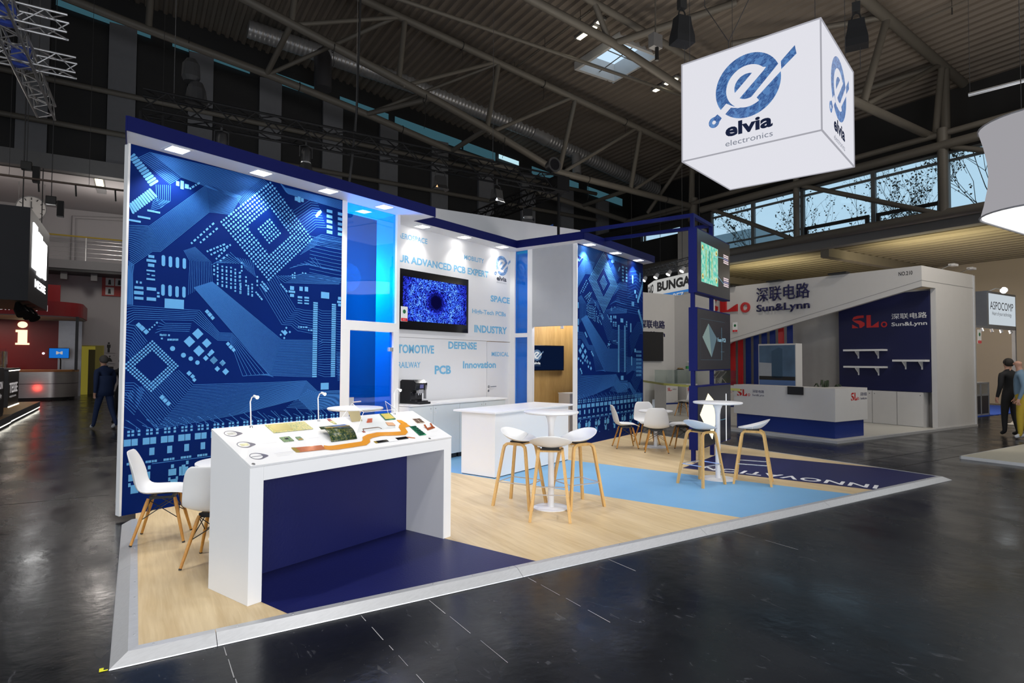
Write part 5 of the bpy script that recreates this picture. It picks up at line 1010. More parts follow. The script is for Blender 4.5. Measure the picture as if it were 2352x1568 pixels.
MB().tube([(7.7, 10.37, 4.0), (7.7, 10.37, 5.4)], .03, 8).build('leg_pole', truss_blk, bt); MB().box(7.5, 7.82, 10.14, 10.46, 5.33, 5.65).build('corner_block', truss_blk, bt)
for s, t in ((.12, 10.3), (7.65, 14.5)): MB().tube([(s, t, 0), (s, t, 4.0)], .03, 8).build('leg_pole', truss_blk, bt)
for s in (.4, 3.2, 6.0): MB().tube([(s, 10.3, 5.64), (s, 10.3, 13.4)], .005, 6).build('hoist_chain', wire, bt)
MB().lathe([(.10, 5.95), (.13, 6.02), (.12, 6.22), (.07, 6.3)], 14, .62, 10.3).build('chain_motor', bagm, bt); MB().lathe([(.16, 5.65), (.13, 5.85), (.09, 5.95)], 12, .70, 10.3).build('cable_bundle', bagm, bt)
reflm = mat('lamp_reflector', (.7, .72, .75, 1), .2, .8); coolg = emis('lamp_cool_glow', (.8, .9, 1, 1), 3.); warmlamp = emis('lamp_warm_glow', (1, .6, .28, 1), 1.2)
def spot(kind, s, t, z, rz, lab, glow):
    o = thing('stage_spotlight' if kind < 2 else 'flood_light', lab, 'spotlight', HW(s, t, z), rz, 'lamps on the black truss')
    MB().tube([(0, 0, .0), (0, 0, .12)], .018, 8).build('clamp', rubber, o)
    yk = MB(); yk.tube([(-.10, 0, -.20), (-.10, 0, -.02), (0, 0, .01), (.10, 0, -.02), (.10, 0, -.20)], .012, 6); yk.build('yoke', black, o)
    if kind == 0: MB().tube([(0, 0, -.05), (0, 0, -.16), (0, 0, -.30), (0, 0, -.36)], [.07, .09, .085, .07], 16).build('body', black, o, smooth=True); MB().tube([(0, 0, -.361), (0, 0, -.365)], .045, 12).build('lens', glow, o)
    elif kind == 1:
        MB().tube([(0, 0, -.05), (0, 0, -.12), (0, 0, -.28)], [.06, .085, .08], 16).build('body', black, o, smooth=True)
        MB().lathe([(.075, -.285), (.08, -.30), (.135, -.46), (.13, -.46), (.07, -.31)], 20).build('snoot', black, o, smooth=True); MB().lathe([(.072, -.282), (.082, -.282), (.086, -.302), (.076, -.302)], 20).build('light_ring', reflm, o); MB().lathe([(.128, -.455), (.138, -.455), (.138, -.463), (.128, -.463)], 20).build('rim', reflm, o)
    else:
        MB().prismx([(-.09, -.28), (.09, -.28), (.06, -.10), (-.06, -.10)], -.10, .10).build('housing', black, o); MB().box(-.09, .09, -.08, .08, -.286, -.281).build('glass', glow, o)
        MB().prismy([(-.10, -.28), (-.15, -.36), (-.145, -.365), (-.095, -.285)], -.09, .09).build('barn_door', black, o); MB().prismy([(.10, -.28), (.15, -.36), (.145, -.365), (.095, -.285)], -.09, .09).build('barn_door', black, o); MB().prismx([(-.09, -.28), (-.13, -.35), (-.125, -.355), (-.085, -.285)], -.10, .10).build('barn_door', reflm if glow is coolg else black, o)
spot(0, 1.06, 10.3, 5.28, YH, 'black cylinder spotlight over the left end of the circuit wall', coolg); spot(1, 2.35, 10.3, 5.30, YH, 'black spotlight with flared snoot over the large circuit wall', coolg)
spot(2, 4.84, 10.3, 5.30, YH, 'black flood light with orange glow on the truss', warmlamp); spot(2, 6.1, 10.3, 5.24, YH+.3, 'black flood light with open barn doors near the truss corner', coolg)
spot(2, 7.65, 11.5, 5.32, YH-.5, 'black flood light with open barn doors on the receding truss', coolg); spot(2, 7.65, 14.0, 5.30, YH+.4, 'dark flood light at the far end of the receding truss', rubber)
lu = thing('round_spotlight', 'round black spotlight standing on the truss corner', 'spotlight', HW(7.4, 10.2, 5.64), YH)
MB().tube([(0, .12, .2), (0, -.04, .2), (0, -.10, .2)], [.10, .15, .16], 18).build('body', black, lu, smooth=True); MB().tube([(0, 0, 0), (0, 0, .08)], .02, 8).build('stem', black, lu); MB().tube([(0, -.101, .2), (0, -.103, .2)], .12, 16).build('lens', blackgloss, lu)
# ================================================================ people
def person(label, loc, rz, h, mats, pose='stand', hair=None, shoes=None, seed=0, bald=False, lean=0.):
    """one continuous skinned body; mats = (skin, top, trousers)"""
    o = thing('person', label, 'person', loc, rz); k = h/1.75
    J = []; E = []; RD = []; ZN = []            # joints, edges, radii, zone of the edge end
    def add(p, r, par, zone):
        J.append(Vector(p)*k); RD.append(r*k); ZN.append(zone)
        if par is not None: E.append((par, len(J)-1))
        return len(J)-1
    sw = .20 if pose == 'walk' else .03
    pel = add((0, 0, .95), .145, None, 2)
    ab = add((0, -.01, 1.08), .135, pel, 1); chs = add((0, -.01-lean*.3, 1.28), .155, ab, 1); up_ = add((0, 0-lean*.5, 1.42), .115, chs, 1); nk = add((0, -.015-lean*.7, 1.51), .056, up_, 0)
    hd1 = add((0, -.04-lean*.8, 1.575), .072, nk, 0); hd2 = add((0, -.03-lean*.8, 1.65), .092, hd1, 0); hd3 = add((0, -.02-lean*.8, 1.71), .075, hd2, 0)
    add((0, -.135-lean*.8, 1.625), .014, hd2, 0)
    for s in (-1, 1): add((s*.098, -.015-lean*.8, 1.635), .018, hd2, 0)
    for s in (-1, 1):
        f = sw*s
        hip = add((s*.095, 0, .88), .105, pel, 2); kn = add((s*.10, -f*.55-.02, .50), .068, hip, 2); an = add((s*.105, -f*1.1+(.06 if f < 0 else 0), .10+(.03 if f < 0 and pose == 'walk' else 0)), .045, kn, 2)
        add((s*.11, -f*1.1-.10, .045), .040, an, 3)
        sh = add((s*.18, -lean*.45, 1.40), .075, up_, 1); b = -f*.6
        el = add((s*.245, -b*.35-lean*.4+.03, 1.14), .052, sh, 1); wr = add((s*.25, -b-lean*.4-.06, .90), .036, el, 1)
        pm = add((s*.25, -b-lean*.4-.085, .83), .032, wr, 0)
        for q in range(4): m1 = add((s*.25-.0, -b-lean*.4-.115+.022*q, .775), .0105, pm, 0); add((s*.245, -b-lean*.4-.115+.022*q+.008, .735+.006*abs(q-1.5)), .0085, m1, 0)
        m1 = add((s*.235, -b-lean*.4-.13, .82), .0115, pm, 0); add((s*.23, -b-lean*.4-.145, .785), .0095, m1, 0)
    me = D.meshes.new('body'); me.from_pydata([tuple(p) for p in J], E, [])
    tmp = D.objects.new('body_tmp', me); C.objects.link(tmp)
    bm = bmesh.new(); bm.from_mesh(me); ly = bm.verts.layers.skin.verify(); bm.verts.ensure_lookup_table()
    for v, r in zip(bm.verts, RD):
        x = r
        v[ly].radius = (x, x)
    for i in (ab, chs, pel): bm.verts[i][ly].radius = (RD[i]*.82, RD[i]*1.12)
    bm.verts[pel][ly].use_root = True; bm.to_mesh(me); bm.free()
    md = tmp.modifiers.new('skin', 'SKIN'); md.branch_smoothing = .6; sb = tmp.modifiers.new('sub', 'SUBSURF'); sb.levels = sb.render_levels = 1
    dg = bpy.context.evaluated_depsgraph_get(); b2 = D.meshes.new_from_object(tmp.evaluated_get(dg)); D.objects.remove(tmp)
    b2.materials.clear()
    sh_m = shoes or rubber
    for m_ in (mats[0], mats[1], mats[2], sh_m): b2.materials.append(m_)
    segs = [(J[a], J[b], ZN[b], RD[b]) for a, b in E]
    for p in b2.polygons:
        c = p.center; best = 9; z = 1
        for a, b, zn, r in segs:
            ab_ = b-a; t = max(0, min(1, (c-a).dot(ab_)/max(1e-9, ab_.length_squared))); d = (c-(a+ab_*t)).length/(r+.02)
            if d < best: best = d; z = zn
        if z == 1 and c.z < .93*k and abs(c.x) < .2*k: z = 2
        p.material_index = z; p.use_smooth = True
    link('body', b2, o)
    if hair and not bald:
        hp = J[hd2]; mb = MB(); rows = []; g_ = lambda j: min(1, max(0, (math.sin(j*math.pi/8)+.9)/1.3))
        for i in range(7):
            ph = i/6*math.pi*.74; rows.append([(hp.x+.098*k*math.sin(ph*(.55+.45*g_(j)))*math.cos(j*math.pi/8), hp.y+.012*k+.104*k*math.sin(ph*(.55+.45*g_(j)))*math.sin(j*math.pi/8), hp.z+.004*k+.112*k*math.cos(ph*(.55+.45*g_(j)))) for j in range(17)])
        kk = 17; mb.add([p for r in rows for p in r], [(i*kk+j, i*kk+j+1, (i+1)*kk+j+1, (i+1)*kk+j) for i in range(6) for j in range(16)])
        q = link('hair', mb.mesh('hair', hair), o, smooth=True); a = q.modifiers.new('thickness', 'SOLIDIFY'); a.thickness = .012
    return o
suit = mat('navy_suit_cloth', S(28, 46, 84), .8, var=.1, scale=30); blackcloth = mat('black_cloth', (.010, .010, .012, 1), .85, var=.15); sweater = mat('blue_grey_sweater', S(112, 138, 160), .9, var=.08, scale=30); mustard = mat('mustard_trousers', S(186, 160, 52), .85, var=.08, scale=20)
greyhair = mat('grey_hair', (.10, .09, .085, 1), .8, var=.3, scale=60); darkhair = mat('dark_hair', (.02, .016, .013, 1), .8); sneaker = mat('white_sneaker', (.62, .63, .66, 1), .5)
pm_ = person('person in a navy suit and white sneakers striding past the blue wall', HW(-.62, 17.35), YH+R(215), 1.76, (skin_m, suit, suit), 'walk', greyhair, sneaker, lean=.06)
jk = MB(); rows = [(.205, .150, .80), (.20, .148, .95), (.185, .14, 1.10), (.20, .15, 1.28)]; vs = [(a*math.cos(2*math.pi*j/20), -.012+b*math.sin(2*math.pi*j/20), z) for a, b, z in rows for j in range(20)]; jk.add(vs, [(i*20+j, i*20+(j+1) % 20, i*20+20+(j+1) % 20, i*20+20+j) for i in range(3) for j in range(20)]); q = link('jacket', jk.mesh('jacket', suit), pm_, smooth=True); q.modifiers.new('thickness', 'SOLIDIFY').thickness = .01
person('person in black clothes walking beside the person in the navy suit', HW(-.28, 18.3), YH+R(200), 1.72, (skin_m, blackcloth, blackcloth), 'walk', darkhair, rubber)
person('bald person in blue grey sweater and mustard trousers by the pale carpet', HW(16.75, 5.25), YH+R(200), 1.80, (skin_m, sweater, mustard), 'stand', None, sneaker, bald=True)
person('dark haired person in black jacket next to the person in mustard trousers', HW(17.25, 5.62), YH+R(150), 1.80, (skin_m, blackcloth, blackcloth), 'stand', darkhair, rubber)
# ================================================================ neighbour stand with white slanted fascia
TS = YH-R(90)                       # front (-y) looks along -s, x runs towards -t
slw = mat('neighbour_white_board', (.52, .51, .50, 1), .5, var=.03); slblue = mat('neighbour_blue', (.002, .018, .15, 1), .45, var=.05); slred = mat('logo_red', (.42, .016, .018, 1), .35, var=.05); sldark = mat('logo_dark_blue', (.012, .012, .07, 1), .4, var=.05); slgrey = mat('logo_silver', (.62, .62, .62, 1), .4)
NP = sroot('floor_neighbour', H0, YH)
MB().box(12.42, 19.1, 7.0, 16, .0, .058).build('raised_floor', mat('neighbour_floor', (.50, .49, .45, 1), .35, var=.03), NP)
MB().box(12.36, 12.42, 6.94, 16, 0, .055).build('edge_profile', alu, NP); MB().box(12.42, 19.15, 6.94, 7.0, 0, .055).build('edge_profile', alu, NP)
nw = thing('slanted_portal', 'white stand portal with slanted lower edge and raised red and dark blue logo', 'portal', HW(16.2, 6.97, 0), TS)
Lf = 7.5
MB().prismy([(-Lf, .06), (-6.2, .06), (-5.75, 2.22), (-5.55, 2.32), (0, 3.56), (0, 4.07), (-Lf, 4.12)], 0, .12).build('fascia', slw, nw)
MB().prismy([(-5.55, 2.42), (0, 3.70), (0, 3.712), (-5.55, 2.432)], -.002, 0).build('shadow_joint', mat('joint_grey', (.2, .2, .2, 1), .6), nw)
MB().box(-.02, 0, .12, 2.9, 3.56, 4.07).build('return_fascia', slw, nw)
MB().box(-.12, 0, .72, 2.9, .06, 3.56).build('pillar', slw, nw); MB().box(.0, .002, 0, 2.9, 3.70, 3.712).build('shadow_joint', MT['joint_grey'], nw); MB().box(0, .03, 2.87, 2.93, .06, 4.05).build('corner_post', alu, nw)
MB().box(-Lf, -.13, 1.02, 1.1, .06, 3.6).build('rear_wall', mat('neighbour_grey_wall', (.34, .33, .32, 1), .6), nw)
def sl_logo(par, x0, x1, z0, z1, y, red_, depth=.0, cn=None, xr=None):
    """stencil S, L with a cut corner and small ring"""
    w_ = x1-x0; h = z1-z0
    def pl(pts): return MB().prismy([(x0+a*w_, z0+b*h) for a, b in pts], y-max(depth, .001), y)
    m_ = MB()
    def put(pts): m_.prismy([(x0+a*w_, z0+b*h) for a, b in pts], y-max(depth, .002), y)
    put([(.0, .68), (.05, .92), (.16, 1.0), (.34, 1.0), (.34, .80), (.22, .80)]); put([(.0, .66), (.24, .60), (.36, .40), (.36, .18), (.28, .02), (.22, .0), (.20, .30), (.08, .48)]); put([(.0, 0), (.0, .30), (.18, .02), (.18, 0)])
    put([(.42, 0), (.42, 1.0), (.54, 1.0), (.54, .12), (.58, .12), (.76, .46), (.76, 0)])
    for i in range(16):
        a0, a1 = i*math.pi/8, (i+1)*math.pi/8; c = (.91, .2)
        m_.prismy([(x0+(c[0]+.085*math.cos(a))*w_, z0+c[1]*h+.085*w_*math.sin(a)) if r_ else (x0+(c[0]+.05*math.cos(a))*w_, z0+c[1]*h+.05*w_*math.sin(a)) for a, r_ in ((a0, 0), (a0, 1), (a1, 1), (a1, 0))], y-max(depth, .002), y)
    return m_.build('logo_mark', red_, par)
sl_logo(nw, -6.72, -4.80, 3.30, 3.80, 0, slred, .06)
text(nw, '深联电路', -4.55, -2.83, 3.52, 3.97, -.05, sldark, .006, depth=.02); text(nw, 'Sun&Lynn', -4.55, -2.83, 3.16, 3.44, -.05, sldark, .02, depth=.02)
text(nw, 'NO.210', -.52, -.20, 3.87, 3.97, -.002, mat('number_black', (.02, .02, .02, 1), .5), .02)
for x in (-5.6, -3.9, -2.0): MB().box(x-.25, x+.25, -.15, .05, 4.09, 4.13).build('flood_strip', black, nw)
for x, y in ((-.1, 1.2), (-.1, 2.3)):
    a = MB().tube([(x, y, 4.07), (x, y+.15, 4.12), (x, y+.7, 4.28)], .012, 6).build('lamp_arm', steel, nw); MB().box(x-.07, x+.07, y+.66, y+.9, 4.24, 4.30).build('lamp_head', slw, a)
bw_ = thing('blue_shelf_wall', 'dark blue back wall with red and silver logo and three white shelves', 'wall panel', HW(16.9, 6.97, 0), TS)
MB().box(-2.42, -.13, -.03, .28, .95, 3.52).build('panel', mat('shelf_wall_navy', (.002, .004, .045, 1), .5, var=.05), bw_)
sl_logo(bw_, -2.04, -1.12, 2.64, 2.98, -.03, slred, .01); text(bw_, '深联电路', -1.02, -.18, 2.83, 2.98, -.035, slgrey, .006); text(bw_, 'Sun&Lynn', -1.02, -.18, 2.62, 2.75, -.035, slgrey, .02)
G = 'white shelves on the blue neighbour wall'
for x0, x1, z, lab in ((-2.17, -1.13, 2.0, 'upper white wall shelf of the pair under the red logo'), (-2.17, -1.13, 1.545, 'lower white wall shelf of the pair under the red logo'), (-.90, -.14, 1.72, 'single white wall shelf beside the pillar')):
    o = thing('wall_shelf', lab, 'shelf', HW(16.9, 6.97, z), TS, G); MB().box(x0, x1, -.28, -.03, 0, .05).build('board', slgrey, o)
    for f in (.28, .78): xx = x0+(x1-x0)*f; MB().prismx([(-.03, 0), (-.2, 0), (-.2, -.02), (-.05, -.14), (-.05, -.2), (-.03, -.2)], xx-.015, xx+.015).build('bracket', slgrey, o)
for i in range(4):
    x1 = -.30-i*.62; o = thing('base_cupboard', ('white flush cupboard beside the pillar, below the blue shelf wall', 'white flush cupboard second from the pillar, below the blue shelf wall', 'white flush cupboard third from the pillar, below the blue shelf wall', 'white flush cupboard farthest from the pillar, below the blue shelf wall')[i], 'cupboard', HW(16.86, 6.97, .06), TS, 'flush cupboards under the blue shelf wall'); MB().box(x1-.61, x1, .02, .3, 0, .88).build('carcass', slw, o); d = MB().box(x1-.605, x1-.005, 0, .018, .01, .87).build('door', slw, o); MB().tube([(x1-(.55 if i % 2 else .06), 0, .80), (x1-(.55 if i % 2 else .06), -.006, .80)], .01, 8).build('lock', black, d)
for i, c in enumerate('rrbbbbrb'):
    o = tag(MB().box(-.085, .085, -.02, .02, 0, 2.35+.16*i).build('slat', slred if c == 'r' else slblue, loc=HW(16.5, 12.66-.287*i, .06), rotz=TS), ('red' if c == 'r' else 'blue')+' upright slat behind the slanted portal', 'slat', 'upright slats behind the portal, '+('red' if c == 'r' else 'blue'))
to = thing('poster_totem', 'white upright totem with a photograph of a glass tower', 'totem', HW(14.5, 10.3, .06), TS)
MB().box(0, 1.1, 0, .28, 0, 2.12).build('body', slw, to); sky_m = mat('poster_sky', (.06, .11, .18, 1), .5, var=.6, scale=2); MB().box(.02, 1.08, -.003, 0, 1.15, 2.08).build('photo', sky_m, to); MB().box(.02, 1.08, -.003, 0, .05, 1.15).build('text_field', mat('poster_blue', (.08, .15, .33, 1), .5), to)
MB().prismy([(.40, 1.2), (.72, 1.2), (.72, 1.98), (.62, 2.02), (.40, 1.92)], -.005, -.003).build('tower_picture', mat('poster_tower', (.03, .07, .12, 1), .4), to); MB().prismy([(.03, 1.25), (.40, 1.25), (.40, 1.6), (.03, 1.62)], -.005, -.003).build('low_block_picture', mat('poster_cloud', (.32, .34, .37, 1), .6), to); MB().box(.02, 1.08, -.005, -.003, 1.15, 1.25).build('ground_picture', black, to)
for i in range(3): MB().box(.08+.34*i, .36+.34*i, -.005, -.003, .2, .45).build('small_photo', mat('poster_small', (.12, .11, .07, 1), .5, var=.6, scale=9), to)
for z in (.95, .85, .75, .65): MB().box(.08, .95, -.004, -.003, z, z+.025).build('caption_line', mat('poster_caption', (.22, .30, .45, 1), .6), to)
ct = thing('reception_counter', 'white reception counter with blue base and red logo on the neighbour stand', 'counter', HW(12.62, 7.12, .06), TS)
MB().prism([(-2.55, 0), (0, 0), (0, 1.3), (-.55, 1.3), (-.55, .55), (-2.55, .55)], .36, 1.07).build('upper_body', slw, ct, bevel=.003); MB().prism([(-2.5, .05), (-.04, .05), (-.04, 1.2), (-.5, 1.2), (-.5, .5), (-2.5, .5)], 0, .36).build('blue_base', slblue, ct)
sl_logo(ct, -2.45, -2.08, .80, .96, -.001, slred); text(ct, '深联电路', -2.02, -1.70, .89, .96, -.002, sldark, .006); text(ct, 'Sun&Lynn', -2.02, -1.70, .80, .86, -.002, sldark, .01)
# logo on the short side: same parts turned a quarter
bf = set(ct.children); sl_logo(ct, .62, .95, .80, .97, -.001, slred); text(ct, '深联电路', 1.0, 1.27, .89, .97, -.002, sldark, .006); text(ct, 'Sun&Lynn', 1.0, 1.27, .80, .86, -.002, sldark, .01)
for c in [c for c in ct.children if c not in bf]: c.matrix_local = Matrix.Rotation(R(90), 4, 'Z')
tb_ = tag(MB().box(-.19, .19, -.02, .0, -.16, .02).build('tablet', black, loc=HW(12.59, 8.0, 1.12), rotz=TS), 'black panel hanging over the edge of the reception counter', 'panel')
pl = thing('potted_palm', 'dark potted palm behind the reception counter', 'plant', HW(15.5, 9.0, .06), 0)
MB().lathe([(.12, 0), (.17, .3), (.15, .3)], 16).build('pot', black, pl); leafd = mat('palm_leaf', (.015, .03, .012, 1), .6)
for i in range(14):
    a = i*2.4; l = .45+.12*(i % 3); mb = MB(); pts = [Vector((math.cos(a)*l*f, math.sin(a)*l*f, .3+.85*math.sin(f*2.2)*(.7+.1*(i % 4)))) for f in (0, .35, .7, 1)]; n = Vector((-math.sin(a), math.cos(a), 0))
    vs = []
    for p, w_ in zip(pts, (.01, .035, .03, .004)): vs += [p-n*w_, p+n*w_]
    mb.add(vs, [(0, 1, 3, 2), (2, 3, 5, 4), (4, 5, 7, 6)]).build('leaf', leafd, pl)
lw2 = thing('logo_side_wall', 'white side wall with dark blue logo and black screen behind the second circuit wall', 'wall panel', HW(12.55, 14.2, 0), YH)
MB().box(0, 2.9, 0, .1, .06, 3.95).build('panel', slw, lw2); text(lw2, '深联电路', 1.30, 2.42, 2.78, 3.05, -.004, sldark, .006, depth=.02); text(lw2, 'Sun&Lynn', 1.30, 2.42, 2.46, 2.68, -.004, sldark, .02, depth=.02)
struct(MB().box(15.45, 15.55, 12.6, 14.3, .06, 3.93).build('wall_neighbour_return', slw, rotz=YH))
tv3 = thing('television', 'black switched off screen on the white side wall of the neighbour stand', 'television', HW(14.2, 14.14, 2.2), YH); MB().box(-.62, .62, -.03, .03, -.5, .46).build('housing', blackgloss, tv3); MB().box(-.6, .6, -.032, -.03, -.48, .44).build('screen', black, tv3)
def vitrine(s, t, lab, items=False):
    o = thing('glass_vitrine', lab, 'display case', HW(s, t, .06), YH); MB().box(-.26, .26, -.25, .25, 0, .92).build('plinth', slw, o); MB().box(-.262, .262, -.252, -.25, .28, .33).build('blue_stripe', slblue, o)
    for x0, x1, y0, y1 in ((-.25, .25, -.25, -.245), (-.25, .25, .245, .25), (-.25, -.245, -.245, .245), (.245, .25, -.245, .245)): MB().box(x0, x1, y0, y1, .92, 1.36).build('glass', clear, o)
    MB().box(-.25, .25, -.25, .25, 1.36, 1.365).build('glass_lid', clear, o); sl_logo(o, -.2, .0, .70, .80, -.251, slred); text(o, 'Sun&Lynn', .03, .2, .72, .78, -.252, sldark)
vitrine(14.35, 13.55, 'white plinth with glass vitrine beside the second circuit wall'); vitrine(14.98, 13.3, 'white plinth with glass vitrine carrying a green jar'); vitrine(15.1, 11.9, 'white plinth with glass vitrine behind the screen tower')
jr = thing('green_jar', 'clear jar with green label on top of the vitrine', 'jar', HW(14.98, 13.2, 1.425), YH); MB().lathe([(.07, 0), (.08, .05), (.08, .2), (.06, .24)], 16).build('glass', clear, jr, smooth=True); MB().lathe([(.081, .03), (.081, .12)], 16).build('label_band', mat('jar_green', (.03, .22, .06, 1), .5), jr); MB().lathe([(.06, .24), (.06, .27)], 16).build('lid', slw, jr)
tr_ = thing('snack_tray', 'small tray of brown snacks on top of the vitrine', 'tray', HW(14.78, 13.35, 1.425), YH); MB().box(-.1, .1, -.07, .07, 0, .02).build('tray', black, tr_)
for i in range(6): MB().lathe([(.02, 0), (.03, .02), (.02, .045)], 8, -.06+.06*(i % 3), -.03+.06*(i//3)).build('snack', mat('snack_brown', (.25, .16, .06, 1), .6), tr_).location = (0, 0, .02)
c5_ = dup(ch0, HW(14.0, 12.5, .06), YH+R(200), 'white shell chair on the neighbour stand in front of the vitrines', 'white shell chairs on the neighbour stand')
for c in c5_.children:
    if c.name.startswith('cross_brace'): c.hide_render = False
br = thing('brochure_stand', 'folding zigzag brochure stand between screen tower and reception counter', 'brochure stand', HW(13.0, 10.55, .06), TS)
for i in range(4):
    z = .05+.33*i; p_ = MB(); p_.tube([(-.16, 0, z), (.16, 0, z+.33)], .009, 6); p_.tube([(.16, .02, z), (-.16, .02, z+.33)], .009, 6); p_.tube([(-.16, .26, z), (.16, .26, z+.33)], .009, 6); p_.tube([(.16, .28, z), (-.16, .28, z+.33)], .009, 6); p_.build('scissor_bars', steel, br)
    MB().prismx([(.0, z+.15), (.28, z+.33), (.28, z+.337), (0, z+.157)], -.14, .14).build('tray', steel, br)
bt_ = MB(); bt_.add([tuple(HW(12.45, 9.35, .98)), tuple(HW(12.6, 12.0, 1.02)), tuple(HW(13.4, 13.8, 1.06)), tuple(HW(13.4, 13.8, 1.12)), tuple(HW(12.6, 12.0, 1.08)), tuple(HW(12.45, 9.35, 1.04))], [(0, 1, 4, 5), (1, 2, 3, 4)])
q = tag(bt_.build('barrier_tape', mat('pale_yellow_tape', (.55, .55, .15, 1), .4)), 'pale yellow barrier tape strung in front of the neighbour stand', 'tape'); a = q.modifiers.new('thickness', 'SOLIDIFY'); a.thickness = .002
fair_tag(HW(16.17, 12.42, 2.64), TS, 'white tag with green emblem and red band on the slanted portal', 1.25)
# ================================================================ hanging banner sign and its lamp truss
bd = Vector((.307, -.952, 0)); ba = math.atan2(bd.y, bd.x)
bn = thing('banner_sign', 'white hanging banner with dark block lettering and blue lower band', 'sign', (6.67, 28.0, 4.78), ba)
bann_m = emis('banner_backlit', (.72, .72, .70, 1), .65); bl_e = emis('banner_blue', (.05, .22, .60, 1), .7); bk_e = emis('banner_dark', (.05, .05, .05, 1), .5)
MB().box(0, 4.6, 0, .06, 0, .70).build('white_band', bann_m, bn); MB().box(0, 4.6, .0, .05, -.38, 0).build('blue_band', bl_e, bn); text(bn, 'BUNGARD', .28, 3.9, .14, .58, -.004, bk_e, .05); text(bn, 'BEZ', 1.6, 2.4, -.32, -.08, -.004, bann_m, .02)
MB().prism([(0, 0), (0, .06), (-3, 1.2), (-3, 1.14)], 0, .70).build('white_band', bann_m, bn)
t_ = text(bn, 'BUNGARD', -2.6, -.12, .14, .58, -.004, bk_e, .05); t_.matrix_local = Matrix.Rotation(math.atan2(-1.14, 3), 4, 'Z')
for x in (.5, 3.5): MB().tube([(x, .03, .7), (x, .03, 6)], .01, 6).build('suspension_wire', wire, bn)
lt = thing('lamp_truss', 'slim silver truss with a row of white lamps above the banner sign', 'truss', (5.75, 26.2, 5.55), ba)
box_truss(lt, (-2, 0, 0), (4.4, 0, 0), .26, mat('silver_truss_tube', (.42, .42, .43, 1), .35, .8), .018)
lampw = emis('small_lamp_glow', (1, .97, .9, 1), 9.)
for i in range(5):
    x = -.6+.95*i; hdl = MB().tube([(x, -.05, -.2), (x, -.16, -.36)], [.07, .10], 12).build('lamp', white, lt, smooth=True); MB().tube([(x, -.161, -.361), (x, -.165, -.367)], .085, 12).build('lamp_lens', lampw, hdl)
for x in (-1, 3): MB().tube([(x, 0, .1), (x, 0, 6)], .01, 6).build('suspension_wire', wire, lt)
# ================================================================ far right stand with white fascia box
ap = thing('fascia_stand', 'grey framed system stand with backlit white fascia box', 'stand', HW(22.97, 8.0, 0), YH)
apf = mat('system_profile_grey', (.26, .28, .32, 1), .4, .3); apw = emis('fascia_backlit', (.72, .80, .86, 1), .75)
MB().box(0, 2.25, 0, .08, 2.86, 4.0).build('fascia_frame', apf, ap); MB().box(.06, 2.19, -.004, 0, 2.93, 3.93).build('fascia_panel', apw, ap); text(ap, 'ASPOCOMP', .14, 2.0, 3.42, 3.68, -.008, letter_dark, .0); text(ap, 'Heart of your technology', .30, 1.85, 3.20, 3.36, -.008, mat('tagline_grey', (.12, .14, .2, 1), .5))
MB().prismx([(0, 2.86), (3.2, 2.86), (3.2, 4.0), (0, 4.0)], -.06, 0).build('side_fascia', apf, ap); MB().box(2.15, 2.25, 0, .1, 0, 2.86).build('post', apf, ap); MB().box(-3.3, -3.2, -.1, 0, 0, 2.9).build('post', apf, ap); MB().box(-3.3, 2.25, 0, .06, 2.80, 2.86).build('rail', apf, ap)
MB().box(-3.2, 6, 0.1, 6, .0, .02).build('blue_carpet', mat('royal_carpet', (.004, .05, .35, 1), .9), ap)
cre = mat('cream_partition', (.55, .46, .38, 1), .6); MB().box(-3.2, 6, 3.9, 4.0, 0, 2.45).build('rear_wall', cre, ap); MB().box(.9, 1.6, 3.87, 3.9, .02, 1.95).build('rear_door', mat('cream_door', (.62, .53, .42, 1), .6), ap); MB().box(-3.2, 6, 3.86, 3.9, 2.45, 2.52).build('top_rail', apf, ap)
ringm = mat('ring_print_gold', (.5, .30, .08, 1), .5)
for x, z in ((-1.3, 1.72), (-.85, 1.62), (-1.25, 1.3), (-.75, 1.25), (-1.05, 1.0)):
    g = MB()
    for i in range(16): a0, a1 = i*math.pi/8, (i+1)*math.pi/8; g.add([(x+r_*math.cos(a), 3.89, z+r_*math.sin(a)) for a, r_ in ((a0, .15), (a0, .18), (a1, .18), (a1, .15))], [(0, 1, 2, 3)])
    g.build('ring_picture', ringm, ap)
for i in range(4):
    x = -.6+.75*i; a = MB().tube([(x, -.02, 2.78), (x, -.05, 2.68)], .05, 8).build('clip_spot', chrome, ap)
MB().tube([(.1, 0, 4.0), (-.1, -.25, 4.05), (-.3, -.5, 3.98)], .015, 6).build('lamp_arm', steel, ap); MB().tube([(-.36, -.56, 3.96), (-.3, -.5, 3.92)], .085, 12).build('flood_lamp', emis('flood_glow', (.9, .97, 1, 1), 10.), ap); MB().tube([(.1, 1.6, 2.72), (.1, 1.6, 2.66)], .22, 12).build('ceiling_lamp', emis('warm_lamp_glow', (1, .85, .65, 1), 8.), ap)
light('aspo_lamp', 'POINT', HW(23.2, 10.0, 2.5), 230, (1, .82, .62), None, .2)
cc = thing('display_desk', 'grey framed showcase desk with dark panels and open laptop', 'desk', HW(21.4, 8.2, .02), YH)
MB().box(0, 2.1, 0, .6, 0, .62).build('lower_body', mat('desk_dark', (.012, .014, .025, 1), .4), cc)
for x in (0, 1.45, 2.04): MB().box(x, x+.06, -.01, .61, 0, 1.05).build('profile', apf, cc)
for z in (.0, .62, 1.0): MB().box(0, 2.1, -.01, .61, z, z+.05).build('rail', apf, cc)
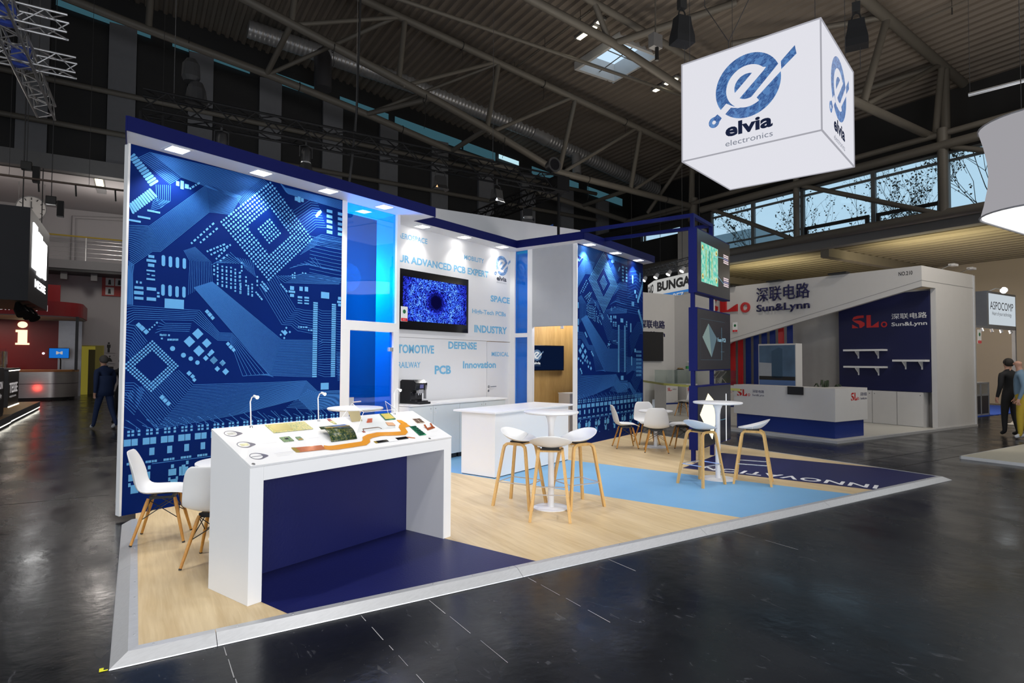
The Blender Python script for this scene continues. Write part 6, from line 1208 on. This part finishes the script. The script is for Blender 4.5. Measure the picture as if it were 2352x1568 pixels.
MB().box(.06, 2.04, .0, .006, .67, 1.0).build('glass', clear, cc); MB().box(1.1, 1.4, .1, .4, .68, .9).build('red_sample', mat('sample_red', (.22, .01, .01, 1), .5), cc); MB().box(.3, .6, .1, .4, .68, .8).build('white_sample', slw, cc)
lp = thing('laptop', 'open black laptop on the showcase desk', 'laptop', HW(22.5, 8.45, 1.07), YH); MB().box(-.2, .2, -.14, .12, 0, .02).build('base', black, lp); MB().prismx([(.12, .02), (.135, .02), (.18, .27), (.165, .27)], -.2, .2).build('lid', black, lp)
fair_tag(HW(19.2, 6.93, 2.22), YH, 'white tag with green emblem and red band on the grey system stand', 1.5)
cr_ = MB(); rg = random.Random(9); n = 14; vs = []
for i in range(n):
    for j in range(8): vs.append((i/(n-1)*1.05+rg.uniform(-.03, .03), j/7*.45+rg.uniform(-.03, .03), .01+max(0, math.sin(i/(n-1)*math.pi)*math.sin(j/7*math.pi))**.5*rg.uniform(.02, .16)))
cr_.add(vs, [(i*8+j, i*8+j+1, i*8+8+j+1, i*8+8+j) for i in range(n-1) for j in range(7)])
tag(cr_.build('crumpled_film', mat('dirty_white_film', (.55, .52, .48, 1), .5, var=.3, scale=12), loc=HW(20.35, 6.3, 0), rotz=YH), 'crumpled white plastic film lying on the hall floor', 'plastic film')
rg_ = thing('carpet_platform', 'pale cream carpeted low platform beside the person in mustard trousers', 'platform', HW(12.4, 4.75, 0), YH); MB().box(0, 6, -8, 0, .0, .05).build('carpet', mat('cream_carpet', (.56, .53, .43, 1), .95, var=.06, scale=30), rg_); MB().box(-.02, 0, -8, 0.02, 0, .052).build('edge_strip', slgrey, rg_); MB().box(-.02, 6, 0, .02, 0, .052).build('edge_strip', slgrey, rg_)
# big soft-cornered lamp shade
ls = thing('hanging_shade', 'huge pale grey fabric lamp shade with glowing underside', 'lamp shade', HW(13.75, 2.65, 4.2), YH)
def rsq(hs, r, n=8):
    out = []
    for cx, cy, a0 in ((hs-r, hs-r, 0), (-hs+r, hs-r, 90), (-hs+r, -hs+r, 180), (hs-r, -hs+r, 270)):
        for i in range(n+1): a = R(a0+90*i/n); out.append((cx+r*math.cos(a), cy+r*math.sin(a)))
    return out
mb = MB(); rows = [[(x, y, 1.55*t) for x, y in rsq(1.85-.10*math.sin(math.pi*t)+.0*t, .9)] for t in (0, .15, .35, .5, .65, .85, 1)]; n = len(rows[0])
mb.add([p for r in rows for p in r], [(i*n+j, i*n+(j+1) % n, i*n+n+(j+1) % n, i*n+n+j) for i in range(6) for j in range(n)])
link('fabric', mb.mesh('fabric', emis('shade_fabric_glow', (.44, .43, .46, 1), .78)), ls, smooth=True)
MB().prism(rsq(1.83, .9), .02, .04).build('glowing_diffuser', emis('shade_diffuser', (1, 1, .99, 1), 1.25), ls)
for z in (0, 1.53): MB().tube([(*p, z+.012) for p in rsq(1.855, .9)+rsq(1.855, .9)[:1]], .014, 6).build('hem_ring', mat('hem_grey', (.30, .30, .32, 1), .6), ls)
for x, y in ((-1.2, 1.2), (1.2, 1.2), (-1.2, -1.2), (1.2, -1.2)): MB().tube([(x, y, 1.55), (x, y, 8.2)], .006, 6).build('suspension_wire', wire, ls)
hb = thing('rigging_tube', 'bright aluminium rigging tube hanging above the lamp shade', 'tube', (8.12, 10.5, 6.47), math.atan2(-.5, .46)); MB().tube([(0, 0, 0), (3.5, 0, -.0)], .035, 10).build('tube', mat('bright_aluminium', (.8, .8, .8, 1), .3, .6), hb, smooth=True); MB().tube([(.02, 0, 0), (.02, 0, 5.4)], .004, 6).build('suspension_wire', wire, hb); MB().tube([(2.9, 0, 0), (2.9, 0, 5.4)], .004, 6).build('suspension_wire', wire, hb)
# ================================================================ left: information desk, black cube, pop-up stand
inf = thing('information_booth', 'red information booth with curved header and lit letter i', 'booth', HW(-9.5, 30.0, 0), YH)
def arc(x0, x1, y0, y1, r, n=10): # box plan with a rounded near right corner
    return [(x0, y0)]+[(x1-r+r*math.sin(R(90*i/n)), y0+r-r*math.cos(R(90*i/n))) for i in range(n+1)]+[(x1, y1), (x0, y1)]
redb = mat('booth_red', (.20, .006, .006, 1), .4, var=.06)
MB().box(0, 6.55, 3.6, 3.7, 0, 3.4).build('red_wall', redb, inf); MB().box(3.9, 4.7, 3.57, 3.6, .02, 2.1).build('red_door', mat('booth_red_door', (.17, .005, .005, 1), .4), inf)
MB().box(6.55, 7.4, 3.2, 3.3, 0, 3.4).build('metal_wall', mat('booth_metal', (.32, .32, .34, 1), .35, .7, var=.1), inf); MB().box(7.36, 7.46, .3, .4, 1.2, 3.4).build('black_post', black, inf)
hdr = MB().prism(arc(0, 7.55, 0, 3.6, 1.3), 3.40, 3.98).build('header', mat('header_red', (.26, .012, .016, 1), .4), inf); MB().prism(arc(0, 7.5, .05, 3.5, 1.25), 3.36, 3.40).build('header_underside', wallw, inf)
MB().box(5.9, 6.75, 1.2, 1.3, 3.98, 4.75).build('red_upstand', mat('header_red', None), inf)
lt_ = emis('header_letter', (.75, .70, .70, 1), .55)
text(hdr, 'Information', 3.6, 5.3, 3.55, 3.82, -.02, lt_, .01); text(hdr, 'B1', 5.85, 6.15, 3.55, 3.82, -.02, lt_, .02)
m_ = text(hdr, 'Information', 0, 1.25, 3.55, 3.80, -.03, lt_, .01); m_.matrix_local = Matrix.Translation((6.42, .02, 0)) @ Matrix.Rotation(R(38), 4, 'Z')
gi = emis('letter_i_glow', (1, .82, .48, 1), 1.6)
g = MB(); g.prismy([(5.25+.17*math.cos(i*math.pi/10), 3.15+.14*math.sin(i*math.pi/10)) for i in range(20)], 3.55, 3.6); g.prismy([(5.02, 2.92), (5.02, 2.82), (5.10, 2.82), (5.10, 2.35), (5.02, 2.35), (5.02, 2.27), (5.50, 2.27), (5.50, 2.35), (5.42, 2.35), (5.42, 2.92)], 3.55, 3.6); g.build('letter_i', gi, inf)
sp_g = emis('pin_spot_glow', (.9, .85, 1, 1), 2.)
for x, z in ((4.1, 1.95), (6.0, 1.9), (6.25, .85), (2.0, 1.95)): MB().tube([(x, 3.59, z), (x, 3.56, z)], .05, 8).build('pin_spot', sp_g, inf)
brushed = mat('curved_brushed_steel', (.42, .40, .38, 1), .32, .9, var=.15, scale=5, stretch=(1, 1, 12))
ctr = MB().prism(arc(0, 7.45, 0, 1.0, .9), .12, 1.14).build('counter_front', brushed, inf, smooth=True); MB().prism(arc(0, 7.35, .08, 1.0, .85), 0, .12).build('counter_plinth', black, inf); MB().prism(arc(0, 7.47, -.03, 1.05, .9), 1.14, 1.22).build('counter_top', mat('counter_honey', (.42, .20, .06, 1), .4), inf); MB().prism(arc(0, 7.455, -.006, 1.0, .9), .66, .68).build('counter_joint', black, inf)
light('booth_red_lamp', 'POINT', HW(-3.3, 29.6, .5), 6, (1, .05, .03), None, .1); light('booth_warm_lamp', 'POINT', HW(-5.6, 29.4, .6), 14, (1, .8, .5), None, .1); light('booth_top_lamp', 'AREA', HW(-5.2, 31.6, 3.3), 60, (1, .85, .75), HW(-5.2, 31.6, 0), (3, .3))
tvi = thing('monitor', 'small blue monitor on an arm behind the information counter', 'monitor', HW(-2.75, 31.4, 1.9), YH); MB().box(-.35, .35, -.03, .03, -.22, .22).build('housing', black, tvi); MB().box(-.33, .33, -.033, -.03, -.2, .2).build('screen', emis('monitor_blue', (.01, .16, .62, 1), .9), tvi); text(tvi, 'M', -.1, .12, -.05, .08, -.036, lt_, .02); MB().tube([(0, .03, 0), (.05, .1, -.3), (.05, .1, -.68)], .025, 8).build('arm', black, tvi)
person('person with tied dark hair sitting behind the information counter', HW(-4.6, 31.3, -.28), YH+R(60), 1.68, (skin_m, blackcloth, blackcloth), 'stand', mat('brown_hair', (.09, .05, .03, 1), .8), rubber)
person('person in black sitting at the far end of the information counter', HW(-5.9, 31.4, -.30), YH, 1.68, (skin_m, blackcloth, blackcloth), 'stand', darkhair, rubber)
# doorway, pictogram signs, balcony, clock
yel = emis('doorway_yellow_light', (.50, .42, .06, 1), .28); yelp = mat('yellow_frame', (.42, .36, .08, 1), .6)
d2 = sroot('door_2', HW(-2.30, 34.3, 0), YH); MB().box(.05, .95, -.01, 0, 0, 2.25).build('lit_passage', yel, d2)
fr = MB(); fr.box(0, .05, -.04, 0, 0, 2.3); fr.box(.95, 1.0, -.04, 0, 0, 2.3); fr.box(.05, .95, -.04, 0, 2.25, 2.3); fr.build('door_frame', yelp, d2); MB().box(.40, .66, -.015, -.01, .0, 2.1).build('dark_gap', mat('dark_yellow_gap', (.08, .07, .02, 1), .7), d2); MB().box(.66, .95, -.02, -.012, 0, 2.25).build('open_leaf', mat('yellow_leaf', (.34, .30, .06, 1), .6), d2)
pic = mat('pictogram_black', (.02, .02, .02, 1), .6)
def man(o, x, z, k, y, m_):
    g = MB(); g.prismy([(x+.05*k*math.cos(i*.63), z+.36*k+.05*k*math.sin(i*.63)) for i in range(10)], y-.003, y); g.prismy([(x-.08*k, z+.29*k), (x+.08*k, z+.29*k), (x+.08*k, z+.12*k), (x+.05*k, z+.12*k), (x+.05*k, z-.12*k), (x-.05*k, z-.12*k), (x-.05*k, z+.12*k), (x-.08*k, z+.12*k)], y-.003, y); g.build('pictogram', m_, o)
for i, z in enumerate((1.95, 1.45, .98)):
    o = thing('pictogram_sign', ('sign with a standing figure beside the yellow doorway', 'sign with a wheelchair figure beside the yellow doorway', 'sign with a locker symbol beside the yellow doorway')[i], 'sign', HW(-1.24, 34.28, z), YH); MB().box(0, .40, -.01, .0, 0, .42).build('plate', wallw, o)
    if i == 0: man(o, .12, .14, .9, -.01, pic)
    else:
        g = MB(); g.prismy([(.1, .1), (.28, .08), (.24, .2), (.16, .3), (.1, .2)] if i == 1 else [(.15, .06), (.33, .06), (.33, .32), (.15, .32)], -.013, -.01); g.build('pictogram', pic, o)
        g = MB(); g.prismy([(.17+.035*math.cos(j*.63), .34+.035*math.sin(j*.63)) for j in range(10)] if i == 1 else [(.05, .33), (.12, .33), (.12, .37), (.05, .37)], -.013, -.01); g.build('pictogram_dot', pic, o); text(o, 'WC', .3, .38, .36, .40, -.012, pic)
rs = thing('pictogram_board', 'red board with three white pictogram squares on the hall wall', 'sign', HW(-1.45, 34.28, 4.66), YH); MB().box(0, .92, -.03, 0, 0, .95).build('board', mat('sign_red', (.38, .02, .015, 1), .5), rs)
for x, z in ((.14, .5), (.52, .5), (.14, .06)):
    p_ = MB().box(x, x+.34, -.034, -.03, z, z+.36).build('white_square', slgrey, rs); g = MB(); g.prismy([(x+.1, z+.05), (x+.22, z+.05), (x+.2, z+.28), (x+.12, z+.28)], -.037, -.034); g.build('pictogram', pic, p_)
bal = thing('balcony', 'grey balcony slab with steel railing on the hall wall', 'balcony', HW(-9, 32.6, 5.65), YH); MB().box(0, 12, 0, 1.65, 0, .38).build('slab', mat('balcony_grey', (.20, .20, .21, 1), .7), bal); MB().box(0, 12, .05, 1.6, -.12, 0).build('beam_underside', black, bal)
for x in (3.0, 5.2, 6.2, 7.3, 9.5): MB().box(x-.12, x+.12, .3, .55, -.45, 0).build('bracket', beam_m, bal)
for i in range(8): MB().tube([(1.0+i*1.5, .04, .1), (1.0+i*1.5, .04, 1.42)], .03, 8).build('railing_post', steel, bal)
MB().tube([(0, .04, 1.45), (12, .04, 1.45)], .035, 8).build('handrail', mat('yellow_handrail', (.36, .26, .03, 1), .5), bal)
for z in (.55, .75, .95, 1.15, 1.3): MB().tube([(0, .04, z), (12, .04, z)], .010, 6).build('railing_wire', steel, bal)
MB().tube([(6.4, 1.62, .4), (6.4, 1.62, 2.6), (8.5, 1.62, 2.75), (12, 1.62, 2.75)], .09, 8).build('wall_pipe', wallw, bal)
ck = thing('wall_clock', 'round white station clock hanging from the recess ceiling', 'clock', HW(-3.64, 30.0, 7.6), YH); MB().tube([(0, -.05, 0), (0, .05, 0)], .50, 32).build('case', beam_m, ck); MB().tube([(0, -.055, 0), (0, -.051, 0)], .46, 32).build('dial', slw, ck)
for i in range(12): a = R(30*i); c = Vector((.39*math.sin(a), 0, .39*math.cos(a))); MB().tube([c*.86+Vector((0, -.057, 0)), c*1.1+Vector((0, -.057, 0))], .018, 4).build('hour_mark', pic, ck)
MB().tube([(0, -.062, -.06), (.0, -.062, .28)], .016, 4).build('hour_hand', pic, ck); MB().tube([(.05, -.064, .02), (-.36, -.064, -.02)], .012, 4).build('minute_hand', pic, ck)
for x in (-.4, .4): MB().tube([(x, 0, .3), (x, 0, 1.02)], .015, 6).build('hanger_rod', steel, ck)
rl = thing('recess_lamp_fixture', 'lit fluorescent batten under the recess ceiling beside the clock', 'lamp', HW(-1.35, 28.5, 8.45), YH); MB().box(-.16, .16, -1.3, 1.3, .05, .16).build('housing', beam_m, rl); MB().box(-.12, .12, -1.2, -.1, .02, .05).build('tube', emis('batten_glow', (1, .86, .55, 1), 4.), rl)
# black hanging cube
bk = thing('black_cube_sign', 'black hanging cube with glowing white lettering', 'sign', HW(-2.6, 21.3, 3.3), YH); MB().box(-4.3, 0, 0, 4.3, 0, 2.62).build('cube', mat('black_cube_cloth', (.012, .014, .022, 1), .6), bk)
gl = emis('black_cube_glow', (1, 1, .98, 1), 6.); gs = MB()
Mq2 = Matrix.Rotation(R(90), 4, 'Z')
for x0, x1, z0, z1 in ((.5, 1.3, 1.0, 2.3), (1.5, 2.4, .9, 2.2), (2.6, 3.5, .95, 2.1)): q = MB().box(x0, x1, -.03, -.005, z0, z1).build('glowing_letter', gl, bk); q.matrix_local = Mq2
t_ = text(bk, 'MESSE', 1.2, 3.6, .5, .75, -.01, gl, .02); t_.matrix_local = Mq2
for x, y in ((-.2, .2), (-.2, 4.1), (-4.1, .2)): MB().tube([(x, y, 2.62), (x, y, 9)], .015, 6).build('suspension_wire', wire, bk)
for i in range(3): q = MB().tube([(-.35-.0*i, .9+1.2*i, 0), (-.30, .9+1.2*i, -.18), (-.2, .8+1.2*i, -.34)], [.05, .14, .16], 12).build('stage_lamp', black, bk, smooth=True)
q = MB().tube([(-1.7, .8, 0), (-1.7, .75, -.2), (-1.7, .7, -.34)], [.05, .12, .14], 12).build('stage_lamp', black, bk, smooth=True); MB().tube([(-1.7, .699, -.341), (-1.7, .698, -.345)], .1, 10).build('lamp_lens', lampw, q)
# lit low platforms and counters of the pop-up stand
led = emis('led_strip_glow', (1, .95, .82, 1), 5.)
for s0, s1, t0, t1, lab in ((-6.0, -2.65, 19.6, 25.0, 'wooden low platform with glowing led strip below its edge'), (-6.5, -2.62, 15.4, 19.4, 'second low platform with led strip beside the dark counter')):
    o = thing('lit_platform', lab, 'platform', HW(s0, t0, 0), YH); MB().box(0, s1-s0, 0, t1-t0, .10, .26).build('edge_board', mat('platform_grey', (.25, .25, .26, 1), .5), o); MB().box(.01, s1-s0-.01, .01, t1-t0-.01, .26, .265).build('wood_top', oak, o); MB().box(.06, s1-s0-.03, .03, t1-t0-.05, .0, .10).build('base', black, o); MB().box(s1-s0-.03, s1-s0-.01, .0, t1-t0, .07, .10).build('led_strip', led, o); MB().box(.0, s1-s0-.03, .005, .02, .07, .10).build('led_strip', led, o)
lc1 = thing('lit_counter', 'dark counter with white lettering and lit top edge on the low platform', 'counter', HW(-3.1, 22.3, .266), YH); MB().box(-1.6, .0, 0, 1.8, 0, 1.05).build('body', mat('counter_dark_plum', (.03, .026, .028, 1), .4), lc1); MB().box(-1.62, .03, -.02, 1.82, 1.07, 1.12).build('top', mat('counter_plum_top', (.05, .04, .05, 1), .4), lc1); MB().box(.0, .02, 0, 1.8, 1.045, 1.07).build('led_strip', led, lc1); MB().box(.0, .02, 0, 1.8, 0, .02).build('led_strip', led, lc1)
t_ = text(lc1, 'TESSE', .15, 1.5, .40, .70, -.01, lt_, .02); t_.matrix_local = Mq2; t_ = text(lc1, 'MESSETECHNIK', .2, 1.3, .27, .32, -.01, lt_); t_.matrix_local = Mq2
pc = thing('dark_pod', 'dark plum pod with rounded end and white lettering near the lit platforms', 'counter', HW(-3.28, 17.1, .267), YH); MB().prismx([(0, .1), (.15, .0), (1.9, .0), (2.0, .1), (2.0, 1.05), (1.85, 1.2), (.15, 1.2), (0, 1.05)], -.8, .55).build('body', mat('pod_plum', (.018, .010, .016, 1), .35), pc, bevel=.03); t_ = text(pc, 'ATTRAKTION', .25, 1.7, .68, .86, -.01, lt_, .015); t_.matrix_local = Matrix.Translation((.551, 0, 0)) @ Mq2; t_ = text(pc, 'for Rent by', .7, 1.6, .45, .58, -.01, lt_); t_.matrix_local = Matrix.Translation((.551, 0, 0)) @ Mq2
gp = tag(MB().box(-.02, .02, 0, .9, 0, .5).build('glass_screen', clear, loc=HW(-3.3, 22.4, 1.388), rotz=YH), 'small glass screen on the dark counter of the lit platform', 'glass screen')
# rig bar with two hoists in front of the recess
rb_ = thing('rigging_bar', 'thin brown rigging bar hung in front of the recess', 'bar', H0, YH); MB().tube([(-3.2, 20, 6.43), (1.0, 20, 6.43)], .03, 6).build('bar', mat('rusty_bar', (.10, .07, .055, 1), .6), rb_)
for s in (-2.3, -1.5, -.6): MB().tube([(s, 20, 6.43), (s+.02, 20, 6.1)], .02, 6).build('hook', rubber, rb_)
for s in (-2.9, -1.2, .5): MB().tube([(s, 20, 6.43), (s, 20, 14.2)], .005, 6).build('suspension_wire', wire, rb_)
for s, t, z, lab in ((-2.58, 20.25, 6.7, 'black chain hoist hanging over the black cube sign'), (-2.04, 20.25, 5.85, 'black chain hoist hanging in front of the balcony')):
    o = thing('chain_hoist', lab, 'hoist', HW(s, t, z), YH); MB().box(-.12, .12, -.1, .1, 0, .22).build('motor', black, o, bevel=.02); MB().prismx([(-.1, -.3), (.1, -.3), (.08, .12), (-.08, .12)], .13, .28).build('chain_bag', bagm, o); MB().tube([(0, 0, .22), (0, 0, 7.4)], .01, 6).build('chain', wire, o)
svt = mat('silver_truss_tube', None)
st_ = thing('silver_truss', 'silver box truss with two short cross arms hanging by the dark hall wall', 'truss', H0, YH)
box_truss(st_, (-1.9, 10.0, 7.0), (-1.75, 16.1, 7.0), .30, svt, .024); box_truss(st_, (-4.5, 11.9, 7.05), (-1.05, 11.9, 7.05), .28, svt, .022); box_truss(st_, (-4.5, 13.5, 7.05), (-1.05, 13.5, 7.05), .28, svt, .022)
for s, t in ((-1.85, 11.5), (-1.8, 15.2)): MB().tube([(s, t, 7.15), (s, t, 14.6)], .01, 6).build('suspension_wire', wire, st_)
for t in (11.9, 13.5): MB().box(-1.98, -1.70, t-.06, t+.06, 6.86, 7.24).build('blue_clamp', mat('clamp_blue', (.02, .05, .30, 1), .5), st_)
bkb = tag(MB().add([tuple(HW(7.2, 11.5, 4.3)), tuple(HW(8.6, 11.8, 4.3)), tuple(HW(8.6, 11.8, 5.05)), tuple(HW(7.2, 11.5, 4.4)), tuple(HW(7.2, 11.55, 4.3)), tuple(HW(8.6, 11.85, 4.3)), tuple(HW(8.6, 11.85, 5.05)), tuple(HW(7.2, 11.55, 4.4))], [(0, 1, 2, 3), (7, 6, 5, 4), (0, 4, 5, 1), (1, 5, 6, 2), (2, 6, 7, 3), (3, 7, 4, 0)]).build('blue_fascia', mat('royal_blue_fascia', (.006, .09, .42, 1), .5)), 'bright blue slanted fascia of a stand behind the grey rear wall', 'fascia')

# ================================================================ small rigging details under the roof
def strap(par, s, t, z, l):
    g = MB(); g.tube([(s-.02, t, z-.16), (s+.02, t, z-.16)], .001, 4); n = 12
    g = MB(); pts = [(s+.012*math.sin(i*.5), t+.145*math.cos(2*math.pi*i/n), z+.145*math.sin(2*math.pi*i/n)) for i in range(n+1)]; g.tube(pts, .012, 5); g.tube([(s, t, z-.145), (s+.03, t, z-.145-l*.6), (s-.02, t, z-.145-l)], .008, 5)
    g.build('lifting_strap', bagm, par)
for s, l in ((5.0, .5), (8.1, .9), (11.2, .5), (15.2, .7), (19.6, .8)): strap(ta, s, A, botA(s), l)
for s, l in ((1.2, .6), (4.6, .8), (8.4, .5)): strap(ta, s, 21.3, 11.95-.17*s if s < 7 else 10.75-.2*(s-7), l)
for s, l in ((9.5, .4), (13.0, .5), (17.2, .4)): strap(ta, s, A, topA(s), l)
cb = thing('power_cable', 'black power cable looping down from the roof to the lighting truss', 'cable', H0, YH)
MB().tube([(3.9, 12.2, 13.2), (3.6, 11.4, 9.0), (3.3, 10.6, 6.2), (3.15, 10.35, 5.2), (3.1, 10.4, 4.6)], .022, 6).build('cable', bagm, cb, smooth=True)
for i, (s, t, l, lab) in enumerate(((19.5, 5.5, 6.0, 'thin sprinkler pipe below the ribbed roof near the lamp shade'), (12.0, 17.0, 5.0, 'thin sprinkler pipe below the ribbed roof beside the skylight'))):
    o = thing('sprinkler_pipe', lab, 'pipe', HW(s, t, RZ(s)-.25), YH); MB().tube([(0, -l/2, 0), (0, l/2, 0)], .022, 6).build('pipe', tubepaint, o)
    for k in (-2, 0, 2): h_ = MB().tube([(0, k, 0), (0, k, -.22)], .016, 6).build('sprinkler_head', rubber, o); MB().tube([(0, k, 0), (0, k, .27)], .008, 6).build('hanger', rubber, o)
